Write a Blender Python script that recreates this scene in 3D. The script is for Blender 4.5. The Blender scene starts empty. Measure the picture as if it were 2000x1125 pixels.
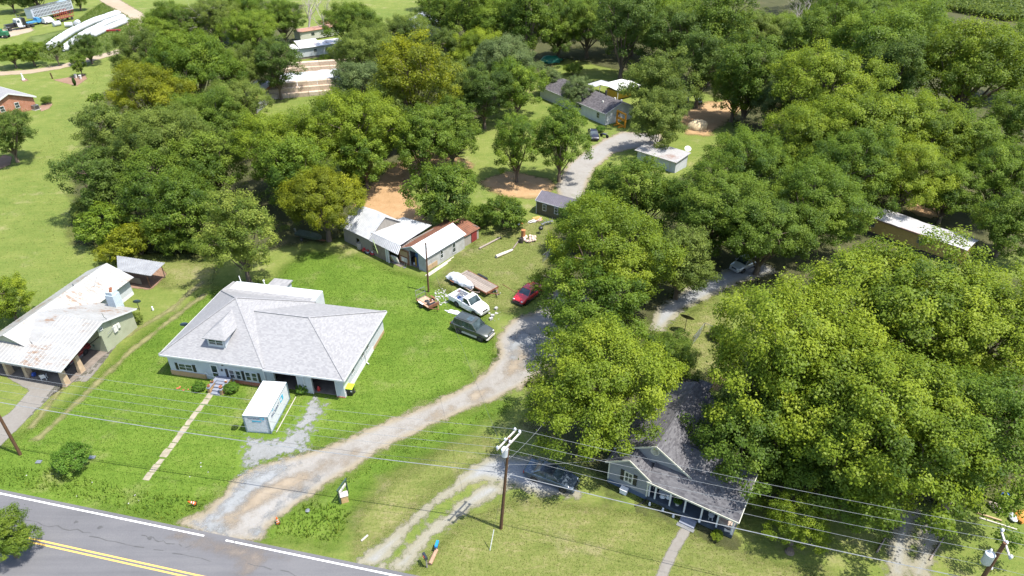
import bpy, bmesh, math, random
import numpy as np
from mathutils import Vector, Matrix
R_ = math.radians
scene = bpy.context.scene
col = scene.collection

# ------------------------------------------------------------------ camera, sky, sun, exposure
cam = bpy.data.cameras.new('drone_camera')
cam.sensor_width = 36.0
cam.lens = 36.0 * 1333.0 / 2000.0
cam.clip_start = 0.5
cam.clip_end = 4000
cam_ob = bpy.data.objects.new('drone_camera', cam)
col.objects.link(cam_ob)
cam_ob.location = (0, 0, 48.0)
cam_ob.rotation_euler = (R_(90 - 33), 0, 0)
scene.camera = cam_ob

SUN_EL, SUN_AZ = 66.0, -20.0            # azimuth measured from +X, towards +Y
world = bpy.data.worlds.new('World')
scene.world = world
world.use_nodes = True
nt = world.node_tree
sky = nt.nodes.new('ShaderNodeTexSky')
sky.sky_type = 'NISHITA'
sky.sun_disc = False
sky.sun_elevation = R_(SUN_EL)
sky.sun_rotation = R_(90 - SUN_AZ)
sky.dust_density = 1.5
nt.links.new(sky.outputs[0], nt.nodes['Background'].inputs[0])
nt.nodes['Background'].inputs[1].default_value = 0.15

sun = bpy.data.lights.new('sun', 'SUN')
sun.energy = 4.2
sun.angle = R_(0.6)
sun.color = (1.0, 0.955, 0.87)
sun_ob = bpy.data.objects.new('sun', sun)
col.objects.link(sun_ob)
sd = Vector((math.cos(R_(SUN_EL)) * math.cos(R_(SUN_AZ)), math.cos(R_(SUN_EL)) * math.sin(R_(SUN_AZ)), math.sin(R_(SUN_EL))))
sun_ob.rotation_euler = (-sd).to_track_quat('-Z', 'Y').to_euler()
sun_ob.location = (60, -30, 120)

scene.view_settings.view_transform = 'Standard'
scene.view_settings.look = 'None'
scene.view_settings.gamma = 1
scene.view_settings.use_curve_mapping = False
scene.view_settings.exposure = 1.25
scene.render.engine = 'CYCLES'
scene.cycles.max_bounces = 6
scene.cycles.diffuse_bounces = 3
scene.cycles.transmission_bounces = 4
scene.cycles.transparent_max_bounces = 8
scene.cycles.caustics_reflective = False
scene.cycles.caustics_refractive = False
scene.cycles.use_denoising = True

random.seed(7)
rng = np.random.default_rng(7)

# ------------------------------------------------------------------ mesh helpers
SPLIT = {'fascia', 'corner_trim', 'wall', 'garage_wall', 'brick_skirt', 'beam', 'garage_door_frame', 'meter_box', 'bunk', 'ridge_cap', 'back_wall', 'rear_wall', 'front_wall', 'brown_wall', 'ceiling', 'foundation'}
class MB:
    """collects shapes, then links them as one mesh object"""
    def __init__(s):
        s.v = []; s.f = []; s.starts = []
    def add(s, vs, fs):
        o = len(s.v); s.starts.append((o, len(s.f)))
        s.v += [tuple(p) for p in vs]
        s.f += [tuple(i + o for i in f) for f in fs]
        return s
    def box(s, x0, x1, y0, y1, z0, z1):
        return s.add([(x0,y0,z0),(x1,y0,z0),(x1,y1,z0),(x0,y1,z0),(x0,y0,z1),(x1,y0,z1),(x1,y1,z1),(x0,y1,z1)],
                     [(3,2,1,0),(4,5,6,7),(0,1,5,4),(1,2,6,5),(2,3,7,6),(3,0,4,7)])
    def obox(s, c, a, b, h):
        c, a, b, h = Vector(c), Vector(a), Vector(b), Vector(h)
        vs = [c-a-b-h, c+a-b-h, c+a+b-h, c-a+b-h, c-a-b+h, c+a-b+h, c+a+b+h, c-a+b+h]
        return s.add(vs, [(3,2,1,0),(4,5,6,7),(0,1,5,4),(1,2,6,5),(2,3,7,6),(3,0,4,7)])
    def bar(s, p, q, w, h=None):
        """square bar from p to q"""
        p, q = Vector(p), Vector(q); h = h or w
        d = q - p; L = d.length
        if L < 1e-6: return s
        d.normalize()
        up = Vector((0,0,1)) if abs(d.z) < .95 else Vector((1,0,0))
        a = d.cross(up).normalized(); b = a.cross(d)
        return s.obox((p+q)/2, d*L/2, a*w/2, b*h/2)
    def slab(s, pts, t, up=False):
        """flat polygon given a vertical thickness"""
        n = len(pts)
        top = [tuple(p) for p in pts]; bot = [(p[0], p[1], p[2]-t) for p in pts]
        a = Vector((0,0,0))
        for i in range(n):
            p, q = Vector(pts[i]), Vector(pts[(i+1) % n]); a += p.cross(q)
        idx = list(range(n))
        if a.z < 0: idx.reverse()
        m = len(idx)
        fs = [tuple(idx), tuple(n+i for i in reversed(idx))]
        for k in range(m):
            i, j = idx[k], idx[(k+1) % m]
            fs.append((i, n+i, n+j, j))
        return s.add(top+bot, fs)
    def wall(s, pts, d):
        """flat polygon pushed back along vector d"""
        n = len(pts); d = Vector(d)
        top = [Vector(p) for p in pts]; bot = [p + d for p in top]
        fs = [tuple(range(n)), tuple(reversed(range(n, 2*n)))]
        for k in range(n):
            fs.append((k, n+k, n+(k+1) % n, (k+1) % n))
        return s.add(top+bot, fs)
    def cyl(s, p, q, r0, r1=None, n=8, cap=True):
        p, q = Vector(p), Vector(q); r1 = r0 if r1 is None else r1
        d = (q-p).normalized()
        up = Vector((0,0,1)) if abs(d.z) < .95 else Vector((1,0,0))
        a = d.cross(up).normalized(); b = d.cross(a)
        vs = []
        for c, r in ((p, r0), (q, r1)):
            for i in range(n):
                t = 2*math.pi*i/n
                vs.append(c + (a*math.cos(t) + b*math.sin(t))*r)
        fs = [(i, (i+1) % n, n+(i+1) % n, n+i) for i in range(n)]
        if cap: fs += [tuple(reversed(range(n))), tuple(range(n, 2*n))]
        return s.add(vs, fs)
    def tube(s, pts, rs, n=6):
        pts = [Vector(p) for p in pts]
        if not hasattr(rs, '__len__'): rs = [rs]*len(pts)
        vs = []; fs = []
        a = None
        for i, p in enumerate(pts):
            d = (pts[min(i+1, len(pts)-1)] - pts[max(i-1, 0)]).normalized()
            if a is None:
                up = Vector((0,0,1)) if abs(d.z) < .9 else Vector((1,0,0))
                a = d.cross(up).normalized()
            else:
                a = (a - d*a.dot(d)).normalized()
            b = d.cross(a)
            for k in range(n):
                t = 2*math.pi*k/n
                vs.append(p + (a*math.cos(t)+b*math.sin(t))*rs[i])
        for i in range(len(pts)-1):
            for k in range(n):
                fs.append((i*n+k, i*n+(k+1) % n, (i+1)*n+(k+1) % n, (i+1)*n+k))
        fs.append(tuple(reversed(range(n)))); fs.append(tuple(range((len(pts)-1)*n, len(pts)*n)))
        return s.add(vs, fs)
    def lathe(s, prof, c=(0,0,0), n=16, axis='z'):
        vs = []; fs = []
        for (r, z) in prof:
            for k in range(n):
                t = 2*math.pi*k/n
                x, y = r*math.cos(t), r*math.sin(t)
                if axis == 'z': p = (c[0]+x, c[1]+y, c[2]+z)
                elif axis == 'y': p = (c[0]+x, c[1]+z, c[2]+y)
                else: p = (c[0]+z, c[1]+x, c[2]+y)
                vs.append(p)
        for i in range(len(prof)-1):
            for k in range(n):
                fs.append((i*n+k, i*n+(k+1) % n, (i+1)*n+(k+1) % n, (i+1)*n+k))
        fs.append(tuple(reversed(range(n)))); fs.append(tuple(range((len(prof)-1)*n, len(prof)*n)))
        return s.add(vs, fs)
    def ball(s, c, r, sx=1, sy=1, sz=1, n=10, m=6, jit=0, rnd=None):
        rnd = rnd or random
        vs = [(c[0], c[1], c[2]+r*sz)]
        for i in range(1, m):
            ph = math.pi*i/m
            for k in range(n):
                t = 2*math.pi*k/n
                q = r*(1+rnd.uniform(-jit, jit))
                vs.append((c[0]+q*sx*math.sin(ph)*math.cos(t), c[1]+q*sy*math.sin(ph)*math.sin(t), c[2]+q*sz*math.cos(ph)))
        vs.append((c[0], c[1], c[2]-r*sz))
        fs = [(0, 1+k, 1+(k+1) % n) for k in range(n)]
        for i in range(m-2):
            for k in range(n):
                a = 1+i*n
                fs.append((a+k, a+n+k, a+n+(k+1) % n, a+(k+1) % n))
        e = len(vs)-1; a = 1+(m-2)*n
        fs += [(a+(k+1) % n, a+k, e) for k in range(n)]
        return s.add(vs, fs)
    def ribbed(s, a, b, c, d, n, h=.03, t=.02):
        """ribbed metal sheet: a-b along the ribs' spacing, a-d along the ribs"""
        a, b, c, d = map(Vector, (a, b, c, d))
        nrm = (b-a).cross(d-a).normalized()
        if nrm.z < 0: nrm = -nrm
        prof = []
        for i in range(n):
            for f, z in ((0, 0), (.62, 0), (.72, h), (.90, h)):
                prof.append(((i+f)/n, z))
        prof.append((1.0, 0))
        vs = []
        for (f, z) in prof:
            vs.append(a.lerp(b, f)+nrm*z)
            vs.append(d.lerp(c, f)+nrm*z)
        o = len(vs)
        for (f, z) in prof:
            vs.append(a.lerp(b, f)-nrm*t)
            vs.append(d.lerp(c, f)-nrm*t)
        fs = []
        for i in range(len(prof)-1):
            fs.append((2*i, 2*i+2, 2*i+3, 2*i+1))
            fs.append((o+2*i+1, o+2*i+3, o+2*i+2, o+2*i))
            fs.append((2*i, o+2*i, o+2*i+2, 2*i+2))
            fs.append((2*i+3, o+2*i+3, o+2*i+1, 2*i+1))
        e = 2*len(prof)-2
        fs.append((0, 1, o+1, o)); fs.append((e+1, e, o+e, o+e+1))
        return s.add(vs, fs)
    def mesh(s, name, smooth=False):
        me = bpy.data.meshes.new(name)
        me.from_pydata(s.v, [], s.f)
        bm = bmesh.new(); bm.from_mesh(me)
        bmesh.ops.recalc_face_normals(bm, faces=bm.faces)
        bm.to_mesh(me); bm.free()
        if smooth:
            me.polygons.foreach_set('use_smooth', [True]*len(me.polygons))
            try: me.set_sharp_from_angle(angle=R_(smooth if smooth > 1 else 40))
            except Exception: pass
        return me
    def build(s, name, m, parent=None, smooth=False, label=None, loc=None):
        if name in SPLIT and len(s.starts) > 1:              # each separate piece its own part
            for k, (a, b) in enumerate(s.starts):
                a1, b1 = s.starts[k+1] if k+1 < len(s.starts) else (len(s.v), len(s.f))
                q = MB(); q.v = s.v[a:a1]; q.f = [tuple(i-a for i in f) for f in s.f[b:b1]]; q.starts = []
                o = q.build(name, m, parent, smooth, label, loc)
            return o
        o = bpy.data.objects.new(name, s.mesh(name, smooth))
        col.objects.link(o)
        if m: o.data.materials.append(m)
        if parent is not None: o.parent = parent
        if label: o['label'] = label
        if loc: o.location = loc
        return o

def tag(o, label=None, cat=None, group=None, kind=None):
    if label: o['label'] = label
    if cat: o['category'] = cat
    if group: o['group'] = group
    if kind: o['kind'] = kind
    return o

def thing(name, label, cat, loc=(0,0,0), rot=0.0, group=None):
    o = bpy.data.objects.new(name, None)
    o.empty_display_size = .3
    col.objects.link(o)
    o.location = (loc[0], loc[1], loc[2] if len(loc) > 2 else 0)
    o.rotation_euler = (0, 0, R_(rot))
    return tag(o, label, cat, group)

def copy_tree(o, parent=None):
    c = o.copy(); col.objects.link(c)
    if parent is not None: c.parent = parent
    for ch in list(o.children): copy_tree(ch, c)
    return c

# ------------------------------------------------------------------ materials
def newmat(name):
    m = bpy.data.materials.new(name); m.use_nodes = True
    n = m.node_tree.nodes; n.clear()
    out = n.new('ShaderNodeOutputMaterial'); out.name = 'out'
    return m, n, m.node_tree.links
def N(n, t, **k):
    x = n.new(t)
    for a, b in k.items():
        if a.startswith('i_'):
            key = a[2:]; key = int(key) if key.isdigit() else key
            x.inputs[key].default_value = b
        else: setattr(x, a, b)
    return x
def ramp(n, l, fac, stops):
    r = n.new('ShaderNodeValToRGB'); e = r.color_ramp.elements
    while len(e) < len(stops): e.new(.5)
    for i, (p, c) in enumerate(stops):
        e[i].position = p; e[i].color = (*c, 1) if len(c) == 3 else c
    l.new(fac, r.inputs[0]); return r.outputs[0]
def noise(n, l, vec, scale, detail=4, rough=.55, dist=0):
    x = N(n, 'ShaderNodeTexNoise'); x.inputs['Scale'].default_value = scale
    x.inputs['Detail'].default_value = detail; x.inputs['Roughness'].default_value = rough
    x.inputs['Distortion'].default_value = dist
    if vec is not None: l.new(vec, x.inputs['Vector'])
    return x.outputs['Fac']
def mix(n, l, f, a, b, blend='MIX'):
    x = n.new('ShaderNodeMix'); x.data_type = 'RGBA'; x.blend_type = blend
    if isinstance(f, (int, float)): x.inputs[0].default_value = f
    else: l.new(f, x.inputs[0])
    for i, c in ((6, a), (7, b)):
        if isinstance(c, tuple): x.inputs[i].default_value = (*c[:3], 1)
        else: l.new(c, x.inputs[i])
    return x.outputs[2]
def math_(n, l, op, a, b=None, c=None, clamp=False):
    x = n.new('ShaderNodeMath'); x.operation = op; x.use_clamp = clamp
    for i, q in enumerate((a, b, c)):
        if q is None: continue
        if isinstance(q, (int, float)): x.inputs[i].default_value = q
        else: l.new(q, x.inputs[i])
    return x.outputs[0]
def maprange(n, l, v, a, b, c=0, d=1, smooth=True):
    x = n.new('ShaderNodeMapRange'); x.interpolation_type = 'SMOOTHSTEP' if smooth else 'LINEAR'
    l.new(v, x.inputs[0])
    for i, q in ((1, a), (2, b), (3, c), (4, d)): x.inputs[i].default_value = q
    return x.outputs[0]
def bump(n, l, h, strength, dist=.02):
    x = n.new('ShaderNodeBump'); x.inputs['Strength'].default_value = strength
    x.inputs['Distance'].default_value = dist
    l.new(h, x.inputs['Height']); return x.outputs[0]
def finish(m, n, l, colr, rough=.7, nrm=None, metal=0, spec=.5, alpha=None):
    b = n.new('ShaderNodeBsdfPrincipled')
    if isinstance(colr, tuple): b.inputs['Base Color'].default_value = (*colr[:3], 1)
    else: l.new(colr, b.inputs['Base Color'])
    if isinstance(rough, (int, float)): b.inputs['Roughness'].default_value = rough
    else: l.new(rough, b.inputs['Roughness'])
    b.inputs['Metallic'].default_value = metal
    b.inputs['Specular IOR Level'].default_value = spec
    if nrm is not None: l.new(nrm, b.inputs['Normal'])
    if alpha is not None: l.new(alpha, b.inputs['Alpha'])
    l.new(b.outputs[0], n['out'].inputs[0])
    return m
def objcoord(n): return n.new('ShaderNodeTexCoord').outputs['Object']

_mc = {}
def mat(c1, c2=None, scale=3.0, rough=.7, bmp=0.0, bscale=20, metal=0, spec=.5, name='paint'):
    """two-tone mottled material"""
    key = (c1, c2, scale, rough, bmp, bscale, metal, spec)
    if key in _mc: return _mc[key]
    m, n, l = newmat(name)
    v = objcoord(n)
    c2 = c2 or tuple(x*.8 for x in c1)
    f = noise(n, l, v, scale, 5, .6)
    c = ramp(n, l, f, [(.32, c2), (.66, c1)])
    nm = None
    if bmp:
        nm = bump(n, l, noise(n, l, v, bscale, 3), bmp, .02)
    _mc[key] = finish(m, n, l, c, rough, nm, metal, spec)
    return _mc[key]

def m_shingle(c1, c2, course=.16, tab=.34):
    m, n, l = newmat('shingle')
    v = objcoord(n)
    sep = n.new('ShaderNodeSeparateXYZ'); l.new(v, sep.inputs[0])
    g = n.new('ShaderNodeTexCoord'); sn = n.new('ShaderNodeSeparateXYZ'); l.new(g.outputs['Normal'], sn.inputs[0])
    isx = math_(n, l, 'GREATER_THAN', math_(n, l, 'ABSOLUTE', sn.outputs[0]), math_(n, l, 'ABSOLUTE', sn.outputs[1]))
    along = math_(n, l, 'ADD', math_(n, l, 'MULTIPLY', sep.outputs[1], isx), math_(n, l, 'MULTIPLY', sep.outputs[0], math_(n, l, 'SUBTRACT', 1.0, isx)))
    zc = math_(n, l, 'DIVIDE', sep.outputs[2], course*.42)
    ci = math_(n, l, 'FLOOR', zc)
    al = math_(n, l, 'ADD', math_(n, l, 'DIVIDE', along, tab), math_(n, l, 'MULTIPLY', ci, .37))
    cmb = n.new('ShaderNodeCombineXYZ'); l.new(math_(n, l, 'FLOOR', al), cmb.inputs[0]); l.new(ci, cmb.inputs[1])
    wn = n.new('ShaderNodeTexWhiteNoise'); wn.noise_dimensions = '2D'; l.new(cmb.outputs[0], wn.inputs['Vector'])
    big = noise(n, l, v, .8, 4)
    f = math_(n, l, 'ADD', math_(n, l, 'MULTIPLY', wn.outputs[0], .75), math_(n, l, 'MULTIPLY', big, .25))
    c = ramp(n, l, f, [(.15, c2), (.8, c1)])
    fr = math_(n, l, 'FRACT', zc)
    nm = bump(n, l, math_(n, l, 'ADD', math_(n, l, 'MULTIPLY', fr, -1.0), math_(n, l, 'MULTIPLY', wn.outputs[0], .35)), .5, .012)
    return finish(m, n, l, c, .9, nm, 0, .2)

def m_siding(c, gap=.2, dark=.62, axis=2, c2=None):
    m, n, l = newmat('siding')
    v = objcoord(n); sep = n.new('ShaderNodeSeparateXYZ'); l.new(v, sep.inputs[0])
    src = sep.outputs[axis] if axis < 3 else math_(n, l, 'ADD', sep.outputs[0], sep.outputs[1])
    fr = math_(n, l, 'FRACT', math_(n, l, 'DIVIDE', src, gap))
    line = maprange(n, l, fr, 0.0, .14, 1, 0)
    base = ramp(n, l, noise(n, l, v, 1.3, 5, .6), [(.3, c2 or tuple(x*.86 for x in c)), (.7, c)])
    cc = mix(n, l, math_(n, l, 'MULTIPLY', line, 1-dark), base, tuple(x*.45 for x in c))
    nm = bump(n, l, math_(n, l, 'MULTIPLY', fr, -1.0), .5, .015)
    return finish(m, n, l, cc, .6, nm, 0, .35)

def m_tin(c1, c2, rust=(.28,.10,.04), amt=.5, stretch=(1,1,1), rough=.45, metal=.25):
    """painted or galvanised roofing with rust streaks"""
    m, n, l = newmat('tin')
    v = objcoord(n)
    mp = n.new('ShaderNodeMapping'); mp.inputs['Scale'].default_value = stretch; l.new(v, mp.inputs[0])
    base = ramp(n, l, noise(n, l, mp.outputs[0], 1.2, 5, .65), [(.3, c2), (.65, c1)])
    rn = math_(n, l, 'MULTIPLY', noise(n, l, mp.outputs[0], 2.6, 6, .7), noise(n, l, v, .35, 3, .5))
    rf = maprange(n, l, rn, .46-.26*amt, .60-.26*amt, 0, .85)
    c = mix(n, l, rf, base, rust)
    return finish(m, n, l, c, rough, bump(n, l, noise(n, l, v, 5, 3), .12, .02), metal, .4)

def m_wood(c1, c2, axis=0, rough=.8):
    m, n, l = newmat('wood')
    v = objcoord(n); mp = n.new('ShaderNodeMapping')
    sc = [6, 6, 6]; sc[axis] = .6
    mp.inputs['Scale'].default_value = sc; l.new(v, mp.inputs[0])
    f = noise(n, l, mp.outputs[0], 2.5, 6, .65)
    oi = n.new('ShaderNodeObjectInfo')
    f2 = math_(n, l, 'ADD', f, math_(n, l, 'MULTIPLY', math_(n, l, 'SUBTRACT', oi.outputs['Random'], .5), .22))
    c = ramp(n, l, f2, [(.3, c2), (.7, c1)])
    return finish(m, n, l, c, rough, bump(n, l, f, .4, .01), 0, .3)

def m_glass(c=(.012,.018,.02), rough=.06):
    m, n, l = newmat('glass')
    v = objcoord(n)
    cc = ramp(n, l, noise(n, l, v, 1.7, 3), [(.35, c), (.7, tuple(min(1, x*3.2+.015) for x in c))])
    return finish(m, n, l, cc, rough, None, 0, .8)

def m_car(c, flake=.25, rough=.28):
    m, n, l = newmat('car_paint')
    v = objcoord(n)
    cc = ramp(n, l, noise(n, l, v, 2.2, 4), [(.3, tuple(x*.86 for x in c)), (.7, c)])
    b = n.new('ShaderNodeBsdfPrincipled'); l.new(cc, b.inputs['Base Color'])
    b.inputs['Roughness'].default_value = rough+.12; b.inputs['Metallic'].default_value = flake
    b.inputs['Coat Weight'].default_value = .8; b.inputs['Coat Roughness'].default_value = .1
    l.new(b.outputs[0], n['out'].inputs[0]); return m

def m_brick(c1, c2, mortar=(.35,.31,.27), sc=1.0):
    m, n, l = newmat('brick')
    v = objcoord(n); sep = n.new('ShaderNodeSeparateXYZ'); l.new(v, sep.inputs[0])
    cmb = n.new('ShaderNodeCombineXYZ')
    l.new(math_(n, l, 'ADD', sep.outputs[0], sep.outputs[1]), cmb.inputs[0]); l.new(sep.outputs[2], cmb.inputs[1])
    b = n.new('ShaderNodeTexBrick'); l.new(cmb.outputs[0], b.inputs['Vector'])
    b.inputs['Scale'].default_value = sc; b.inputs['Brick Width'].default_value = .23; b.inputs['Row Height'].default_value = .08
    b.inputs['Mortar Size'].default_value = .008
    b.inputs['Color1'].default_value = (*c1, 1); b.inputs['Color2'].default_value = (*c2, 1); b.inputs['Mortar'].default_value = (*mortar, 1)
    c = mix(n, l, maprange(n, l, noise(n, l, v, 1.1, 4), .3, .75, 0, .35), b.outputs[0], tuple(x*.6 for x in c1))
    return finish(m, n, l, c, .85, bump(n, l, b.outputs['Fac'], -.4, .008), 0, .2)

M = {}
M['white'] = mat((.62,.62,.615), (.53,.53,.525), 2.5, .55, name='white_paint')
M['offwhite'] = mat((0.590,0.582,0.541), (0.476,0.467,0.426), 1.5, .6, name='offwhite_paint')
M['black'] = mat((0.010,0.010,0.011), (0.016,0.016,0.016), 3, .5, name='black_paint')
M['rubber'] = mat((0.015,0.015,0.015), (0.025,0.024,0.022), 6, .85, .2, 40, name='rubber')
M['steel'] = mat((0.344,0.353,0.361), (0.246,0.254,0.262), 4, .4, metal=.7, name='steel')
M['chrome'] = mat((0.508,0.517,0.533), (0.410,0.418,0.435), 4, .22, metal=.85, name='chrome')
M['darksteel'] = mat((0.049,0.049,0.053), (0.074,0.061,0.049), 5, .55, metal=.3, name='dark_steel')
M['glass'] = m_glass()
M['carglass'] = m_glass((0.016,0.025,0.029), .04)
M['concrete'] = mat((0.394,0.369,0.328), (0.279,0.254,0.221), 2.2, .9, .3, 30, name='concrete')
M['redlens'] = mat((0.287,0.008,0.008), (0.205,0.008,0.008), 8, .3, name='red_lens')
M['lens'] = mat((0.615,0.631,0.640), (0.451,0.467,0.492), 10, .15, metal=.2, name='clear_lens')
M['rust'] = mat((0.213,0.082,0.037), (0.098,0.045,0.025), 4, .85, .3, 15, name='rust')
M['polewood'] = m_wood((0.131,0.070,0.037), (0.061,0.033,0.018), 2)
M['greywood'] = m_wood((0.271,0.230,0.197), (0.139,0.115,0.098), 0)
M['greywood_v'] = m_wood((0.295,0.271,0.238), (0.164,0.148,0.127), 2)
M['tanwood'] = m_wood((0.410,0.303,0.180), (0.262,0.172,0.090), 0)

# ------------------------------------------------------------------ the ground
def sdist(P, poly):
    """signed distance of points (n,2) to a polygon, positive inside"""
    poly = np.array(poly, float); P = np.asarray(P, float)
    best = np.full(len(P), 1e9); inside = np.zeros(len(P), bool)
    for i in range(len(poly)):
        a, b = poly[i], poly[(i+1) % len(poly)]
        ab = b-a; L = ab@ab + 1e-12
        t = np.clip(((P-a)@ab)/L, 0, 1)
        q = a + t[:, None]*ab
        best = np.minimum(best, np.hypot(*(P-q).T))
        cond = ((a[1] > P[:, 1]) != (b[1] > P[:, 1]))
        with np.errstate(divide='ignore', invalid='ignore'):
            xi = (b[0]-a[0])*(P[:, 1]-a[1])/(b[1]-a[1]) + a[0]
        inside ^= cond & (P[:, 0] < xi)
    return np.where(inside, best, -best)

def strip(pts, w):
    """polygon of a path of given width"""
    pts = [Vector((p[0], p[1])) for p in pts]; L = []; Rr = []
    for i, p in enumerate(pts):
        d = (pts[min(i+1, len(pts)-1)]-pts[max(i-1, 0)]).normalized()
        nrm = Vector((-d.y, d.x))
        ww = w[i] if hasattr(w, '__len__') else w
        L.append(p+nrm*ww/2); Rr.append(p-nrm*ww/2)
    return [tuple(q) for q in L+Rr[::-1]]

def sheet(name, polys, z, m, cell=.6, w=1.0, kind='structure', label=None, cat=None):
    lo = np.min([np.min(np.array(p), 0) for p in polys], 0)-w-cell
    hi = np.max([np.max(np.array(p), 0) for p in polys], 0)+w+cell
    nx = int((hi[0]-lo[0])/cell)+2; ny = int((hi[1]-lo[1])/cell)+2
    X, Y = np.meshgrid(lo[0]+np.arange(nx)*cell, lo[1]+np.arange(ny)*cell)
    P = np.stack([X.ravel(), Y.ravel()], 1)
    sd = np.max([sdist(P, p) for p in polys], 0)
    S = sd.reshape(ny, nx)
    keep = np.maximum.reduce([S[:-1, :-1], S[1:, :-1], S[:-1, 1:], S[1:, 1:]]) > -w
    idx = np.arange(nx*ny).reshape(ny, nx)
    q = np.stack([idx[:-1, :-1][keep], idx[:-1, 1:][keep], idx[1:, 1:][keep], idx[1:, :-1][keep]], 1)
    used = np.unique(q); rem = np.full(nx*ny, -1); rem[used] = np.arange(len(used))
    q = rem[q]
    me = bpy.data.meshes.new(name)
    V = np.c_[P[used], np.full(len(used), z)]
    me.from_pydata(V.tolist(), [], q.tolist())
    at = me.attributes.new('edge', 'FLOAT', 'POINT'); at.data.foreach_set('value', sd[used].astype(np.float32))
    o = bpy.data.objects.new(name, me); col.objects.link(o); me.materials.append(m)
    tag(o, label, cat, None, kind)
    return o

def edge_alpha(n, l, v, soft, amp, scale, bias=0.0, detail=5):
    a = N(n, 'ShaderNodeAttribute', attribute_name='edge')
    nz = noise(n, l, v, scale, detail, .65)
    s = math_(n, l, 'ADD', math_(n, l, 'ADD', a.outputs['Fac'], bias), math_(n, l, 'MULTIPLY', math_(n, l, 'SUBTRACT', nz, .5), amp))
    return maprange(n, l, s, -soft, soft), a.outputs['Fac']

def grass_color(n, l, v, cols, big=.05, mid=.35, fine=3.2, dry=.5):
    a = noise(n, l, v, big, 4, .6)
    b = noise(n, l, v, mid, 5, .7)
    f = noise(n, l, v, fine, 4, .75)
    mp = N(n, 'ShaderNodeMapping'); mp.inputs['Scale'].default_value = (.35, 2.2, 1); mp.inputs['Rotation'].default_value = (0, 0, R_(-25)); l.new(v, mp.inputs[0])
    st = noise(n, l, mp.outputs[0], .9, 5, .7)
    t = math_(n, l, 'ADD', math_(n, l, 'ADD', math_(n, l, 'MULTIPLY', a, .26), math_(n, l, 'MULTIPLY', b, .26)),
              math_(n, l, 'ADD', math_(n, l, 'MULTIPLY', f, .28), math_(n, l, 'MULTIPLY', st, .20)))
    c0 = ramp(n, l, t, cols)
    pn_ = noise(n, l, v, .16, 6, .72)                    # dry, thin places in the turf
    dry_ = tuple(cols[-1][1]); pf = maprange(n, l, pn_, .54, .70, 0, dry)
    c0 = mix(n, l, pf, c0, dry_)
    ln_ = noise(n, l, v, .09, 5, .65)                    # lusher, deeper green places
    lf = maprange(n, l, ln_, .52, .66, 0, .45)
    return mix(n, l, lf, c0, tuple(cols[1][1])), f

# meadow grass over everything
m, n, l = newmat('meadow_grass')
v = objcoord(n)
c, f = grass_color(n, l, v, [(.30, (.050,.080,.013)), (.44, (.092,.128,.026)), (.53, (.130,.155,.037)), (.63, (.178,.184,.063)), (.74, (.25,.215,.115))], big=.03)
M['meadow'] = finish(m, n, l, c, .95, bump(n, l, f, .9, .12), 0, .1)

def lawn_mat(name, cols, soft, amp, scale, big=.07):
    m, n, l = newmat(name)
    v = objcoord(n)
    c, f = grass_color(n, l, v, cols, big=big)
    al, e = edge_alpha(n, l, v, soft, amp, scale)
    return finish(m, n, l, c, .95, bump(n, l, f, .9, .12), 0, .1, al)
M['lawn'] = lawn_mat('lawn_grass', [(.30, (0.034,0.069,0.007)), (.43, (0.062,0.111,0.013)), (.52, (0.090,0.143,0.019)), (.61, (0.126,0.167,0.034)), (.72, (0.184,0.188,0.074))], 1.6, 3.5, .22)
M['yard'] = lawn_mat('yard_grass', [(.28, (.045,.072,.012)), (.42, (.088,.115,.025)), (.51, (.130,.144,.042)), (.59, (.190,.172,.080)), (.68, (.26,.21,.135))], 1.2, 3.0, .3)
M['tall'] = lawn_mat('tall_grass', [(.30, (.036,.06,.013)), (.45, (.074,.102,.026)), (.55, (.115,.14,.046)), (.68, (.165,.17,.075))], 1.5, 4.0, .25)

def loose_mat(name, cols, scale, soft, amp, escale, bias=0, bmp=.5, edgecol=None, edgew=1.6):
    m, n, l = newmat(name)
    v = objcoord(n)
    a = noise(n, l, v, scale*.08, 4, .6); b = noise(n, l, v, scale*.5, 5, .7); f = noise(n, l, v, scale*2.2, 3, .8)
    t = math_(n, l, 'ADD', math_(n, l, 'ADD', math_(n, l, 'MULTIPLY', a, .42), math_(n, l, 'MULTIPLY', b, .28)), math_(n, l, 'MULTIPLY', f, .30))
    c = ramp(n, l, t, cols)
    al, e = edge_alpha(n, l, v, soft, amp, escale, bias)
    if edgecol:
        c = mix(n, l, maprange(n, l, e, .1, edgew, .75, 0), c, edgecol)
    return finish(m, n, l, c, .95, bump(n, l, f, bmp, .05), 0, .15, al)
GR = [(.30, (0.139,0.126,0.108)), (.42, (0.185,0.172,0.153)), (.52, (0.220,0.208,0.190)), (.60, (0.227,0.220,0.208)), (.75, (0.281,0.279,0.273))]
M['gravel'] = loose_mat('gravel', GR, 2.6, .35, 2.2, .8, 0, .9, (0.203,0.167,0.104), 1.0)
M['gravel_thin'] = loose_mat('thin_gravel', [(.30, (0.107,0.107,0.082)), (.45, (0.168,0.172,0.168)), (.7, (0.238,0.242,0.246))], 3.2, .5, 5.0, 1.25, -.50, .9)
M['gravel_grey'] = loose_mat('grey_gravel', [(.30, (0.145,0.145,0.142)), (.45, (0.199,0.204,0.204)), (.58, (0.243,0.247,0.253)), (.75, (0.302,0.305,0.311))], 2.8, .3, 2.2, 1.0, .12, .9, (0.184,0.166,0.101), .9)
M['sand'] = loose_mat('sandy_wash', [(.3, (0.203,0.157,0.108)), (.55, (0.236,0.197,0.148)), (.8, (0.276,0.246,0.203))], 1.6, .9, 4.5, .35, -.9, .4)
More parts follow.
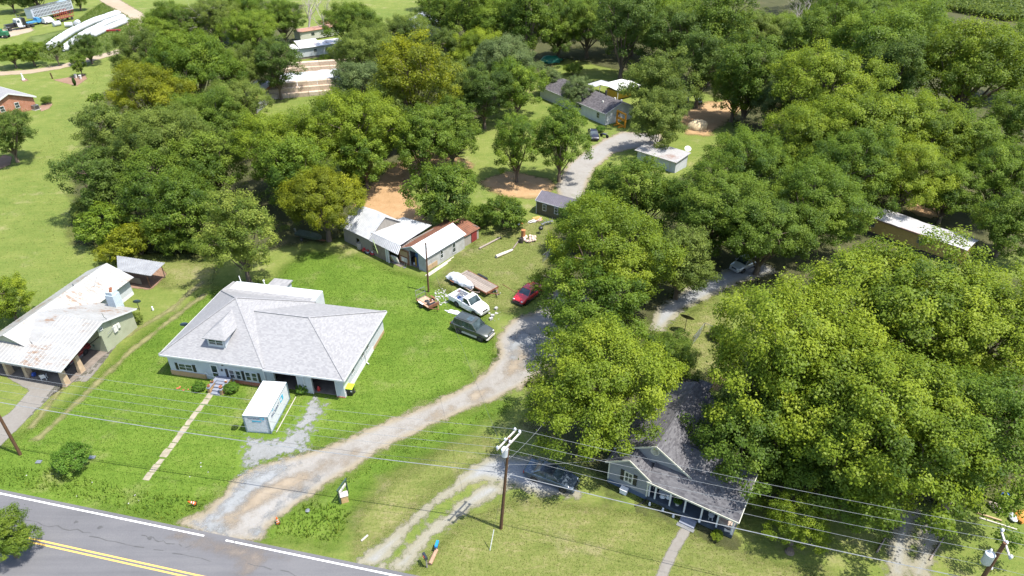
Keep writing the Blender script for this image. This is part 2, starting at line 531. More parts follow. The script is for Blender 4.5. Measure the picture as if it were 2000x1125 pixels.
M['dirt'] = loose_mat('orange_dirt', [(.30, (.18,.105,.050)), (.45, (.27,.170,.086)), (.56, (.315,.208,.115)), (.75, (.37,.27,.165))], 1.6, .6, 4.0, .4, 0, .8, (.19,.14,.06), 1.4)
M['rut'] = loose_mat('bare_rut', [(.30, (.125,.13,.045)), (.5, (.165,.155,.07)), (.75, (.215,.19,.105))], 2.4, .35, 1.6, .5, -.12, .5)
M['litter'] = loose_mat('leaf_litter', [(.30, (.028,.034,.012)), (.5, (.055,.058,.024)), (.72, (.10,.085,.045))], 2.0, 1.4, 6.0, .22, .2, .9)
M['mulch'] = loose_mat('mulch', [(.30, (0.128,0.068,0.044)), (.5, (0.192,0.120,0.084)), (.75, (0.264,0.184,0.136))], 3.5, .15, .5, 1.2, 0, .9)
M['slab'] = loose_mat('concrete_slab', [(.30, (0.109,0.098,0.084)), (.45, (0.152,0.139,0.122)), (.6, (0.179,0.168,0.152)), (.75, (0.207,0.196,0.182))], 1.2, .10, .5, 1.5, 0, .3)

g = MB()
S_ = 1600; K = 40
gv = [(-S_+2*S_*i/K, -400+2*S_*j/K, 0) for j in range(K+1) for i in range(K+1)]
gf = [(j*(K+1)+i, j*(K+1)+i+1, (j+1)*(K+1)+i+1, (j+1)*(K+1)+i) for j in range(K) for i in range(K)]
g.add(gv, gf)
tag(g.build('ground', M['meadow']), kind='structure')

POLY = {}
POLY['lawn'] = [[(-47.10, 39.45), (-50.21, 44.12), (-45.66, 51.29), (-42.48, 65.28), (-38.19, 73.49), (-31.04, 76.08), (-28.79, 83.23), (-22.09, 82.09), (-16.59, 78.67), (-8.62, 74.22), (-3.76, 68.45), (-2.08, 63.28), (-1.97, 58.44), (-7.41, 52.97), (-17.59, 46.50), (-19.67, 45.07), (-24.60, 42.60), (-25.77, 39.45), (-28.51, 37.48)],
                [(-20.51, 36.05), (-19.80, 38.00), (-17.19, 40.73), (-14.13, 43.69), (-9.87, 47.31), (-5.15, 50.70), (0.00, 53.59), (0.00, 51.67), (-4.96, 47.71), (-9.51, 44.44), (-12.79, 41.42), (-13.51, 38.10), (-14.95, 34.84)]]
POLY['yard'] = [[(-9.95, 74.22), (-7.13, 82.09), (-4.50, 88.03), (3.12, 92.90), (6.16, 91.24), (4.75, 76.72), (0.00, 68.45), (-3.80, 69.55)],
                [(0.00, 40.00), (4.44, 39.45), (10.54, 38.63), (14.49, 36.56), (19.72, 34.12), (24.85, 32.52), (19.17, 29.75), (-9.45, 31.43), (-6.98, 34.12), (-4.33, 37.58)],
                [(-13.18, 38.63), (-11.05, 42.00), (-6.77, 45.71), (-1.99, 47.71), (-1.93, 45.39), (-6.39, 41.42), (-10.92, 35.56), (-12.78, 34.36)],
                [(18.20, 65.28), (25.27, 71.83), (26.04, 67.37), (24.05, 57.74), (20.99, 54.39), (18.46, 57.74)],
                [(-65.68, 88.81), (-67.41, 96.38), (-54.12, 83.52), (-40.33, 79.34), (-38.46, 74.22), (-44.43, 74.22), (-57.73, 83.52)]]
POLY['tall'] = [[(-143.40, 211.31), (-137.87, 220.71), (-141.77, 233.92), (-148.58, 264.03), (-128.84, 241.87), (-116.31, 219.32), (-110.83, 206.24), (-113.59, 189.00), (-122.31, 184.82), (-133.44, 194.47)]]
sheet('lawn', POLY['lawn'], .004, M['lawn'], 1.2, 3.0)
sheet('yard_grass', POLY['yard'], .0065, M['yard'], 1.2, 2.6)
sheet('field_grass', POLY['tall'], .004, M['tall'], 2.0, 3.0)

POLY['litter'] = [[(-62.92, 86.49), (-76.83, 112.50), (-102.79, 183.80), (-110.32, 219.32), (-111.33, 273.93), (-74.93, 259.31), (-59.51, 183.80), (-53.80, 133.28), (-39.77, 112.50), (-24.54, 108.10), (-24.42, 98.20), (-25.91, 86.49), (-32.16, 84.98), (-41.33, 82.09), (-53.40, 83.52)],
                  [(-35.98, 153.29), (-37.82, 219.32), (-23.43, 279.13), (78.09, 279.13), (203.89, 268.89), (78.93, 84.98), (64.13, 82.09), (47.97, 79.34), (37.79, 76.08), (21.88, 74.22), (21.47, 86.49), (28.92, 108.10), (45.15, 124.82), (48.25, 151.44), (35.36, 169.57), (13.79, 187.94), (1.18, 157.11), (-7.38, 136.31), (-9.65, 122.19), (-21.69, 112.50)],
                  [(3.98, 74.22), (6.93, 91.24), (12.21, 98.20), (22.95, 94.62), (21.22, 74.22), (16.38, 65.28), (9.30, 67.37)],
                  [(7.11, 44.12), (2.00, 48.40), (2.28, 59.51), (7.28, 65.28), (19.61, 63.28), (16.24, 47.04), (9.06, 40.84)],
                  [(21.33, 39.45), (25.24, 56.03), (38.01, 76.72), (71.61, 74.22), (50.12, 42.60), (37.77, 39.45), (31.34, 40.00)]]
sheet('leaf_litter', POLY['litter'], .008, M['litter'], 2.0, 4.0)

POLY['dirt'] = [[(-25.23, 98.20), (-24.41, 104.98), (-21.12, 114.81), (-16.35, 121.67), (-12.42, 120.65), (-6.91, 115.28), (-7.23, 112.50), (-12.66, 112.50), (-16.21, 108.10), (-16.76, 101.99), (-13.45, 94.62), (-11.86, 90.42), (-18.68, 92.57), (-22.40, 93.76)],
                [(-5.24, 107.68), (-0.90, 111.38), (5.30, 109.18), (7.74, 105.59), (5.82, 101.02), (0.00, 100.44), (-3.81, 103.56)],
                [(35.42, 142.05), (42.66, 149.62), (49.30, 151.07), (49.80, 144.73), (42.73, 134.48), (38.08, 128.10), (34.43, 129.79)],
                [(62.85, 98.57), (69.03, 101.02), (70.61, 97.83), (65.24, 93.76), (62.09, 93.76)],
                [(21.22, 56.45), (23.17, 57.56), (23.21, 55.62), (21.26, 54.39)]]
sheet('bare_dirt', POLY['dirt'], .012, M['dirt'], .9, 2.0)

POLY['gravel'] = [[(-28.29, 37.48), (-26.35, 38.63), (-25.45, 40.56), (-24.82, 42.72), (-22.80, 44.31), (-19.27, 45.39), (-17.10, 46.50), (-14.04, 48.54), (-10.33, 50.92), (-7.40, 52.81), (-4.61, 55.04), (-2.78, 57.30), (-1.32, 60.24), (-1.78, 63.08), (-0.73, 65.69), (0.62, 67.58), (2.24, 67.90), (3.96, 70.45), (5.97, 74.22), (9.72, 71.83), (9.01, 64.27), (6.34, 60.42), (3.46, 57.56), (1.08, 54.80), (-2.10, 52.43), (-5.16, 50.92), (-8.53, 48.54), (-11.71, 46.37), (-14.97, 43.20), (-17.60, 40.56), (-19.32, 38.63), (-20.52, 37.06), (-20.46, 35.46), (-23.51, 35.56), (-25.36, 36.01)],
                  [(7.98, 98.20), (7.28, 104.98), (10.10, 114.81), (13.35, 120.40), (17.91, 126.99), (21.97, 131.22), (29.37, 129.79), (29.04, 122.71), (23.16, 122.19), (19.04, 120.15), (14.99, 113.19), (12.83, 106.63), (11.53, 99.69)]]
sheet('gravel_drive', POLY['gravel'], .016, M['gravel'], .7, 1.5)
POLY['sand'] = [strip([(-24.47, 37.06), (-22.39, 40.00), (-18.64, 42.90), (-14.51, 45.71), (-10.06, 48.75), (-5.24, 52.04), (-0.82, 55.87), (1.75, 61.35)], [3, 3, 2.2, 1.6, 1.4, 1.6, 2.5, 3])]
sheet('sandy_wheel_track', POLY['sand'], .020, M['sand'], .7, 1.2)
POLY['loose'] = [[(-27.56, 37.48), (-25.89, 38.58), (-24.98, 40.50), (-24.40, 42.84), (-22.25, 44.06), (-19.16, 44.94), (-20.49, 42.84), (-22.48, 40.28), (-23.43, 37.17), (-23.65, 35.96), (-25.45, 36.25)],
                 [(-22.38, 35.96), (-21.08, 38.63), (-19.18, 41.42), (-16.91, 43.50), (-17.70, 40.96), (-19.44, 39.07), (-20.61, 37.37), (-20.69, 35.66)],
                 [(-0.89, 63.28), (1.21, 65.28), (3.57, 63.28), (3.14, 59.51), (0.55, 56.45), (-0.56, 58.61)]]
sheet('loose_blue_gravel', POLY['loose'], .018, loose_mat('loose_gravel', [(.30, (0.136,0.138,0.134)), (.45, (0.180,0.186,0.186)), (.58, (0.212,0.220,0.224)), (.75, (0.264,0.272,0.276))], 3.0, .6, 3.2, 1.0, -.55, .9), .6, 1.4)
POLY['spur'] = [[(-25.95, 47.85), (-22.71, 47.31), (-21.73, 48.40), (-21.26, 50.84), (-21.00, 53.12), (-18.77, 53.12), (-18.89, 50.84), (-19.39, 48.27), (-19.22, 45.20), (-22.74, 44.12), (-24.78, 42.60), (-25.64, 45.71)]]
sheet('thin_gravel_spur', POLY['spur'], .020, M['gravel_thin'], .6, 1.2)
POLY['track'] = [[(-12.44, 33.66), (-10.15, 36.05), (-7.91, 38.63), (-5.48, 41.42), (-3.31, 43.94), (-1.82, 44.94), (2.87, 44.75), (5.53, 42.12), (5.93, 40.28), (2.70, 40.39), (0.00, 41.59), (-2.54, 42.24), (-4.35, 41.54), (-6.32, 39.61), (-8.38, 37.17), (-10.63, 33.29)],
                 [(-10.33, 33.20), (-8.40, 33.02), (-7.13, 35.46), (-5.18, 37.48), (-3.11, 39.34), (0.00, 41.42), (-2.29, 41.77), (-3.61, 40.62), (-5.48, 38.53), (-7.54, 36.15), (-9.20, 33.84)]]
sheet('two_track_gravel', POLY['track'], .016, M['gravel_grey'], .5, 1.0)
POLY['dark'] = [[(16.42, 64.77), (18.02, 69.33), (22.39, 73.49), (28.99, 78.54), (33.87, 80.97), (35.72, 78.01), (29.45, 75.20), (24.57, 71.60), (20.75, 68.78), (17.63, 64.77)],
                [(29.35, 32.30), (31.07, 35.56), (33.38, 38.63), (34.70, 38.63), (32.58, 35.56), (30.67, 32.30)],
                [(30.95, 32.30), (33.14, 35.08), (34.95, 37.58), (36.25, 37.58), (34.51, 35.08), (32.19, 32.30)]]
sheet('side_gravel', POLY['dark'], .016, M['gravel_grey'], .5, 1.0)
POLY['slab'] = [[(-50.21, 44.12), (-52.07, 48.40), (-50.57, 50.84), (-50.62, 54.23), (-54.15, 56.20), (-53.84, 57.05), (-46.96, 55.62), (-47.34, 54.72), (-47.84, 53.12), (-48.34, 49.53), (-48.70, 46.24)],
                strip([(-46.96, 55.62), (-46.84, 59.06), (-47.00, 62.79)], 3.4)]
sheet('concrete_drive', POLY['slab'], .012, M['slab'], .5, .4)
POLY['farm'] = [strip([(-132.52, 171.36), (-121.40, 174.10), (-117.06, 177.87), (-112.79, 184.82), (-108.43, 195.59), (-104.56, 206.24)], 4.0),
                strip([(-158.24, 281.26), (-144.49, 264.03), (-129.54, 245.19), (-117.98, 226.41), (-109.88, 209.38), (-106.08, 197.30)], [6, 6, 6.5, 6.5, 5.5, 4.5]),
                [(-158.66, 211.31), (-158.47, 220.71), (-151.48, 224.96), (-147.20, 219.32), (-148.77, 212.61), (-150.95, 208.75)]]
sheet('farm_road', POLY['farm'], .012, loose_mat('farm_dirt', [(.3, (0.224,0.160,0.104)), (.5, (0.272,0.220,0.160)), (.7, (0.304,0.272,0.224))], .9, .5, 1.6, .5, 0, .4), 1.5, 1.6)
POLY['rut'] = [strip([(-40.48, 75.70), (-42.04, 69.00), (-45.34, 62.79), (-46.63, 58.44), (-47.37, 54.39), (-47.23, 48.68)], .75),
               strip([(-38.91, 72.77), (-41.48, 65.79), (-42.99, 61.17), (-44.07, 55.62), (-45.04, 50.18), (-45.76, 47.04)], .75)]
sheet('grass_wheel_rut', POLY['rut'], .012, M['rut'], .35, .6)
POLY['walk'] = [strip([(11.58, 32.30), (12.91, 34.60), (14.68, 37.06)], .8)]
sheet('worn_front_walk', POLY['walk'], .012, M['slab'], .3, .5)
POLY['mulch'] = [[(-111.68, 166.95), (-108.62, 169.57), (-106.87, 172.26), (-103.91, 167.81), (-103.25, 161.90), (-108.26, 164.81)], [(-103.46, 146.79), (-103.28, 149.62), (-101.43, 148.55), (-100.43, 145.41), (-101.03, 143.38)],
                 [(-88.04, 140.74), (-87.79, 142.38), (-86.09, 140.74), (-86.15, 139.13)], [(-93.06, 115.28), (-94.01, 119.15), (-91.70, 118.16), (-89.72, 114.34), (-90.39, 112.50)], [(-119.92, 167.38), (-119.19, 168.25), (-117.41, 166.52), (-117.89, 165.24)]]
sheet('mulch_bed', POLY['mulch'], .012, M['mulch'], .4, .4)
sheet('shelter_dirt_floor', [[(-50.92, 74.22), (-52.48, 78.01), (-48.27, 80.01), (-45.97, 77.23), (-46.36, 73.49)]], .012, M['mulch'], .4, .6)

# the asphalt road with its painted lines
ra = Vector((*(-44.12, 40.39), 0)); rb = Vector((*(-9.64, 32.66), 0))
rd = (rb-ra).normalized(); rn = Vector((-rd.y, rd.x, 0))
if rn.y < 0: rn = -rn
def rp(s, t, z): p = ra+rd*s+rn*t; return (p.x, p.y, z)
m, n, l = newmat('asphalt')
v = objcoord(n)
mp = N(n, 'ShaderNodeMapping'); mp.inputs['Rotation'].default_value = (0, 0, -math.atan2(rd.y, rd.x)); mp.inputs['Scale'].default_value = (.05, .9, 1); l.new(v, mp.inputs[0])
a = noise(n, l, mp.outputs[0], 1.1, 4, .6); b = noise(n, l, v, .25, 5, .6); f = noise(n, l, v, 9, 3, .8)
t = math_(n, l, 'ADD', math_(n, l, 'ADD', math_(n, l, 'MULTIPLY', a, .45), math_(n, l, 'MULTIPLY', b, .25)), math_(n, l, 'MULTIPLY', f, .3))
c = ramp(n, l, t, [(.30, (0.078,0.078,0.084)), (.5, (0.104,0.103,0.109)), (.70, (0.139,0.136,0.137))])
M['asphalt'] = finish(m, n, l, c, .9, bump(n, l, f, .5, .015), 0, .25)
rv = MB(); segs = 60
for i in range(segs):
    s0, s1 = -220+8*i, -212+8*i
    rv.add([rp(s0, .38, .024), rp(s1, .38, .024), rp(s1, -7.3, .024), rp(s0, -7.3, .024)], [(3, 2, 1, 0)])
road = tag(rv.build('road', M['asphalt']), kind='structure')
m, n, l = newmat('road_paint_white'); v = objcoord(n)
pw = ramp(n, l, noise(n, l, v, 5, 4, .7), [(.3, (.50,.50,.49)), (.5, (.74,.74,.73))]); M['paintw'] = finish(m, n, l, pw, .7)
m, n, l = newmat('road_paint_yellow'); v = objcoord(n)
py_ = ramp(n, l, noise(n, l, v, 5, 4, .7), [(.3, (.44,.27,.07)), (.5, (.62,.38,.08))]); M['painty'] = finish(m, n, l, py_, .7)
def line(name, t, w, spans, m):
    b = MB()
    for s0, s1 in spans:
        k = max(1, int((s1-s0)/10))
        for i in range(k):
            u0, u1 = s0+(s1-s0)*i/k, s0+(s1-s0)*(i+1)/k
            b.add([rp(u0, t+w/2, .028), rp(u1, t+w/2, .028), rp(u1, t-w/2, .028), rp(u0, t-w/2, .028)], [(3, 2, 1, 0)])
    return tag(b.build(name, m), kind='structure')
def rs(p): return (Vector((p[0], p[1], 0))-ra).dot(rd)
line('white_edge_line', 0, .14, [(-180, rs((-25.50, 36.15))), (rs((-23.56, 35.71)), rs((-22.84, 35.56))), (rs((-22.74, 35.51)), 200)], M['paintw'])
line('white_edge_line', -6.9, .14, [(-180, 200)], M['paintw'])
line('yellow_centre_line', -3.36, .13, [(-180, 200)], M['painty'])
line('yellow_centre_line', -3.66, .13, [(-180, 200)], M['painty'])
# pale washed-out sand where the drive meets the road
wash = loose_mat('road_wash', [(.3, (0.152,0.128,0.108)), (.6, (0.184,0.156,0.132))], 1.2, 1.0, 3.0, .6, -.75, .1)
sheet('sand_on_road', [[(-29.96, 36.86), (-25.49, 36.35), (-20.04, 35.17), (-18.05, 34.03), (-21.24, 32.52), (-23.01, 34.12), (-26.68, 35.08)]], .030, wash, .5, 1.4)
# cracks and patches of tar
tarb = MB(); rr = random.Random(3)
for s0, t0, L in ((2, -1.9, 9), (9, -2.1, 12), (14, -1.2, 5), (24, -1.6, 10), (30, -2.6, 8)):
    p = [(s0+L*i/14, t0+rr.uniform(-.16, .16)) for i in range(15)]
    for i in range(14):
        if rr.random() < .25: continue
        (a0, b0), (a1, b1) = p[i], p[i+1]; w = rr.uniform(.015, .05)
        tarb.add([rp(a0, b0+w, .032), rp(a1, b1+w, .032), rp(a1, b1-w, .032), rp(a0, b0-w, .032)], [(3, 2, 1, 0)])
for p in ((-29.86, 35.96), (-34.52, 37.06), (-36.85, 37.58)):
    q = Vector((p[0], p[1], 0)); k = 9
    tarb.add([(q.x+rr.uniform(.12,.3)*math.cos(2*math.pi*i/k), q.y+rr.uniform(.08,.22)*math.sin(2*math.pi*i/k), .0325) for i in range(k)], [tuple(range(k))])
tag(tarb.build('road_crack_seal', mat((.05,.05,.052), (.07,.07,.07), 4, .8, name='tar')), kind='structure')

# the stepping path: broken concrete slabs in the lawn
path = thing('garden_path', 'broken pale concrete path running from the front steps down the green lawn', 'path', (0,0,0))
pa, pb = Vector((*(-31.36, 53.75), 0)), Vector((*(-33.02, 41.83), 0))
pd = (pb-pa).normalized(); pn = Vector((-pd.y, pd.x, 0)); PL = (pb-pa).length
pr = random.Random(11); s = 0.0
M['pslab'] = mat((0.266,0.234,0.176), (0.180,0.155,0.108), 2.0, .9, .4, 25, name='old_concrete')
while s < PL-.3:
    L = pr.uniform(.62, 1.15)
    c0 = pa+pd*(s+L/2)+pn*pr.uniform(-.05, .05); w = pr.uniform(.27, .36)
    pts = []
    for (u, t) in ((-1,-1), (-.3,-1.04), (.4,-.97), (1,-1), (1.02,.1), (1,1), (.35,1.03), (-.4,.96), (-1,1), (-.97,-.1)):
        e = c0+pd*(u*L*.5*pr.uniform(.93, 1.03))+pn*(t*w*pr.uniform(.80, 1.08))
        pts.append((e.x, e.y, .035+pr.uniform(-.008, .010)))
    MB().slab(pts, .04).build('paving_slab', M['pslab'], path)
    s += L+(pr.uniform(.02, .09) if pr.random() < .75 else pr.uniform(.12, .3))

# ------------------------------------------------------------------ buildings
KEEP_CLEAR = [(22, 114, 8), (26, 111, 8), (14, 143, 13), (24, 152, 8), (56, 86, 11), (62, 79, 8), (-50, 187, 14), (-50, 165, 17), (-53, 147, 13), (12, 46, 12), (-28, 212, 9), (32, 78, 5), (6, 93, 6)]
M['shingle'] = m_shingle((.235,.234,.238), (.188,.187,.194), .13, .26)
M['shingle_dark'] = m_shingle((0.108,0.106,0.112), (0.060,0.058,0.064))
M['shingle_brown'] = m_shingle((0.096,0.088,0.092), (0.048,0.044,0.048))
M['siding'] = m_siding((0.446,0.469,0.489), .19, .55)
M['siding_grey'] = m_siding((0.200,0.208,0.220), .20, .7)
M['siding_green'] = m_siding((0.320,0.336,0.240), .22, .7, c2=(0.256,0.272,0.188))
M['siding_white_v'] = m_siding((0.391,0.398,0.391), .30, .7, 3, (0.270,0.266,0.248))
M['siding_olive'] = m_siding((0.100,0.092,0.060), .25, .85)
M['brick_red'] = m_brick((0.288,0.080,0.036), (0.336,0.108,0.048))
M['brick_tan'] = m_brick((0.368,0.216,0.088), (0.416,0.264,0.112))
M['brick_house'] = m_brick((0.320,0.108,0.052), (0.368,0.136,0.068))
M['tin_rusty'] = m_tin((.335,.33,.315), (.265,.255,.235), (.21,.125,.07), .76, (1, .35, 1))
M['tin_white'] = m_tin((0.431,0.440,0.452), (0.332,0.340,0.353), (0.232,0.108,0.057), .35)
M['tin_grey'] = m_tin((0.304,0.312,0.320), (0.224,0.228,0.240), (0.200,0.096,0.049), .35)
M['tin_rust'] = m_tin((.20,.085,.048), (.10,.045,.028), (.30,.24,.21), .35, (1, 1, 1), .8, .1)
M['tin_dark'] = m_tin((0.136,0.124,0.144), (0.104,0.096,0.112), (0.120,0.064,0.040), .05)
M['shutter'] = mat((0.010,0.010,0.012), (0.016,0.016,0.019), 3, .5, name='black_shutter')
M['trim'] = mat((0.531,0.538,0.538), (0.463,0.469,0.469), 3, .5, name='white_trim')
M['cream'] = mat((0.450,0.450,0.382), (0.375,0.368,0.299), 3, .6, name='cream_trim')
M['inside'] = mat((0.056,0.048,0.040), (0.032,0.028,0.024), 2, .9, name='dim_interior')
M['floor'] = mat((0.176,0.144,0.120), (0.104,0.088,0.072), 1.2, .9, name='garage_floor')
M['stepgrey'] = mat((0.184,0.200,0.248), (0.136,0.152,0.192), 2, .7, name='grey_step_paint')
M['terracotta'] = mat((0.320,0.128,0.064), (0.240,0.096,0.048), 5, .8, name='terracotta')
M['blockpaint'] = m_brick((0.466,0.532,0.562), (0.415,0.481,0.517), (0.333,0.385,0.415), .42)
M['tanstone'] = mat((0.424,0.320,0.208), (0.336,0.240,0.152), 2, .85, .2, 12, name='tan_column')
M['bluefoot'] = mat((0.072,0.104,0.152), (0.048,0.072,0.112), 2, .8, name='blue_foundation')
M['deck'] = mat((0.044,0.060,0.080), (0.032,0.040,0.052), 2, .7, name='blue_grey_deck')
M['yellow'] = m_siding((0.336,0.240,0.080), .35, .8, 3, (0.264,0.188,0.064))

def window(par, c, u, n, w, h, frame='trim', rail=True, mull=False, fw=.07, glass='glass', shut=None):
    """window part (frame) with its pane as a sub-part; u runs along the wall, n points out"""
    c, u, n = Vector(c), Vector(u).normalized(), Vector(n).normalized(); z = Vector((0, 0, 1))
    b = MB(); d = .045
    for s in (-1, 1):
        b.obox(c+u*s*(w/2), u*fw/2, z*(h/2+fw/2), n*d)
        b.obox(c+z*s*(h/2), u*(w/2-fw/2), z*fw/2, n*d)
    if rail: b.obox(c, u*(w/2-fw/2), z*.022, n*d*.8)
    if mull: b.obox(c, u*.03, z*(h/2-fw/2), n*d*.9)
    f = b.build('window', M[frame], par)
    MB().obox(c-n*.01, u*(w/2), z*(h/2), n*.02).build('pane', M[glass], f)
    if shut:
        for s in (-1, 1):
            MB().obox(c+u*s*(w/2+shut/2+.06), u*shut/2, z*(h/2+.05), n*.035).build('shutter', M['shutter'], par)
    return f

# ---- the white hip-roofed house with two garages
H1 = thing('white_house', 'white sided house with pale grey hip roof, dormer and two open garage bays', 'house', (-37.20, 56.47), -11.125)
H1.scale = (.991, .991, 1.0)
dz = .4
def up(p): return [(a, b, c+dz) for a, b, c in p]
r = MB()
A_, B_, C_, D_, AP = (0,0,2.6), (12.1,0,2.6), (12.1,12.5,2.6), (-.2,12.6,2.6), (6.05,6.6,6.25)
for p in ((A_, B_, AP), (D_, A_, AP), (C_, D_, AP), (B_, C_, AP)): r.slab(up(p), .13)
roof = r.build('roof', M['shingle'], H1)
r = MB()
g0, g1 = (7.7,6.25,5.02), (14.6,6.25,5.02)
for p in (((11.95,-.12,2.54), (20.95,-.12,2.54), g1, g0), ((20.95,-.12,2.54), (20.95,12.35,2.54), g1), ((20.95,12.35,2.54), (11.9,12.35,2.54), g0, g1)): r.slab(up(p), .13)
groof = r.build('garage_roof', M['shingle'], H1)
rc = MB(); rc.bar((8.2,6.25,5.06+dz), (14.6,6.25,5.06+dz), .22, .06)
for q in ((20.95,-.12,2.6), (20.95,12.35,2.6)): rc.bar((14.6,6.25,5.05+dz), (q[0], q[1], q[2]+dz), .2, .05)
rc.build('ridge_cap', M['shingle'], groof)
rc = MB()
for q in (A_, B_, C_, D_): rc.bar((6.05,6.6,6.28+dz), (q[0], q[1], q[2]+dz+.03), .2, .05)
rc.build('ridge_cap', M['shingle'], roof)
r = MB(); r.slab(up(((-.2,12.45,2.66), (11.4,12.45,2.66), (11.4,15.2,2.2), (-.2,15.3,2.2))), .12); r.build('rear_roof', M['shingle'], H1)
r = MB(); r.slab(up(((4.4,14.6,2.36), (6.9,14.6,2.36), (6.9,17.0,2.22), (4.4,17.0,2.22))), .12); r.build('back_porch_roof', M['shingle'], H1)
fa = MB()
for p, q in (((0,-.03,2.5), (12.0,-.03,2.5)), ((12.0,-.15,2.44), (20.98,-.15,2.44)), ((20.98,-.15,2.44), (20.98,12.4,2.44)), ((-.03,0,2.5), (-.23,12.6,2.5)), ((-.23,12.6,2.5), (-.23,15.3,2.12)), ((11.43,12.6,2.5), (11.43,15.2,2.1))):
    fa.bar((p[0], p[1], p[2]+dz), (q[0], q[1], q[2]+dz), .05, .2)
fa.build('fascia', M['trim'], H1)
w = MB()
w.box(.45, 11.85, .45, 15.0, .62, 2.52+dz).box(.45, 11.85, .5, 15.0, -.05, .62)
w.build('wall', M['siding'], H1)
w = MB()
zt = 2.42+dz
w.box(11.85, 12.75, .45, .65, .0, zt).box(15.3, 16.95, .45, .65, 0, zt).box(19.55, 20.45, .45, .65, 0, zt).box(12.75, 15.3, .45, .65, 2.3, zt).box(16.95, 19.55, .45, .65, 2.3, zt)
w.box(20.25, 20.45, .65, 11.9, .32, zt).box(11.9, 20.45, 11.9, 12.1, 0, zt)
w.build('garage_wall', M['siding'], H1)
MB().box(20.24, 20.475, .62, 8.6, 0, .62).build('foundation', M['white'], H1)
MB().box(20.24, 20.475, 8.6, 12.1, 0, .42).build('foundation', M['tanwood'], H1)
MB().box(11.9, 20.2, .66, 11.85, -.02, .045).build('garage_floor', M['floor'], H1)
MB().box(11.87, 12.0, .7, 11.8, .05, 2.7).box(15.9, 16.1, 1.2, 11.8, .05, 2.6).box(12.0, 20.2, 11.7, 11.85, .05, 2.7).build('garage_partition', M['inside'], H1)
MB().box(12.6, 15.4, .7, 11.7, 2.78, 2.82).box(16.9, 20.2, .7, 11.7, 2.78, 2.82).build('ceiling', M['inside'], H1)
for x0, x1 in ((12.75, 15.3), (16.95, 19.55)):
    MB().box(x0-.09, x0, .40, .66, 0, 2.32).box(x1, x1+.09, .40, .66, 0, 2.32).box(x0-.09, x1+.09, .40, .66, 2.32, 2.42).build('garage_door_frame', M['trim'], H1)
MB().box(.40, 4.55, .38, .5, -.05, .64).box(.38, .46, .5, 6, -.05, .64).build('brick_skirt', M['brick_tan'], H1)
MB().box(7.9, 11.8, .39, .5, -.05, .36).box(19.5, 20.47, .40, .46, 0, .14).build('brick_skirt', M['brick_red'], H1)
fx = (1, 0, 0); fn = (0, -1, 0)
window(H1, (2.38, .44, 1.27), fx, fn, 1.6, .86, rail=True, mull=True, shut=.34)
for xx in (7.82, 8.56, 9.70, 10.42): window(H1, (xx, .44, 1.2), fx, fn, .58, 1.12)
for xx in (7.25, 9.13, 10.98): MB().obox((xx, .42, 1.2), (.13, 0, 0), (0, 0, .62), (0, .03, 0)).build('shutter', M['shutter'], H1)
d = MB().obox((5.88, .42, 1.22), (.47, 0, 0), (0, 0, 1.05), (0, .04, 0)).build('front_door', M['trim'], H1)
MB().obox((5.88, .375, 1.62), (.30, 0, 0), (0, 0, .42), (0, .012, 0)).obox((5.88, .375, .72), (.30, 0, 0), (0, 0, .34), (0, .012, 0)).build('pane', M['glass'], d)
MB().ball((6.24, .34, 1.12), .04).build('handle', M['darksteel'], d)
MB().obox((6.75, .38, 1.62), (.07, 0, 0), (0, 0, .13), (0, .06, 0)).build('porch_lamp', M['darksteel'], H1)
MB().obox((7.0, .40, 2.35), (.09, 0, 0), (0, 0, .08), (0, .08, 0)).build('vent', M['darksteel'], H1)
MB().box(11.62, 11.76, .33, .44, .05, 2.75).build('downspout', M['trim'], H1)
MB().box(16.05, 16.13, .36, .45, .05, 2.7).build('downspout', M['trim'], H1)
MB().tube([(20.53, 6.2, 2.75), (20.52, 6.2, .3), (20.9, 6.05, .12)], .05, 6).build('downspout', M['trim'], H1)
for yy, ww in ((2.95, .75), (5.72, .7), (7.1, .8)): window(H1, (20.47, yy, 1.62), (0, 1, 0), (1, 0, 0), ww, .55, 'trim')
# dormer
dm = MB()
y0 = 1.45
dm.box(5.15, 7.2, y0, 5.2, 3.0+dz, 4.62+dz)
dorm = dm.build('dormer', M['siding'], H1)
dr = MB()
e = 4.62+dz; pk = (6.15, 3.0, 5.55+dz); pk2 = (6.15, 5.6, 5.55+dz)
for p in (((4.85, y0-.3, e-.02), (7.5, y0-.3, e-.02), pk), ((7.5, y0-.3, e-.02), (7.5, 4.6, e-.02), pk2, pk), ((4.85, 4.6, e-.02), (4.85, y0-.3, e-.02), pk, pk2)): dr.slab(p, .09)
dr.build('dormer_roof', M['shingle'], dorm)
window(dorm, (6.17, y0-.02, 4.05+dz), fx, fn, 1.65, .72, mull=True, rail=True)
MB().cyl((1.3, 14.7, 2.4), (1.1, 14.75, 3.9), .05).build('vent_pipe', M['white'], H1)
MB().cyl((4.15, 15.1, 2.5), (4.1, 15.1, 3.3), .07).cyl((4.1, 15.1, 3.3), (4.1, 15.1, 3.45), .11).build('vent_pipe', M['white'], H1)
MB().box(4.6, 6.7, 14.9, 16.8, 0, 2.55).build('back_porch', M['siding'], H1)
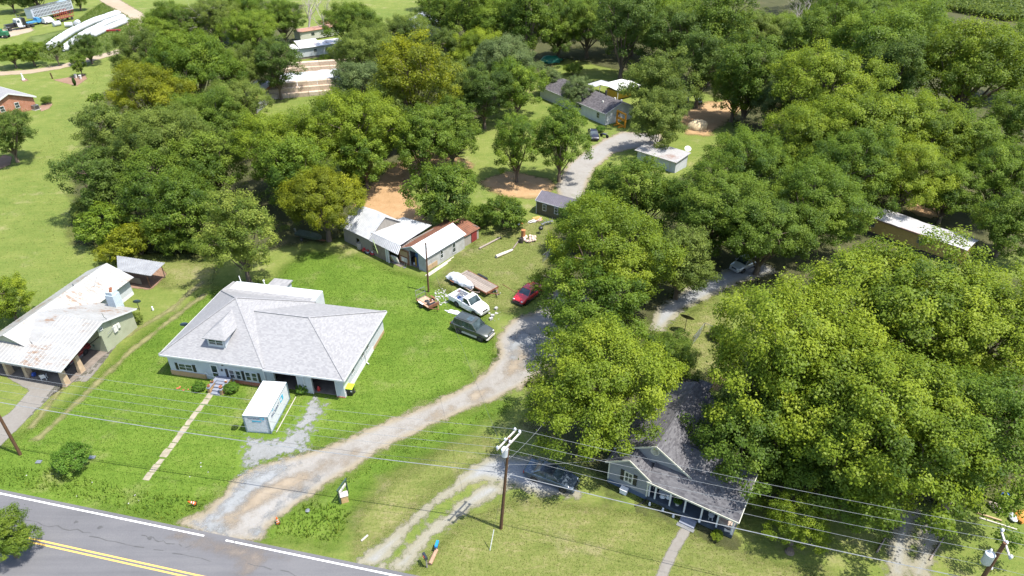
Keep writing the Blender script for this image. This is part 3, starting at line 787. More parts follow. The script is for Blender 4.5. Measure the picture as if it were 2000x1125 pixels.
# front steps, a thing that is part of the house
st = MB()
for k in range(4): st.box(6.35, 7.35, -1.75+.36*k, -1.39+.36*k, 0, .16*(k+1))
st.box(6.1, 7.6, -.32, .42, 0, .72)
steps = st.build('front_steps', M['stepgrey'], H1)
for x0 in (6.0, 7.4):
    MB().box(x0-.02, x0+.27, -1.62, .4, 0, .66).build('cheek_wall', M['brick_tan'], steps)
    MB().box(x0-.06, x0+.31, -1.68, .4, .66, .74).build('coping', M['stepgrey'], steps)
MB().tube([(4.75, .2, 1.15), (5.05, .25, .75), (6.0, .1, .78)], .03).build('handrail', M['trim'], steps)

def hloc(h, x, y, z=0):
    return h.matrix_basis @ Vector((x, y, z))
def pot(h, x, y, z, lab, rr, plantc=None):
    p = hloc(h, x, y, z); p = (p.x, p.y, z)
    t = thing('flower_pot', lab, 'plant pot', p, 0, 'pots on the white house steps')
    MB().lathe([(rr*.65, 0), (rr, rr*1.3), (rr*1.08, rr*1.35), (rr*1.08, rr*1.5), (rr*.9, rr*1.5), (rr*.85, rr*1.3)], n=14).build('pot', M['terracotta'], t, 40)
    b = MB(); q = random.Random(int(x*100))
    for i in range(26):
        a = q.uniform(0, 6.28); c = Vector((math.cos(a)*rr*q.uniform(0, .9), math.sin(a)*rr*q.uniform(0, .9), rr*q.uniform(1.4, 2.4)))
        u = Vector((q.uniform(-1, 1), q.uniform(-1, 1), q.uniform(-.3, .8)))*rr*.35; w_ = Vector((-u.y, u.x, .02))*.6
        b.add([c-u, c+w_, c+u, c-w_], [(0, 1, 2, 3)])
    b.build('plant', plantc or mat((.06,.13,.02), (.03,.08,.01), 9, .6, name='potted_leaves'), t)
pot(H1, 6.12, -.75, .74, 'terracotta pot with a green plant, upper one on the left step wall', .17)
pot(H1, 6.14, -1.45, .74, 'terracotta pot on the outer end of the left cheek wall by the steps', .15, M['terracotta'])
pot(H1, 7.5, -1.40, .74, 'terracotta pot on the outer end of the right cheek wall by the steps', .18, M['terracotta'])
pot(H1, 7.55, -.45, .74, 'pale pot at the top of the right cheek wall beside the door', .14, M['offwhite'])

# ---- left house with the rusty white tin roof and carport
H2 = thing('tin_roofed_house', 'pale green house under a white tin roof with rust streaks and an open carport', 'house', (-46.74, 54.40), 76.56)
r = MB(); mr = 8.4; zr = 4.05
r.ribbed((2.1,5.0,2.42), (17.5,5.0,2.42), (17.5,mr,zr), (2.1,mr,zr), 32, .02, .05)
r.ribbed((17.5,11.8,2.42), (2.1,11.8,2.42), (2.1,mr,zr), (17.5,mr,zr), 32, .02, .05)
r.build('main_roof', M['tin_rusty'], H2)
r = MB(); cx = 6.7
r.ribbed((0,5.6,2.38), (0,-.1,2.42), (cx,-.1,4.03), (cx,5.6,4.03), 12, .02, .05)
r.ribbed((11.6,-.1,2.5), (11.6,5.4,2.5), (cx,5.4,4.03), (cx,-.1,4.03), 12, .02, .05)
r.add([(cx,5.35,4.03), (cx,8.4,4.03), (2.6,5.35,3.02), (3.0,6.4,3.1), (11.0,5.35,2.7)], [(0,1,3,2), (0,4,1)])
r.build('cross_gable_roof', M['tin_rusty'], H2)
r = MB(); r.ribbed((0,12.2,2.38), (0,5.6,2.38), (2.55,5.6,2.98), (2.55,12.2,2.98), 14, .02, .05); r.build('porch_roof', M['tin_rusty'], H2)
w = MB(); w.wall([(2.35,5.2,2.5), (2.35,11.6,2.5), (2.35,mr,3.92)], (.1,0,0)); w.build('front_gable', M['siding_green'], H2)
w = MB(); w.wall([(1.0,.28,2.38), (6.1,.28,2.38), (6.1,.28,3.75), (cx,.28,3.9), (11.2,.28,2.45), (11.2,.28,0), (6.3,.28,0), (6.3,.28,2.38)], (0,.12,0))
w.build('side_gable_wall', M['siding_green'], H2)
w = MB(); w.box(6.3, 6.5, .4, 5.6, 0, 3.2).box(2.4, 6.3, 5.6, 5.75, 0, 2.9).box(2.35, 2.5, 5.75, 11.6, 0, 2.5).box(11.0, 11.2, .4, 5.6, 0, 2.5)
w.build('wall', M['siding_green'], H2)
w = MB(); w.box(11.2, 17.2, 5.55, 5.7, .38, 2.42).box(17.1, 17.2, 5.7, 11.4, .38, 2.42).box(2.5, 17.1, 11.3, 11.45, 0, 2.4)
w.wall([(17.2,5.55,2.42), (17.2,11.4,2.42), (17.2,mr,3.95)], (-.1,0,0))
w.build('rear_wall', M['siding'], H2)
MB().box(11.2, 17.22, 5.52, 5.7, 0, .4).build('foundation', M['white'], H2)
MB().box(.2, 6.3, .3, 5.6, -.01, .03).box(.2, 2.4, 5.6, 12, -.01, .03).build('carport_floor', M['floor'], H2)
for x, y in ((2.75,.62), (.62,.62), (.85,5.6), (.7,7.9), (.7,10.6)):
    MB().add([(x-.34,y-.22,0), (x+.34,y-.22,0), (x+.34,y+.22,0), (x-.34,y+.22,0), (x-.20,y-.16,2.36), (x+.20,y-.16,2.36), (x+.20,y+.16,2.36), (x-.20,y+.16,2.36)],
             [(3,2,1,0), (4,5,6,7), (0,1,5,4), (1,2,6,5), (2,3,7,6), (3,0,4,7)]).build('column', M['tanstone'], H2)
f = MB()
for p, q in (((-.02,-.13,2.33), (-.02,12.2,2.3)), ((-.02,-.13,2.34), (cx,-.13,3.96)), ((cx,-.13,3.96), (11.62,-.13,2.43)), ((17.53,5.0,2.36), (17.53,mr,3.98))): f.bar(p, q, .05, .16)
f.build('fascia', M['trim'], H2)
c = MB(); c.box(11.0, 12.1, 2.05, 3.1, 0, 4.2).box(11.1, 12.0, 2.15, 3.0, 4.2, 4.62)
ch = c.build('chimney', M['blockpaint'], H2)
MB().lathe([(.17, 0), (.17, .28), (.12, .28), (.12, .05)], (11.35, 2.4, 4.62), 10).lathe([(.17, 0), (.17, .24), (.12, .24), (.12, .05)], (11.75, 2.7, 4.62), 10).build('chimney_pot', M['terracotta'], ch)
MB().obox((8.2, .2, 1.95), (.28, 0, 0), (0, 0, .4), (0, .09, 0)).obox((8.75, .2, 2.0), (.18, 0, 0), (0, 0, .3), (0, .08, 0)).build('meter_box', M['offwhite'], H2)
MB().tube([(8.0, .16, 2.4), (7.9, .1, 3.2), (7.2, -.05, 4.3), (7.15, -.05, 4.9)], .03).build('service_mast', M['steel'], H2)
MB().tube([(6.9, .0, 2.2), (8.1, .1, 2.3)], .025).build('conduit', M['steel'], H2)
window(H2, (6.55, .25, 3.1), (1, 0, 0), (0, -1, 0), .3, .3, 'trim', False)
MB().cyl((12.1, 8.4, 4.0), (12.1, 8.4, 4.35), .08).build('vent_pipe', M['steel'], H2)
MB().bar((13.3, 6.9, 3.35), (14.0, 6.6, 4.5), .02).build('antenna', M['steel'], H2)

# ---- open metal shelter
S1 = thing('metal_shelter', 'open shelter with a ribbed grey metal roof on thin posts behind the tin-roofed house', 'shelter', (-51.03, 74.71), 26.64)
r = MB(); r.ribbed((.35,-.1,2.15), (4.1,-3.5,2.15), (5.95,-1.2,2.35), (.35,3.7,2.35), 19, .05, .03); r.build('roof', M['tin_grey'], S1)
for x, y, z, mm in ((3.55,-2.5,2.15,'rust'), (5.4,-.9,2.3,'darksteel'), (.55,.1,2.15,'darksteel'), (.6,3.3,2.3,'darksteel')):
    MB().bar((x, y, 0), (x, y, z), .09).build('post', M[mm], S1)
MB().bar((.45,-.05,2.06), (4.05,-3.35,2.06), .08, .12).bar((.45,3.5,2.25), (5.8,-1.2,2.25), .08, .12).build('beam', M['greywood'], S1)
MB().wall([(.5,.3,.2), (2.6,-1.6,.2), (2.6,-1.6,1.1), (.5,.3,1.1)], (.03,.03,0)).build('back_board', M['greywood'], S1)

# ---- barn, white shed, rusty lean-to
BN = thing('metal_barn', 'weathered grey board barn with silver metal roofs and an open bay facing the lawn', 'barn', (-21.62, 84.30), -39.71)
r = MB()
r.ribbed((-3.4,-.3,2.45), (2.7,-.3,2.45), (2.75,3.0,4.65), (-3.4,3.0,4.65), 20, .025, .04)
r.ribbed((2.75,6.3,2.45), (-3.4,6.3,2.45), (-3.4,3.0,4.65), (2.75,3.0,4.65), 20, .025, .04)
r.build('gable_roof', M['tin_white'], BN)
r = MB()
r.ribbed((2.72,-.3,2.35), (8.6,-.3,2.25), (8.2,.72,3.0), (2.72,.55,3.1), 18, .025, .04); r.build('front_skirt_roof', M['tin_grey'], BN)
r = MB(); r.ribbed((2.3,.5,3.13), (8.0,.72,3.03), (6.6,8.0,2.65), (1.5,7.2,2.6), 18, .02, .04); r.build('flat_roof', M['tin_white'], BN)
w = MB(); w.wall([(2.62,.2,2.9), (2.62,5.9,2.5), (2.62,3.0,4.5)], (-.08,0,0)); w.build('gable_wall', M['greywood_v'], BN)
w = MB(); w.box(-3.3, -.6, 0, .12, 0, 2.5).box(.15, 2.6, 0, .12, 0, 2.5).box(-.6, .15, 0, .12, 1.5, 2.5)
w.build('front_wall', M['greywood_v'], BN)
M['brownboard'] = m_siding((.24,.19,.155), .22, .7, 3, (.17,.13,.105))
w = MB(); w.box(2.6, 3.0, 0, .1, 0, 2.3).box(3.0, 4.0, 0, .1, 0, .75).box(3.0, 4.0, 0, .1, 1.75, 2.3).box(4.0, 5.7, 0, .1, 0, 2.3); w.build('brown_wall', M['brownboard'], BN)
window(BN, (3.5, -.01, 1.25), fx, fn, .95, .95, 'greywood', True, False)
MB().box(-3.3, -3.2, .1, 6.1, 0, 2.5).box(-3.3, 6.2, 6.0, 6.1, 0, 2.5).box(7.4, 7.5, 1.4, 7.5, 0, 2.6).build('back_wall', M['greywood_v'], BN)
MB().box(5.75, 5.95, -.08, .1, 0, 2.3).box(6.15, 6.35, -.1, .1, 0, 2.3).build('post', M['offwhite'], BN)
MB().box(6.2, 8.4, .15, 6, 0, .04).build('bay_floor', M['floor'], BN)
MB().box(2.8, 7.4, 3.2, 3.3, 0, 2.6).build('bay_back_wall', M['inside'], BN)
MB().bar((4.6,-.45,1.0), (4.25,-.75,3.2), .06).build('pipe', mat((.45,.55,.25), (.35,.45,.18), 4, .6, name='green_pipe'), BN)

SH = thing('white_shed', 'small white shed with a pale metal gable roof joined to the barn', 'shed', (-11.44, 77.75), 53.65)
SL, SW, sr, se = 8.0, 4.4, 3.35, 2.4
r = MB(); r.ribbed((-.25,-.28,se-.1), (SL+.2,-.28,se-.1), (SL+.2,2.2,sr), (-.25,2.2,sr), 24, .012, .04); r.build('roof', M['tin_white'], SH)
r = MB(); r.ribbed((SL+2.2,5.2,se-.3), (-.2,4.75,se-.2), (-.2,2.2,sr), (SL+2.2,2.2,sr), 24, .03, .04); r.build('rusty_roof', M['tin_rust'], SH)
w = MB()
w.wall([(0,0,0), (0,1.35,0), (0,1.35,2.45), (0,2.85,2.45), (0,2.85,0), (0,SW,0), (0,SW,se), (0,2.2,sr-.08), (0,0,se)], (.1,0,0))
w.wall([(SL,0,0), (SL,SW,0), (SL,SW,se), (SL,2.2,sr-.08), (SL,0,se)], (-.1,0,0))
w.box(.1, SL-.1, 0, .1, 0, se).box(.1, SL-.1, SW-.1, SW, 0, se)
w.build('wall', M['siding_white_v'], SH)
window(SH, (3.15, -.02, 1.35), fx, fn, .5, 1.2, 'trim')
window(SH, (5.7, -.02, 1.2), fx, fn, .62, 1.45, 'trim')
MB().box(.3, 2.2, -.05, .0, .1, .85).build('bare_patch', M['tanwood'], SH)
MB().box(.1, SL-.1, .1, SW-.1, 0, .05).build('floor', M['floor'], SH)
MB().box(4.0, 4.1, .1, SW-.1, .05, 2.4).build('partition', M['inside'], SH)
d = MB(); d.box(-.16, -.06, 2.95, 4.75, .05, 2.3); dd = d.build('barn_door', M['tanwood'], SH)
b = MB()
for z0 in (.15, 1.1, 2.1): b.box(-.22, -.16, 2.95, 4.75, z0, z0+.13)
for y0 in (2.95, 4.62): b.box(-.225, -.16, y0, y0+.13, .05, 2.3)
b.build('door_brace', M['rust'], dd)
MB().box(-.24, -.17, 3.3, 4.3, .45, 1.1).build('white_panel', M['offwhite'], dd)
fa = MB(); fa.bar((-.27,-.3,se-.14), (-.27,2.2,sr-.03), .05, .12).bar((-.27,2.2,sr-.03), (-.27,4.7,se-.25), .05, .12); fa.build('fascia', M['trim'], SH)

LT = thing('rusty_lean_to', 'rusty tin lean-to with a dark red door at the back end of the white shed', 'shed', hloc(SH, SL+.35, 0).to_tuple(), 53.65)
r = MB(); r.ribbed((-.1,.1,1.75), (3.4,.1,1.65), (3.4,3.2,2.3), (-.1,3.2,2.3), 9, .04, .03); r.build('roof', M['tin_rust'], LT)
MB().box(0, 3.2, .3, .38, 0, 1.7).box(3.12, 3.2, .38, 3, 0, 1.9).box(0, .08, .38, 3, 0, 1.9).build('wall', M['greywood_v'], LT)
MB().box(1.5, 2.7, .22, .3, .05, 1.55).build('door', mat((.22,.02,.02), (.13,.02,.02), 4, .7, name='dark_red_paint'), LT)

def gabled(h, L, W, eave, ridge, wallm, roofm, oh=.25, ribs=0, oy=0, wname='wall', rname='roof', trim='trim'):
    w = MB()
    w.wall([(0,oy,0), (0,oy+W,0), (0,oy+W,eave), (0,oy+W/2,ridge-.06), (0,oy,eave)], (.1,0,0))
    w.wall([(L,oy,0), (L,oy+W,0), (L,oy+W,eave), (L,oy+W/2,ridge-.06), (L,oy,eave)], (-.1,0,0))
    w.box(.1, L-.1, oy, oy+.1, 0, eave).box(.1, L-.1, oy+W-.1, oy+W, 0, eave)
    w.build(wname, wallm, h)
    s = (ridge-eave)/(W/2); zl = eave-oh*s+.03
    r = MB()
    if ribs:
        r.ribbed((-oh,oy-oh,zl), (L+oh,oy-oh,zl), (L+oh,oy+W/2,ridge+.03), (-oh,oy+W/2,ridge+.03), ribs, .035, .05)
        r.ribbed((L+oh,oy+W+oh,zl), (-oh,oy+W+oh,zl), (-oh,oy+W/2,ridge+.03), (L+oh,oy+W/2,ridge+.03), ribs, .035, .05)
    else:
        r.slab([(-oh,oy-oh,zl), (L+oh,oy-oh,zl), (L+oh,oy+W/2,ridge+.03), (-oh,oy+W/2,ridge+.03)], .1)
        r.slab([(L+oh,oy+W+oh,zl), (-oh,oy+W+oh,zl), (-oh,oy+W/2,ridge+.03), (L+oh,oy+W/2,ridge+.03)], .1)
    rf = r.build(rname, roofm, h)
    f = MB()
    for x in (-oh-.02, L+oh+.02):
        f.bar((x, oy-oh, zl-.06), (x, oy+W/2, ridge-.03), .04, .13).bar((x, oy+W+oh, zl-.06), (x, oy+W/2, ridge-.03), .04, .13)
    f.bar((-oh, oy-oh-.02, zl-.06), (L+oh, oy-oh-.02, zl-.06), .04, .12)
    f.build('fascia', M[trim], h)
    return rf

OL = thing('olive_shed', 'small dark olive shed with white trim and a purple-grey ribbed metal roof', 'shed', (3.74, 95.32), -34)
gabled(OL, 6.0, 3.5, 2.25, 3.1, M['siding_olive'], M['tin_dark'], .12, 20)
MB().box(-.03, .08, -.03, .08, 0, 2.2).build('corner_trim', M['trim'], OL)
for x in (1.5, 3.6): window(OL, (x, -.02, 1.35), fx, fn, .6, 1.0, 'trim')

WS = thing('rusty_roofed_shed', 'low white shed with a rust-flecked white metal roof beside the back drive', 'shed', (22.41, 115.99), -43)
M['tin_flecked'] = m_tin((.36,.35,.345), (.28,.27,.265), (.19,.09,.055), .72, (.8, 5, 1))
w = MB(); w.box(.1, 8.0, .1, .2, 0, 2.15).box(.1, .2, .2, 4.0, 0, 2.3).box(7.9, 8.0, .2, 4.0, 0, 2.3).box(.1, 8.0, 3.9, 4.0, 0, 2.45); w.build('wall', M['siding'], WS)
MB().ribbed((-.35,-.35,2.15), (8.3,-.35,2.15), (8.3,4.4,2.6), (-.35,4.4,2.6), 26, .03, .05).build('roof', M['tin_flecked'], WS)
for x in (1.0, 3.6, 6.8): MB().box(x, x+.18, .03, .1, 0, 2.1).build('batten', M['cream'], WS)
for x in (1.9, 3.1): MB().box(x, x+.5, .05, .1, .9, 1.7).build('opening', M['glass'], WS)

GB = thing('dark_roofed_house', 'long grey house with a dark charcoal roof behind the back drive', 'house', (18.90, 134.78), 124.2)
GB.scale = (1, -1, 1)
M['siding_pale'] = m_siding((0.511,0.536,0.528), .2, .7)
gabled(GB, 22.3, 7.8, 2.6, 4.1, M['siding_pale'], M['shingle_brown'], .3)
MB().box(-.06, .0, 1.2, 7.6, .2, 1.5).build('white_panel', M['white'], GB)
window(GB, (-.01, 3.5, 1.9), (0,1,0), (-1,0,0), .5, .9, 'shutter')
for x in (2.2, 8): window(GB, (x, -.02, 1.5), fx, fn, .9, 1.1, 'trim')
MB().cyl((6.5, 5.6, 3.2), (6.5, 5.6, 4.6), .22).build('flue', M['darksteel'], GB)
for x, y in ((3.5, 2.2), (3.0, 5), (1.2, 5.2), (5.5, 3.2)): MB().box(x-.15, x+.15, y-.15, y+.15, 3.3, 3.3+(.75 if y > 3.9 else .45)).build('roof_vent', M['offwhite'], GB)

CP = thing('white_carport', 'white metal carport roof standing over a yellow container behind the dark-roofed house', 'carport', (19.89, 154.30), -53.1)
r = MB(); r.slab([(-.2,-.2,2.6), (3.1,-.2,2.9), (3.1,6.9,2.9), (-.2,6.9,2.6)], .06).slab([(3.1,-.2,2.9), (6.0,-.2,2.6), (6.0,6.9,2.6), (3.1,6.9,2.9)], .06); r.build('roof', M['white'], CP)
r = MB(); r.slab([(-3.2,-1,2.1), (-.4,-1,2.2), (-.4,3.4,2.4), (-3.2,3.4,2.3)], .06); r.build('side_roof', M['tin_white'], CP)
for x, y in ((0,0), (5.8,0), (0,6.6), (5.8,6.6), (-3,-.8), (-3,3)): MB().bar((x, y, 0), (x, y, 2.5 if x > -1 else 2.1), .1).build('post', M['offwhite'], CP)
YC = thing('yellow_container', 'mustard yellow ribbed container parked under the white carport roof', 'container', hloc(CP, 1.2, 1.0).to_tuple(), -53.1)
b = MB(); b.box(0, 3.4, 0, 4.4, .1, 1.9)
for i in range(11): b.box(.15+i*.3, .27+i*.3, -.04, 0, .15, 1.85)
b.build('body', mat((.55,.34,.03), (.45,.26,.03), 2, .5, name='mustard_paint'), YC)
MB().box(-.03, 3.43, -.06, -.04, 1.85, 1.95).box(-.03, 3.43, -.06, -.04, .05, .14).build('rail', M['darksteel'], YC)

# ---- yellow mobile home
YM = thing('yellow_mobile_home', 'long mustard mobile home with a peeling silver roof half hidden by trees', 'mobile home', (51.88, 88.77), -48.5)
w = MB(); w.box(-3, 13, .1, 4.0, .5, 2.65); w.build('wall', M['yellow'], YM)
rg_ = random.Random(4); rm = MB(); nx, ny = 40, 6; rv_ = []
for j in range(ny+1):
    for i in range(nx+1):
        y = -.1+4.3*j/ny; x = -3.2+16.4*i/nx
        rv_.append((x, y, 2.72+.28*math.sin(math.pi*j/ny)+rg_.uniform(-.035, .035)+.06*math.sin(x*.7)))
rm.add(rv_, [(j*(nx+1)+i, j*(nx+1)+i+1, (j+1)*(nx+1)+i+1, (j+1)*(nx+1)+i) for j in range(ny) for i in range(nx)])
rm.build('roof', m_tin((.40,.395,.40), (.27,.265,.275), (.14,.085,.065), .62, (.5, 1.2, 1), .5, .1), YM, 60)
MB().box(-3.2, 13.2, -.1, .08, 2.55, 2.74).build('fascia', mat((.20,.13,.10), (.13,.08,.06), 3, .7, name='brown_fascia'), YM)
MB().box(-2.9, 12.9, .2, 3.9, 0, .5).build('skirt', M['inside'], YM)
for x in (.6, 7.5): window(YM, (x, .09, 1.75), fx, fn, .9, .8, 'steel', False)

# ---- grey front house with the porch
GH = thing('grey_porch_house', 'grey house with dark shingle roof and a long white-posted front porch', 'house', (8.56, 41.92), -32.5)
w = MB()
w.wall([(0,.05,.45), (3.7,.05,.45), (3.7,.05,2.75), (1.85,.05,3.95), (0,.05,2.75)], (0,.12,0))
w.box(0, .12, .17, 11.5, .45, 2.9).box(3.58, 3.7, .17, 2.2, .45, 2.8).box(3.7, 11.0, 2.2, 2.32, .45, 3.0).box(10.9, 11.02, 2.32, 7.0, .45, 2.8).box(.12, 7.1, 11.4, 11.5, .45, 3.0).box(7.0, 7.1, 7, 11.4, .45, 3)
w.build('wall', M['siding_grey'], GH)
MB().box(-.02, 3.72, .02, .3, 0, .48).box(-.02, .1, .3, 11.4, 0, .48).build('foundation', M['bluefoot'], GH)
zz = 2.62
r = MB()
r.slab([(-.3,-.22,zz+.05), (1.85,-.22,4.08), (1.85,3.2,4.08), (-.3,3.2,zz+.05)], .1)
r.slab([(4.0,-.22,zz+.05), (1.85,-.22,4.08), (1.85,3.2,4.08), (4.0,3.2,zz+.05)], .1)
r.build('front_room_roof', M['shingle_dark'], GH)
r = MB()
r.slab([(3.62,-.3,2.60), (11.5,-.3,2.60), (11.5,3.7,4.45), (3.62,3.7,4.45)], .1)
r.slab([(11.5,7.2,2.9), (5.0,7.2,2.9), (5.0,3.7,4.45), (11.5,3.7,4.45)], .1)
r.build('porch_roof', M['shingle_dark'], GH)
r = MB()
r.slab([(3.55,1.15,5.45), (3.55,11.0,5.45), (7.5,11.6,2.95), (7.3,1.4,3.08)], .12)
r.slab([(3.55,1.15,5.45), (3.55,11.0,5.45), (-.4,11.6,2.95), (-.2,1.3,3.08)], .12)
r.slab([(3.55,11.0,5.45), (7.5,11.6,2.95), (-.4,11.6,2.95)], .1)
r.build('main_roof', M['shingle_dark'], GH)
r = MB(); r.slab([(1.2,11.3,3.1), (4.3,11.3,3.1), (4.3,14.8,2.7), (1.2,14.8,2.7)], .1); r.build('rear_roof', M['shingle_dark'], GH)
MB().box(1.4, 4.1, 11.5, 14.5, 0, 2.65).build('rear_room', M['siding_grey'], GH)
w = MB(); w.wall([(.3,1.42,3.2), (6.9,1.42,3.2), (3.55,1.42,5.3)], (0,.1,0)); gw = w.build('big_gable', M['siding_grey'], GH)
MB().lathe([(.40, 0), (.40, .06), (.32, .06), (.32, .0)], (3.45, 1.36, 4.55), 18, 'y').build('round_vent', M['cream'], gw)
f = MB()
for p, q in (((-.3,-.25,zz), (1.85,-.25,4.02)), ((4.0,-.25,zz), (1.85,-.25,4.02)), ((3.55,1.12,5.40), (7.3,1.36,3.02)), ((3.55,1.12,5.40), (-.2,1.26,3.02)), ((3.62,-.33,2.54), (11.5,-.33,2.54)), ((11.53,-.33,2.54), (11.53,3.7,4.4))): f.bar(p, q, .06, .16)
f.build('fascia', M['cream'], GH)
MB().box(-.05, .08, -.0, .06, .45, 2.75).box(3.62, 3.76, -.02, .06, .45, 2.7).build('corner_trim', M['cream'], GH)
window(GH, (1.9, .02, 1.72), fx, fn, .72, 1.15, 'cream', True, True, .12, shut=.34)
dk = MB(); dk.box(3.7, 11.25, .05, 2.2, .05, .45); dk.build('porch_deck', M['deck'], GH)
for x in (3.85, 4.4, 5.75, 7.05, 8.5, 9.85, 11.1): MB().box(x-.065, x+.065, .1, .23, .45, 2.52).build('porch_post', M['trim'], GH)
s_ = MB()
for k in range(2): s_.box(7.0, 8.3, -.75+.36*k, -.39+.36*k, 0, .15*(k+1))
s_.build('porch_steps', M['stepgrey'], GH)
MB().box(6.9, 8.4, -1.1, -.76, 0, .06).build('step_edge', M['steel'], GH)
dd = MB().box(7.3, 8.2, 2.12, 2.2, .46, 2.45).build('front_door', M['offwhite'], GH)
MB().box(7.5, 8.0, 2.09, 2.12, 1.4, 2.2).build('pane', M['glass'], dd)
for x in (5.6, 9.6): window(GH, (x, 2.18, 1.6), fx, fn, .9, 1.2, 'cream', True)

# ---- brick house at the far left
BH = thing('brick_house', 'orange brick house with grey gable roof cut by the left picture edge', 'house', (-102.99, 145.41), 150)
BH.scale = (1, 1, 1)
w = MB(); w.wall([(.05,0,0), (.05,9.2,0), (.05,9.2,2.75), (.05,4.6,4.5), (.05,0,2.75)], (.12,0,0)).box(.17, 16, 0, .12, 0, 2.75).box(.17, 16, 9.08, 9.2, 0, 2.75); w.build('wall', M['brick_house'], BH)
r = MB()
r.slab([(-.35,-.5,2.6), (16,-.5,2.6), (16,4.6,4.62), (-.35,4.6,4.62)], .12).slab([(-.35,9.7,2.6), (16,9.7,2.6), (16,4.6,4.62), (-.35,4.6,4.62)], .12)
r.build('roof', M['shingle'], BH)
f = MB(); f.bar((-.38,-.5,2.5), (-.38,4.6,4.52), .06, .3).bar((-.38,9.7,2.5), (-.38,4.6,4.52), .06, .3).bar((-.35,-.53,2.5), (16,-.53,2.5), .06, .2); f.build('fascia', M['trim'], BH)
for y in (3.6, 6.6): window(BH, (.03, y, 1.75), (0,1,0), (-1,0,0), .85, 1.15, 'trim')

# ---- white mobile home and the brown one behind it
MW = thing('white_mobile_home', 'long shabby white mobile home with peeling roof and dark windows', 'mobile home', (-57.35, 184.82), 32)
w = MB(); w.box(0, 13.5, 0, 4.2, .55, 2.9); w.build('wall', M['siding'], MW)
MB().box(0.1, 13.4, .1, 4.1, 0, .55).build('skirt', M['greywood'], MW)
M['tin_peel'] = m_tin((.62,.62,.64), (.36,.34,.34), (.18,.11,.09), .8, (1, 1, 1))
r = MB(); r.slab([(1.5,-.4,2.95), (7.4,-.4,2.95), (7.4,4.6,3.9), (1.5,4.6,3.9)], .1); r.build('raised_roof', M['tin_peel'], MW)
r = MB(); r.slab([(7.45,-.2,2.93), (13.7,-.2,2.93), (13.7,4.4,3.25), (7.45,4.4,3.25)], .08).slab([(-.6,-.2,2.9), (1.45,-.2,2.9), (1.45,4.4,3.2), (-.6,4.4,3.2)], .08); r.build('roof', M['tin_peel'], MW)
for x in (.9, 5.6, 8.8, 13.0): window(MW, (x, -.02, 1.9), fx, fn, .95, .8, 'trim')
d = MB().box(10.3, 11.2, -.06, 0, .6, 2.6).build('door', M['white'], MW)
MB().box(10.6, 10.9, -.08, -.06, 1.8, 2.2).build('pane', M['glass'], d)

MBn = thing('beige_mobile_home', 'beige mobile home with a rusty brown roof behind the white one', 'mobile home', (-61.22, 205.01), 40)
w = MB(); w.box(0, 12, 0, 4, .3, 2.7); w.build('wall', M['cream'], MBn)
r = MB(); r.slab([(-.3,-.3,2.75), (12.3,-.3,2.75), (12.3,2,3.1), (-.3,2,3.1)], .1).slab([(-.3,4.3,2.75), (12.3,4.3,2.75), (12.3,2,3.1), (-.3,2,3.1)], .1); r.build('roof', m_tin((.40,.22,.14), (.30,.15,.10), (.5,.44,.36), .4), MBn)
for x in (4, 8): window(MBn, (x, -.02, 1.7), fx, fn, .9, .7, 'darksteel', False)
LB = thing('loading_shed', 'tumbledown open shed with a brown roof among the bare trees', 'shed', (-55.51, 213.92), 35)
r = MB(); r.slab([(0,0,2.5), (7,0,2.5), (7,5,3.2), (0,5,3.2)], .15); r.build('roof', M['tin_rust'], LB)
for x, y in ((.2,.2), (3.5,.2), (6.8,.2), (.2,4.8), (6.8,4.8)): MB().bar((x, y, 0), (x, y, 2.6), .2).build('post', M['offwhite'], LB)

WB = thing('white_roofed_barn', 'barn with a bright white metal gable roof peeping through the far trees', 'barn', (-31.35, 217.95), -72)
gabled(WB, 11, 9, 3.4, 5.6, M['siding'], M['tin_white'], .4, 20)

PB = thing('ruined_pole_building', 'ruined open building of rusty beams and bent sheets by the bale rows', 'building', (-54.27, 142.05), 86)
for y in (0, 4.5):
    for x in (0, 6, 12): MB().bar((x, y, 0), (x, y, 3.0), .2).build('post', M['greywood'], PB)
MB().bar((0, 0, 3.05), (13, 0, 3.05), .22, .3).bar((0, 4.5, 3.3), (13, 4.5, 3.3), .22, .3).build('beam', M['rust'], PB)
r = MB(); r.ribbed((7,.2,3.1), (13,.2,3.1), (13,4.6,3.4), (7,4.6,3.4), 8, .04, .03); r.build('roof_sheet', m_tin((.50,.45,.42), (.36,.28,.25), (.30,.13,.07), .6), PB)
MB().wall([(0,0,.1), (7,0,.1), (7,0,2.4), (0,0,1.6)], (0,.05,0)).build('wall_sheet', M['tin_grey'], PB)

# ------------------------------------------------------------------ vehicles
def loft(secs, caps=True):
    """secs: list of rings (same point count); returns verts, faces"""
    n = len(secs[0]); vs = [p for s in secs for p in s]; fs = []
    for i in range(len(secs)-1):
        for k in range(n-1):
            fs.append((i*n+k, i*n+k+1, (i+1)*n+k+1, (i+1)*n+k))
        fs.append((i*n+n-1, i*n, (i+1)*n, (i+1)*n+n-1))
    if caps: fs += [tuple(reversed(range(n))), tuple(range((len(secs)-1)*n, len(secs)*n))]
    return vs, fs

def body_ring(x, hw, zb, zs, zt, crown=.03):
    """half-width, sill height, shoulder height, top height"""
    L = [(-hw*.86, zb), (-hw*.97, zb+.10), (-hw, zb+(zs-zb)*.45), (-hw*.985, zs-.06), (-hw*.93, zs), (-hw*.80, zt), (-hw*.4, zt+crown)]
    pts = L+[(0, zt+crown*1.3)]+[(-y, z) for y, z in reversed(L)]
    return [(x, y, z) for y, z in pts]

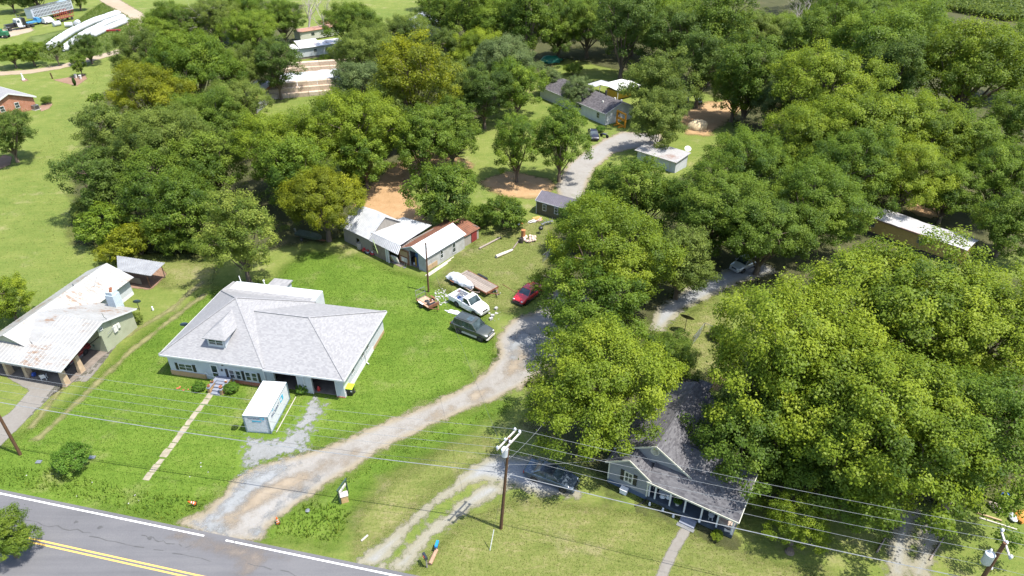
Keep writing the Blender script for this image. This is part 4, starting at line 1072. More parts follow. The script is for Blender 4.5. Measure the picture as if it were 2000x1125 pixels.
M['wheelrim'] = mat((.50,.51,.52), (.32,.33,.34), 6, .3, metal=.8, name='wheel_rim')
M['tyre'] = M['rubber']
def wheel(par, x, y, R, w, rim='wheelrim'):
    s = 1 if y > 0 else -1
    t = MB().lathe([(R*.60, -w/2), (R*.93, -w/2), (R, -w*.34), (R, w*.34), (R*.93, w/2), (R*.60, w/2)], (x, y, R), 20, 'y').build('wheel', M['tyre'], par, 40)
    b = MB().lathe([(R*.62, w*.30*s), (R*.56, w*.46*s), (R*.30, w*.36*s), (R*.12, w*.42*s), (.01, w*.43*s)], (x, y, R), 20, 'y')
    for k in range(5):
        a = 2*math.pi*k/5
        b.bar((x+R*.15*math.cos(a), y+w*.44*s, R+R*.15*math.sin(a)), (x+R*.58*math.cos(a), y+w*.47*s, R+R*.58*math.sin(a)), R*.12, .02)
    b.build('rim', M[rim], t)
    return t

def car(name, label, cat, rear, front, side, sp, group=None):
    """rear/front: ground points under the wheels on the side that shows; side +1 when that is the car's left"""
    r, f = Vector((*rear, 0)), Vector((*front, 0)); hd = (f-r).normalized(); left = Vector((-hd.y, hd.x, 0))
    mid = (r+f)/2-left*side*(sp['w']/2-.08)
    t = thing(name, label, cat, mid.to_tuple(), math.degrees(math.atan2(hd.y, hd.x)), group)
    wb, w, L = sp['wb'], sp['w'], sp['L']; hw = w/2; R = sp['R']
    xf = wb/2+sp['fo']; xr = xf-L; xF, xR = wb/2, -wb/2
    zs, zh, zd = sp['zs'], sp['zh'], sp['zd']          # shoulder, hood top, deck top
    zb = sp.get('zb', .22)
    A, Bx, Cx, Dx = sp['glass']                         # windscreen base, roof front, roof rear, rear window base
    zr = sp['zr']
    pm = sp['paint']
    secs = []
    for x, k, b, s_, tt in [(xr, .86, zb+.18, zs-.14, zd-.14), (xr+.10, .95, zb+.06, zs-.04, zd-.03), (xr+.45, 1, zb, zs, zd), (Dx, 1, zb, zs, max(zd, zs)+.01), (Cx, 1, zb, zs, zs+.02), (0, 1, zb, zs, zs+.02),
                            (Bx, 1, zb, zs, zs+.02), (A, 1, zb, zs, zs+.01), (A+.25, .995, zb, zs-.01, zh+.03), (xF+.1, .985, zb, zs-.05, zh-.01), (xf-.25, .93, zb+.04, zh-.16, zh-.09), (xf-.06, .84, zb+.10, zh-.26, zh-.22), (xf, .76, zb+.16, zh-.34, zh-.32)]:
        secs.append(body_ring(x, hw*k, b, s_, tt))
    if not sp.get('pickup'):
        b = MB(); b.add(*loft(secs)); body = b.build('body', pm, t, 38)
    else:
        cabx = sp['cab']
        s2 = [body_ring(cabx, hw, zb, zs, zs+.02)]+[q for q in secs if q[0][0] > cabx+.05]
        b = MB(); b.add(*loft(s2)); body = b.build('body', pm, t, 38)
        bb = MB(); fl = .62
        bb.box(xr, cabx-.03, -hw, -hw+.09, zb+.1, zd).box(xr, cabx-.03, hw-.09, hw, zb+.1, zd).box(xr, xr+.08, -hw+.09, hw-.09, zb+.25, zd).box(cabx-.1, cabx-.03, -hw+.09, hw-.09, zb+.1, zd).box(xr+.08, cabx-.1, -hw+.09, hw-.09, fl-.05, fl)
        bed = bb.build('truck_bed', pm, t)
        Dx = cabx
    # glasshouse
    gw0, gw1 = hw*.90, hw*sp.get('tum', .74)
    def gring(x, z, wv): return [(x, -wv, z), (x, wv, z)]
    g = MB()
    zb0 = zs+.0
    g.add([(A,-gw0,zb0), (A,gw0,zb0), (Dx,gw0,zb0), (Dx,-gw0,zb0), (Bx,-gw1,zr-.03), (Bx,gw1,zr-.03), (Cx,gw1,zr-.03), (Cx,-gw1,zr-.03)],
          [(4,5,6,7), (0,1,5,4), (1,2,6,5), (2,3,7,6), (3,0,4,7), (3,2,1,0)])
    g.build('glass', M['carglass'], t)
    rf = MB()
    rings = []
    for x, k, z in ((Cx-.03, .97, zr-.05), (Cx+.18, 1, zr-.005), ((Bx+Cx)/2, 1, zr+.015), (Bx-.18, 1, zr-.005), (Bx+.03, .97, zr-.05)):
        rings.append([(x, -gw1*k-.02, z-.05), (x, -gw1*k-.015, z-.01), (x, -gw1*k*.85, z+.03), (x, 0, z+.045), (x, gw1*k*.85, z+.03), (x, gw1*k+.015, z-.01), (x, gw1*k+.02, z-.05)])
    rf.add(*loft(rings)); roof = rf.build('roof', sp.get('roofm', pm), t, 45)
    pl = MB()
    for s in (-1, 1):
        pl.bar((A, s*gw0, zb0), (Bx, s*gw1, zr-.03), .07, .07).bar((Dx, s*gw0, zb0), (Cx, s*gw1, zr-.03), sp.get('cpil', .14), .07)
        for q in sp.get('pillars', (0,)):
            kx = q
            pl.bar((kx, s*(gw0+.005), zb0), (kx-.05, s*(gw1+.005), zr-.03), .08, .05)
    pl.build('pillars', pm, t)
    if sp.get('sunroof'): MB().box(Bx-1.0, Bx-.25, -.42, .42, zr+.045, zr+.06).build('sunroof', M['carglass'], roof)
    if sp.get('rack'):
        rk = MB()
        for s in (-1, 1): rk.tube([(Cx+.3, s*gw1*.86, zr+.03), (Cx+.35, s*gw1*.86, zr+.09), (Bx-.5, s*gw1*.86, zr+.09), (Bx-.45, s*gw1*.86, zr+.03)], .022, 5)
        rk.build('roof_rack', M['black'], roof)
    # wheels and arches
    for x in (xF, xR):
        for s in (-1, 1):
            MB().lathe([(.01, 0), (R*1.16, 0), (R*1.16, .03*s)], (x, s*(hw-.008), R*1.02), 22, 'y').build('wheel_arch', M['black'], t)
            wheel(t, x, s*(hw-.09), R, sp.get('tw', .22), sp.get('rim', 'wheelrim'))
    for s in (-1, 1):
        MB().ball((xf-.16, s*hw*.66, zh-.22), .16, .8, 1.1, .55, 10, 6).build('headlight', M['lens'], t, 60)
        MB().box(xr-.01, xr+.09, s*hw*.80-.11, s*hw*.80+.11, zs-.36, zs-.12).build('taillight', M['redlens'], t)
        MB().ball((A-.25, s*(hw+.07), zs+.10), .10, .6, 1.0, .75, 8, 5).build('mirror', sp.get('mirror', pm), t, 60)
        MB().box(Cx+.1, A-.35, s*(hw*.985)-.012, s*(hw*.985)+.012, zs-.32, zs-.29).build('door_trim', M['black'], t)
    low = sp.get('low', pm)
    MB().add(*loft([body_ring(xf-.10, hw*.90, zb-.02, zb+.22, zb+.24), body_ring(xf+.07, hw*.80, zb+.02, zb+.2, zb+.21)])).build('front_bumper', low, t, 40)
    MB().add(*loft([body_ring(xr-.08, hw*.84, zb+.05, zb+.26, zb+.27), body_ring(xr+.12, hw*.92, zb+.02, zb+.26, zb+.27)])).build('rear_bumper', low, t, 40)
    MB().box(xf-.14, xf+.025, -hw*.42, hw*.42, zh-.40, zh-.22).build('grille', sp.get('grille', M['black']), t)
    if low is not pm:
        for s in (-1, 1): MB().box(xR+R*1.2, xF-R*1.2, s*(hw+.0)-.03, s*(hw+.0)+.03, zb-.02, zb+.22).build('side_step', low, t)
    if sp.get('stripe'):
        MB().add([(xf-.32, -.20, zh-.045), (xf-.32, .20, zh-.045), (A+.1, .24, zh+.075), (A+.1, -.24, zh+.075)], [(0,3,2,1)]).build('hood_stripe', M['black'], t)
    return t

P_suv = dict(L=5.2, wb=3.02, w=1.98, R=.39, fo=.88, zs=1.14, zh=1.12, zd=1.16, zr=1.93, zb=.36, glass=(.98, .25, -2.20, -2.32), pillars=(-.05, -1.15), cpil=.10, tum=.80,
             paint=m_car((.062,.070,.062), .4), low=mat((.42,.41,.37), (.34,.33,.30), 4, .5, name='silver_trim'), sunroof=True, rack=True, tw=.26, grille=M['chrome'])
car('suv', 'dark green-grey suv with silver lower trim parked on the lawn edge', 'suv', (-6.18, 64.17), (-3.66, 62.59), -1, P_suv, 'vehicles parked by the gravel drive')
P_pick = dict(L=5.4, wb=3.05, w=1.98, R=.38, fo=.92, zs=1.16, zh=1.12, zd=1.18, zr=1.82, zb=.38, glass=(.92, .22, -.42, -.55), pillars=(-.45,), cpil=.16, tum=.80, pickup=True, cab=-.62,
              paint=m_car((.74,.74,.74), .0), low=mat((.55,.56,.57), (.45,.46,.47), 4, .3, metal=.6, name='bumper_chrome'), tw=.26, mirror=M['black'], grille=M['darksteel'])
pk_ = car('pickup_truck', 'white pickup truck with a cluttered open bed beside the dark suv', 'pickup truck', (-6.68, 69.58), (-4.67, 67.74), -1, P_pick, 'vehicles parked by the gravel drive')
P_red = dict(L=4.6, wb=2.70, w=1.84, R=.32, fo=.90, zs=.92, zh=.88, zd=.96, zr=1.47, glass=(1.0, .22, -.92, -1.55), pillars=(-.25,), tum=.70,
             paint=m_car((.52,.014,.024), .15), stripe=True, low=M['darksteel'])
car('red_car', 'bright red sedan with a black bonnet stripe at the drive end', 'car', (3.48, 72.30), (1.85, 70.16), 1, P_red, 'vehicles parked by the gravel drive')
P_blue = dict(L=4.8, wb=2.75, w=1.84, R=.32, fo=.95, zs=.94, zh=.88, zd=1.0, zr=1.46, glass=(1.05, .25, -.95, -1.70), pillars=(-.2,), tum=.68, paint=m_car((.07,.095,.125), .5), roofm=m_car((.022,.03,.042), .4))
car('sedan', 'dark blue-grey sedan parked on gravel below the front power pole', 'car', (1.98, 42.00), (4.48, 40.79), -1, P_blue, 'vehicles parked by the gravel drive')
P_dark = dict(L=4.7, wb=2.7, w=1.82, R=.32, fo=.92, zs=.93, zh=.88, zd=.98, zr=1.45, glass=(1.0, .22, -.95, -1.6), pillars=(-.2,), tum=.68, paint=m_car((.012,.010,.018), .3))
car('dark_car', 'dark purple-black car facing down the back drive beside the dark-roofed house', 'car', (15.04, 129.22), (15.10, 126.72), -1, P_dark, 'vehicles parked by the gravel drive')
P_silv = dict(L=4.6, wb=2.68, w=1.82, R=.34, fo=.90, zs=1.0, zh=1.0, zd=1.02, zr=1.62, zb=.28, glass=(.95, .25, -1.5, -1.95), pillars=(-.1, -1.0), tum=.74, paint=m_car((.50,.52,.55), .5))
car('silver_car', 'silver white compact suv half hidden under a drooping tree on the shaded lane', 'car', (33.06, 79.21), (30.70, 77.49), 1, P_silv, 'vehicles parked by the gravel drive')
P_old = dict(L=4.7, wb=2.7, w=1.78, R=.33, fo=.95, zs=.92, zh=.90, zd=.94, zr=1.42, glass=(.85, .15, -.95, -1.45), pillars=(-.2,), tum=.74, paint=m_car((.22,.018,.022), .1), low=M['chrome'])
car('old_red_car', 'dark red old car parked under the tin-roofed carport', 'car', (-47.85, 60.24), (-48.51, 57.65), 1, P_old, 'vehicles parked by the gravel drive')

# things lying in the pickup's bed
def in_bed(x, y, z):
    p = pk_.matrix_basis @ Vector((x, y, z)); return p.to_tuple()
pr_ = math.degrees(pk_.rotation_euler.z)
t = thing('tool_box', 'pale grey tool chest across the white pickup bed behind the cab', 'tool box', in_bed(-1.0, 0, .63), pr_)
MB().box(-.28, .28, -.85, .85, 0, .5).build('chest', M['steel'], t); MB().box(-.30, .30, -.87, .87, .5, .56).build('lid', M['chrome'], t)
t = thing('ladder', 'white metal ladder lying lengthways in the pickup bed', 'ladder', in_bed(-1.9, .55, .95), pr_+3)
b = MB()
for s in (-.17, .17): b.bar((-1.0, s, .1), (1.1, s, .32), .05)
b.build('rail', M['steel'], t)
b = MB()
for k in range(7): b.bar((-.9+.3*k, -.17, .11+.03*k), (-.9+.3*k, .17, .11+.03*k), .035)
b.build('rungs', M['steel'], t)
t = thing('crate', 'blue plastic crate in the middle of the pickup bed', 'crate', in_bed(-1.75, -.2, .63), pr_+12)
b = MB(); b.box(-.25, .25, -.2, -.17, 0, .34).box(-.25, .25, .17, .2, 0, .34).box(-.25, -.22, -.17, .17, 0, .34).box(.22, .25, -.17, .17, 0, .34).box(-.22, .22, -.17, .17, 0, .03); b.build('crate_body', mat((.03,.10,.32), (.02,.07,.22), 4, .5, name='blue_plastic'), t)
t = thing('bucket', 'white bucket standing near the pickup tailgate', 'bucket', in_bed(-2.3, -.5, .63), pr_)
MB().lathe([(.13, 0), (.16, .36), (.15, .36), (.12, .03)], n=14).build('pail', M['white'], t, 40)
t = thing('tarp', 'crumpled dark grey tarp heaped in the back of the pickup bed', 'tarp', in_bed(-2.2, .25, .62), pr_)
MB().ball((0, 0, .12), .42, 1.1, .9, .55, 12, 7, .22, random.Random(2)).build('folds', mat((.16,.17,.19), (.09,.095,.11), 5, .6, name='grey_tarp'), t, 60)

# ---- trailers
def trailer_wheel(t, x, y, R=.33): return wheel(t, x, y, R, .2)
FT = thing('flatbed_trailer', 'long flatbed trailer with a grey plank deck and black mudguards', 'trailer', (-4.60, 74.41), -44)
fl, fw = 2.85, 1.03
for k in range(7):
    y0 = -fw+.03+2*fw*k/7
    MB().box(-fl+.55, fl, y0+.012, y0+2*fw/7-.012, .70, .745).build('plank', M['greywood'], FT)
MB().box(-fl-.05, -fl+.5, -fw-.06, fw+.06, .66, .70).build('dovetail', M['greywood'], FT)
b = MB()
for s in (-1, 1): b.box(-fl, fl+.05, s*(fw+.04)-.05, s*(fw+.04)+.05, .58, .76)
for k in range(6): b.box(-fl+.3+k*1.0, -fl+.38+k*1.0, -fw, fw, .58, .70)
b.bar((fl, -.8, .6), (fl+1.2, 0, .55), .09).bar((fl, .8, .6), (fl+1.2, 0, .55), .09).box(fl, fl+.08, -fw-.1, fw+.1, .5, .76)
b.build('frame', M['rust'], FT)
for s in (-1, 1):
    MB().obox((-.2, s*(fw+.25), .83), (.85, 0, 0), (0, .16, 0), (0, 0, .03)).obox((-.98, s*(fw+.25), .70), (.10, 0, .12), (0, .16, 0), (.02, 0, -.02)).obox((.58, s*(fw+.25), .70), (.10, 0, -.12), (0, .16, 0), (.02, 0, .02)).build('mudguard', M['black'], FT)
    for x in (-.6, .22): trailer_wheel(FT, x, s*(fw+.25))
MB().bar((fl+.75, 0, .05), (fl+.75, 0, .85), .07).build('jack', M['black'], FT)
MB().ball((fl+1.25, 0, .55), .09).build('coupler', M['darksteel'], FT)

UT = thing('utility_trailer', 'small rusty utility trailer with its mesh ramp gate standing upright', 'trailer', (-10.47, 70.02), -46)
MB().box(-1.25, 1.25, -.72, .72, .44, .48).build('floor_board', mat((.42,.29,.20), (.27,.17,.11), 3, .85, name='plywood_floor'), UT)
b = MB()
for s in (-1, 1):
    b.box(-1.3, 1.3, s*.75-.03, s*.75+.03, .38, .48)
    for x in (-1.2, 0, 1.2): b.bar((x, s*.75, .48), (x, s*.75, .78), .04)
    b.bar((-1.3, s*.75, .8), (1.3, s*.75, .8), .045)
b.bar((1.25, -.6, .42), (2.2, 0, .42), .07).bar((1.25, .6, .42), (2.2, 0, .42), .07).box(1.22, 1.3, -.78, .78, .38, .8)
b.build('frame', M['rust'], UT)
gt = MB()
for y in (-.72, .72): gt.bar((-1.3, y, .5), (-1.42, y, 1.75), .05)
for z in (.52, 1.1, 1.75): gt.bar((-1.3-.12*(z-.5)/1.25, -.72, z), (-1.3-.12*(z-.5)/1.25, .72, z), .05)
for k in range(7): gt.bar((-1.3, -.6+.2*k, .5), (-1.42, -.6+.2*k, 1.75), .018)
gt.build('ramp_gate', M['steel'], UT)
for s in (-1, 1):
    MB().obox((-.1, s*.93, .72), (.42, 0, 0), (0, .12, 0), (0, 0, .02)).build('mudguard', M['white' if s < 0 else 'rust'], UT)
    trailer_wheel(UT, -.1, s*.92, .3)
MB().box(.75, 1.15, -.5, .45, .48, .70).build('battery_box', M['black'], UT)
for k in range(3):
    t = thing('engine_part', ('greasy black engine block on the front of the small rusty trailer', 'dark red hand pump lying at the small trailer\'s front corner', 'coil of black hose on the small rusty trailer')[k], 'machine part', (UT.matrix_basis @ Vector((.55-.35*k, (-.3, .35, 0)[k], .48))).to_tuple(), 30*k)
    if k == 2: MB().lathe([(.16, 0), (.26, .03), (.28, .09), (.2, .12), (.14, .08)], n=14).build('coil', M['black'], t, 40)
    else:
        MB().box(-.18, .18, -.12, .12, 0, .24).box(-.1, .1, -.08, .08, .24, .36).build('block', M['darksteel' if k == 0 else 'rust'], t)
        MB().cyl((-.22, 0, .14), (.24, 0, .14), .07, n=10).build('shaft', M['steel'], t)

# covered personal watercraft / small boat on its own trailer
BT = thing('boat_trailer', 'narrow low trailer under the covered boat between the flatbed and the pickup', 'trailer', (-6.50, 74.58), -45)
b = MB(); b.bar((-2.4, -.55, .42), (2.4, -.55, .42), .09).bar((-2.4, .55, .42), (2.4, .55, .42), .09).bar((2.4, -.55, .42), (3.4, 0, .42), .08).bar((2.4, .55, .42), (3.4, 0, .42), .08)
for x in (-2.2, -.4, 2.2): b.bar((x, -.7, .42), (x, .7, .42), .08)
b.build('frame', mat((.30,.25,.22), (.22,.13,.09), 4, .7, name='worn_frame'), BT)
for s in (-1, 1):
    trailer_wheel(BT, -.9, s*.85, .27)
    MB().box(-2.3, 1.6, s*.42-.07, s*.42+.07, .46, .54).build('bunk', M['greywood'], BT)
    MB().obox((-.9, s*.85, .62), (.36, 0, 0), (0, .13, 0), (0, 0, .02)).build('mudguard', M['rust'], BT)
MB().bar((2.3, 0, .42), (2.45, 0, 1.05), .08).build('winch_post', M['black'], BT)
CB = thing('covered_boat', 'small boat shrouded in a crumpled silver grey cover on the narrow trailer', 'boat', (BT.location.x, BT.location.y, 0), -45)
rg_ = random.Random(8); rings = []
for i in range(17):
    u = i/16; x = -2.3+4.5*u
    hwid = .78*(1-max(0, u-.45)**2*2.6); top = .95+.42*math.exp(-((u-.30)/.17)**2)+.16*math.exp(-((u-.75)/.18)**2)
    if i == 0: top -= .1
    ring = []
    for k in range(13):
        a = math.pi*k/12
        ring.append((x+rg_.uniform(-.03, .03), -hwid*math.cos(a)*(1+.10*math.sin(7*u*3.1+k)), .50+(top-.50)*math.sin(a)**.7+rg_.uniform(-.045, .045)))
    rings.append(ring)
b = MB(); b.add(*loft(rings)); b.build('cover', mat((.50,.52,.56), (.33,.35,.38), 2.2, .45, .4, 9, name='silver_tarp'), CB, 25)
b = MB(); b.add(*loft([[(x, -h, .62), (x, -h*.6, .5), (x, h*.6, .5), (x, h, .62)] for x, h in ((-2.3, .72), (0, .74), (1.5, .5), (2.3, .1))])); b.build('hull', M['offwhite'], CB)

# ---- semi truck and livestock trailer
ST = thing('semi_truck', 'black semi truck tractor with chrome stacks parked in the farm lot', 'truck', (-153.03, 221.40), -122)
b = MB(); b.box(.5, 3.6, -.55, .55, .9, 1.9).box(.4, 1.0, -1.1, 1.1, .9, 1.9); b.build('hood', M['black'], ST)
b = MB(); b.add([(-.9,-1.1,.9), (.6,-1.1,.9), (.6,1.1,.9), (-.9,1.1,.9), (-.9,-1.05,3.0), (.25,-1.05,3.0), (.25,1.05,3.0), (-.9,1.05,3.0)], [(3,2,1,0), (4,5,6,7), (0,1,5,4), (1,2,6,5), (2,3,7,6), (3,0,4,7)]); cab = b.build('cab', mat((.70,.70,.69), (.55,.55,.54), 3, .4, name='white_cab'), ST)
MB().obox((.46,0,2.35), (.10,0,-.32), (0,.95,0), (.03,0,.01)).build('windscreen', M['carglass'], cab)
for s in (-1, 1):
    MB().box(-.55, .25, s*1.09-.02, s*1.09+.02, 2.0, 2.7).build('side_window', M['carglass'], cab)
    MB().cyl((-1.05, s*1.15, 1.0), (-1.05, s*1.15, 4.0), .09, n=10).build('exhaust_stack', M['chrome'], ST)
    MB().cyl((-1.6, s*.95, .75), (.2, s*.95, .75), .33, n=12).build('fuel_tank', M['chrome'], ST)
    MB().ball((2.9, s*.85, 1.0), .62, 1.2, .45, .6, 10, 6).build('fender', M['black'], ST, 60)
    MB().ball((3.45, s*.75, 1.25), .14).build('headlight', M['chrome'], ST)
    wheel(ST, 2.8, s*.95, .5, .3, 'chrome')
    for x in (-2.6, -3.9): wheel(ST, x, s*.85, .5, .5, 'chrome')
MB().box(-2.2, -.95, -1.15, 1.15, 1.0, 3.1).build('sleeper', M['black'], ST)
MB().box(-4.6, 3.2, -.45, .45, .7, .9).build('frame', M['darksteel'], ST)
MB().box(3.6, 3.8, -1.15, 1.15, .45, .95).build('bumper', M['chrome'], ST)
MB().box(3.58, 3.66, -.5, .5, 1.0, 1.85).build('grille', M['chrome'], ST)
TR = thing('livestock_trailer', 'long silver livestock trailer with rows of dark side slots', 'trailer', (-154.64, 230.86), 74.5)
M['alum'] = mat((.52,.55,.60), (.42,.45,.50), 2, .4, metal=.3, name='aluminium')
MB().box(0, 16.4, -1.3, 1.3, 1.1, 4.1).build('body', M['alum'], TR)
for s in (-1, 1):
    for row, z0 in enumerate((1.5, 2.45, 3.45)):
        for k in range(27):
            x = .8+k*.57
            MB().box(x, x+.26, s*1.305-.012, s*1.305+.012, z0, z0+(.75 if row != 2 else .38)).build('slot', M['black'], TR)
for s in (-1, 1):
    for x in (13.2, 14.5): wheel(TR, x, s*1.05, .5, .5)
    MB().bar((3.2, s*.7, 0), (3.2, s*.7, 1.1), .15).build('landing_leg', M['darksteel'], TR)
b = MB()
for z in (1.1, 4.05): b.box(-.03, 16.43, -1.34, 1.34, z, z+.12)
b.build('rail', M['chrome'], TR)

# ---- red farm wagon and other machinery in the farm lot
FW = thing('farm_wagon', 'red slat-sided farm wagon in front of the livestock trailer', 'wagon', (-145.44, 233.92), 72)
b = MB()
for s in (-1, 1):
    for k in range(7): b.bar((-2.4+.8*k, s*1.1, 1.0), (-2.5+.85*k, s*1.5, 3.0), .09)
    for z, q in ((1.1, 1.1), (2.0, 1.3), (3.0, 1.5)): b.bar((-2.6, s*q, z), (2.8, s*q, z), .09)
b.build('stake_side', mat((.35,.06,.035), (.22,.04,.025), 3, .7, name='red_paint'), FW)
MB().box(-2.6, 2.6, -1.1, 1.1, .9, 1.05).build('bed', M['rust'], FW)
for s in (-1, 1):
    for x in (-1.8, 1.8): wheel(FW, x, s*1.0, .45, .25)
RI = thing('red_implement', 'long low red farm implement lying in the grass by the silage tubes', 'implement', (-122.39, 217.27), 8)
MB().box(-2.8, 2.8, -.25, .25, .35, .8).build('beam', mat((.33,.03,.03), (.2,.02,.02), 3, .6, name='implement_red'), RI)
for k in range(3): MB().cyl((-2.4+2.3*k, 0, .8), (-2.4+2.3*k, 0, 1.25), .06).build('post', M['darksteel'], RI)
for x in (-2, 2): wheel(RI, x, -.4, .35, .2)
TC = thing('blue_truck', 'faded blue flat truck standing beside the semi truck in the farm lot', 'truck', (-151.79, 227.14), 64)
MB().box(-2.2, 1.0, -1.0, 1.0, .8, 1.1).build('bed', mat((.05,.22,.42), (.04,.16,.3), 3, .5, name='faded_blue'), TC)
MB().add([(1.0,-.95,.6), (2.9,-.95,.6), (2.9,.95,.6), (1.0,.95,.6), (1.05,-.85,2.0), (2.0,-.85,2.0), (2.0,.85,2.0), (1.05,.85,2.0)], [(3,2,1,0), (4,5,6,7), (0,1,5,4), (1,2,6,5), (2,3,7,6), (3,0,4,7)]).build('cab', mat((.05,.22,.42), (.04,.16,.3), 3, .5, name='faded_blue'), TC)
for s in (-1, 1):
    for x in (-1.4, 2.2): wheel(TC, x, s*.9, .4, .25)
OV = thing('white_van_cab', 'pale old truck cab standing between the semi and the red wagon', 'truck', (-148.18, 229.36), 60)
MB().add([(-1.6,-.95,.5), (1.6,-.95,.5), (1.6,.95,.5), (-1.6,.95,.5), (-1.4,-.8,1.9), (.9,-.8,1.9), (.9,.8,1.9), (-1.4,.8,1.9)], [(3,2,1,0), (4,5,6,7), (0,1,5,4), (1,2,6,5), (2,3,7,6), (3,0,4,7)]).build('cab', M['offwhite'], OV)
MB().obox((1.2,0,1.3), (.3,0,-.5), (0,.75,0), (.02,0,.01)).build('windscreen', M['carglass'], OV)
for s in (-1, 1):
    for x in (-1.1, 1.1): wheel(OV, x, s*.85, .38, .22)
GM = thing('green_machine', 'green farm machine at the left picture edge by the farm lot', 'machine', (-150.69, 210.02), 5)
MB().box(-2, 1.6, -.8, .8, .7, 1.8).box(-1.2, .2, -.6, .6, 1.8, 2.5).build('body', mat((.03,.16,.07), (.02,.1,.05), 3, .6, name='machine_green'), GM)
for s in (-1, 1):
    for x in (-1.3, 1.1): wheel(GM, x, s*.9, .5, .3)
SK = thing('orange_loader', 'bright orange loader attachment leaning beside the dark-roofed house', 'loader', (22.09, 134.48), -60)
M['orange'] = mat((.62,.27,.02), (.50,.20,.015), 3, .5, name='orange_paint')
b = MB(); b.box(-1.5, 1.5, -.12, .12, 0, .35).box(-1.5, -1.2, -.12, .12, .35, 2.6).box(1.2, 1.5, -.12, .12, .35, 2.6).box(-1.5, 1.5, -.12, .12, 2.6, 2.95).box(-.9, .9, -.1, .1, 1.2, 1.7)
b.build('frame', M['orange'], SK)
for x in (-.7, .7): MB().box(x-.15, x+.15, -1.2, -.13, .05, .2).build('fork', M['orange'], SK)
JB = thing('old_boat', 'old dark green jon boat on a rusty trailer under the left wood', 'boat', (-29.39, 86.79), -22)
b = MB(); b.add(*loft([[(x, -h, .95), (x, -h*.75, .5), (x, h*.75, .5), (x, h, .95)] for x, h in ((-2.0, .7), (0, .75), (1.4, .6), (2.1, .3))], True)); b.build('hull', mat((.06,.085,.06), (.04,.05,.04), 3, .6, name='boat_green'), JB)
b = MB(); b.bar((-2, -.4, .42), (2.8, -.1, .42), .08).bar((-2, .4, .42), (2.8, .1, .42), .08); b.build('trailer_frame', M['rust'], JB)
for s in (-1, 1): wheel(JB, -.7, s*.75, .28, .18)
MB().bar((-2.1, 0, .6), (-2.3, 0, 1.4), .18).build('motor', M['steel'], JB)

# ---- the white moving container
K = thing('moving_container', 'white ribbed moving container with blue PACKRAT lettering on the front lawn', 'container', (-25.79, 48.13), 0)
ka, kb, kc = Vector((*(-25.79, 48.13), 0)), Vector((*(-23.44, 47.92), 0)), Vector((*(-23.03, 52.97), 0))
K.rotation_euler.z = math.atan2((kb-ka).y, (kb-ka).x)
kw, kl, kh = 2.42, 5.0, 2.22
M['kwhite'] = mat((0.531,0.555,0.572), (0.483,0.507,0.523), 2, .45, name='container_white')
MB().box(.04, kw-.04, .04, kl-.04, .12, kh-.04).build('wall', M['kwhite'], K)
b = MB()
for k in range(22): b.box(.08, kw-.08, .0, .04, .20+k*.09, .20+k*.09+.05)
b.build('roll_door_slats', M['kwhite'], K)
b = MB()
for k in range(24): b.box(kw-.04, kw-.015, .12+k*.20, .12+k*.20+.10, .14, kh-.08)
for k in range(24): b.box(.015, .04, .12+k*.20, .12+k*.20+.10, .14, kh-.08)
b.build('side_ribs', M['kwhite'], K)['kind'] = 'stuff'
MB().slab([(-.02,-.02,kh+.02), (kw+.02,-.02,kh+.02), (kw+.02,kl+.02,kh+.02), (-.02,kl+.02,kh+.02)], .06).build('roof', mat((0.499,0.523,0.547), (0.459,0.483,0.507), 2, .5, name='container_roof'), K)
M['kframe'] = mat((.13,.18,.20), (.10,.14,.16), 4, .5, name='container_frame')
b = MB()
for x in (0, kw):
    for y in (0, kl): b.box(x-.05, x+.05, y-.05, y+.05, 0, kh)
for x in (0, kw): b.box(x-.04, x+.04, .05, kl-.05, .03, .14).box(x-.03, x+.03, .05, kl-.05, kh-.09, kh-.03)
for y in (0, kl): b.box(.05, kw-.05, y-.04, y+.04, .03, .14).box(.05, kw-.05, y-.03, y+.03, kh-.09, kh-.03)
b.build('frame', M['kframe'], K)
M['knavy'] = mat((.02,.05,.13), (.018,.04,.11), 3, .5, name='navy_print')
M['kcyan'] = mat((.03,.34,.50), (.025,.30,.46), 3, .5, name='cyan_print')
def text(par, s, size, loc, rot, m, name='lettering'):
    c = bpy.data.curves.new(name, 'FONT'); c.body = s; c.size = size; c.extrude = .004; c.align_x = 'LEFT'; c.fill_mode = 'BOTH'
    tmp = bpy.data.objects.new(name, c); col.objects.link(tmp)
    bpy.context.view_layer.update()
    me = bpy.data.meshes.new_from_object(tmp.evaluated_get(bpy.context.evaluated_depsgraph_get()))
    bpy.data.objects.remove(tmp)
    o = bpy.data.objects.new(name, me); col.objects.link(o); me.materials.clear(); me.materials.append(m)
    o.parent = par; o.location = loc; o.rotation_euler = rot
    return o
text(K, 'PACKRAT', .27, (.45, -.016, 1.78), (R_(90), 0, 0), M['knavy'])
b = MB(); b.box(1.66, 2.06, -.02, -.008, 1.76, 1.80).box(1.66, 2.06, -.02, -.008, 1.98, 2.02).box(1.66, 1.70, -.02, -.008, 1.80, 1.98).box(1.92, 2.06, -.02, -.008, 1.80, 1.98); b.build('logo', M['kcyan'], K)
MB().box(.8, 1.7, -.018, -.006, 1.48, 1.60).build('cyan_strip', M['kcyan'], K)
text(K, 'PACKRAT', .46, (kw+.012, .75, 1.32), (R_(90), 0, R_(90)), M['knavy'])
b = MB(); b.box(kw-.005, kw+.008, 3.0, 3.75, 1.25, 1.33).box(kw-.005, kw+.008, 3.0, 3.75, 1.72, 1.80).box(kw-.005, kw+.008, 3.0, 3.08, 1.33, 1.72).box(kw-.005, kw+.008, 3.5, 3.75, 1.33, 1.72); b.build('logo', M['kcyan'], K)
text(K, '1-800', .2, (kw+.012, 1.0, 1.85), (R_(90), 0, R_(90)), M['kcyan'])

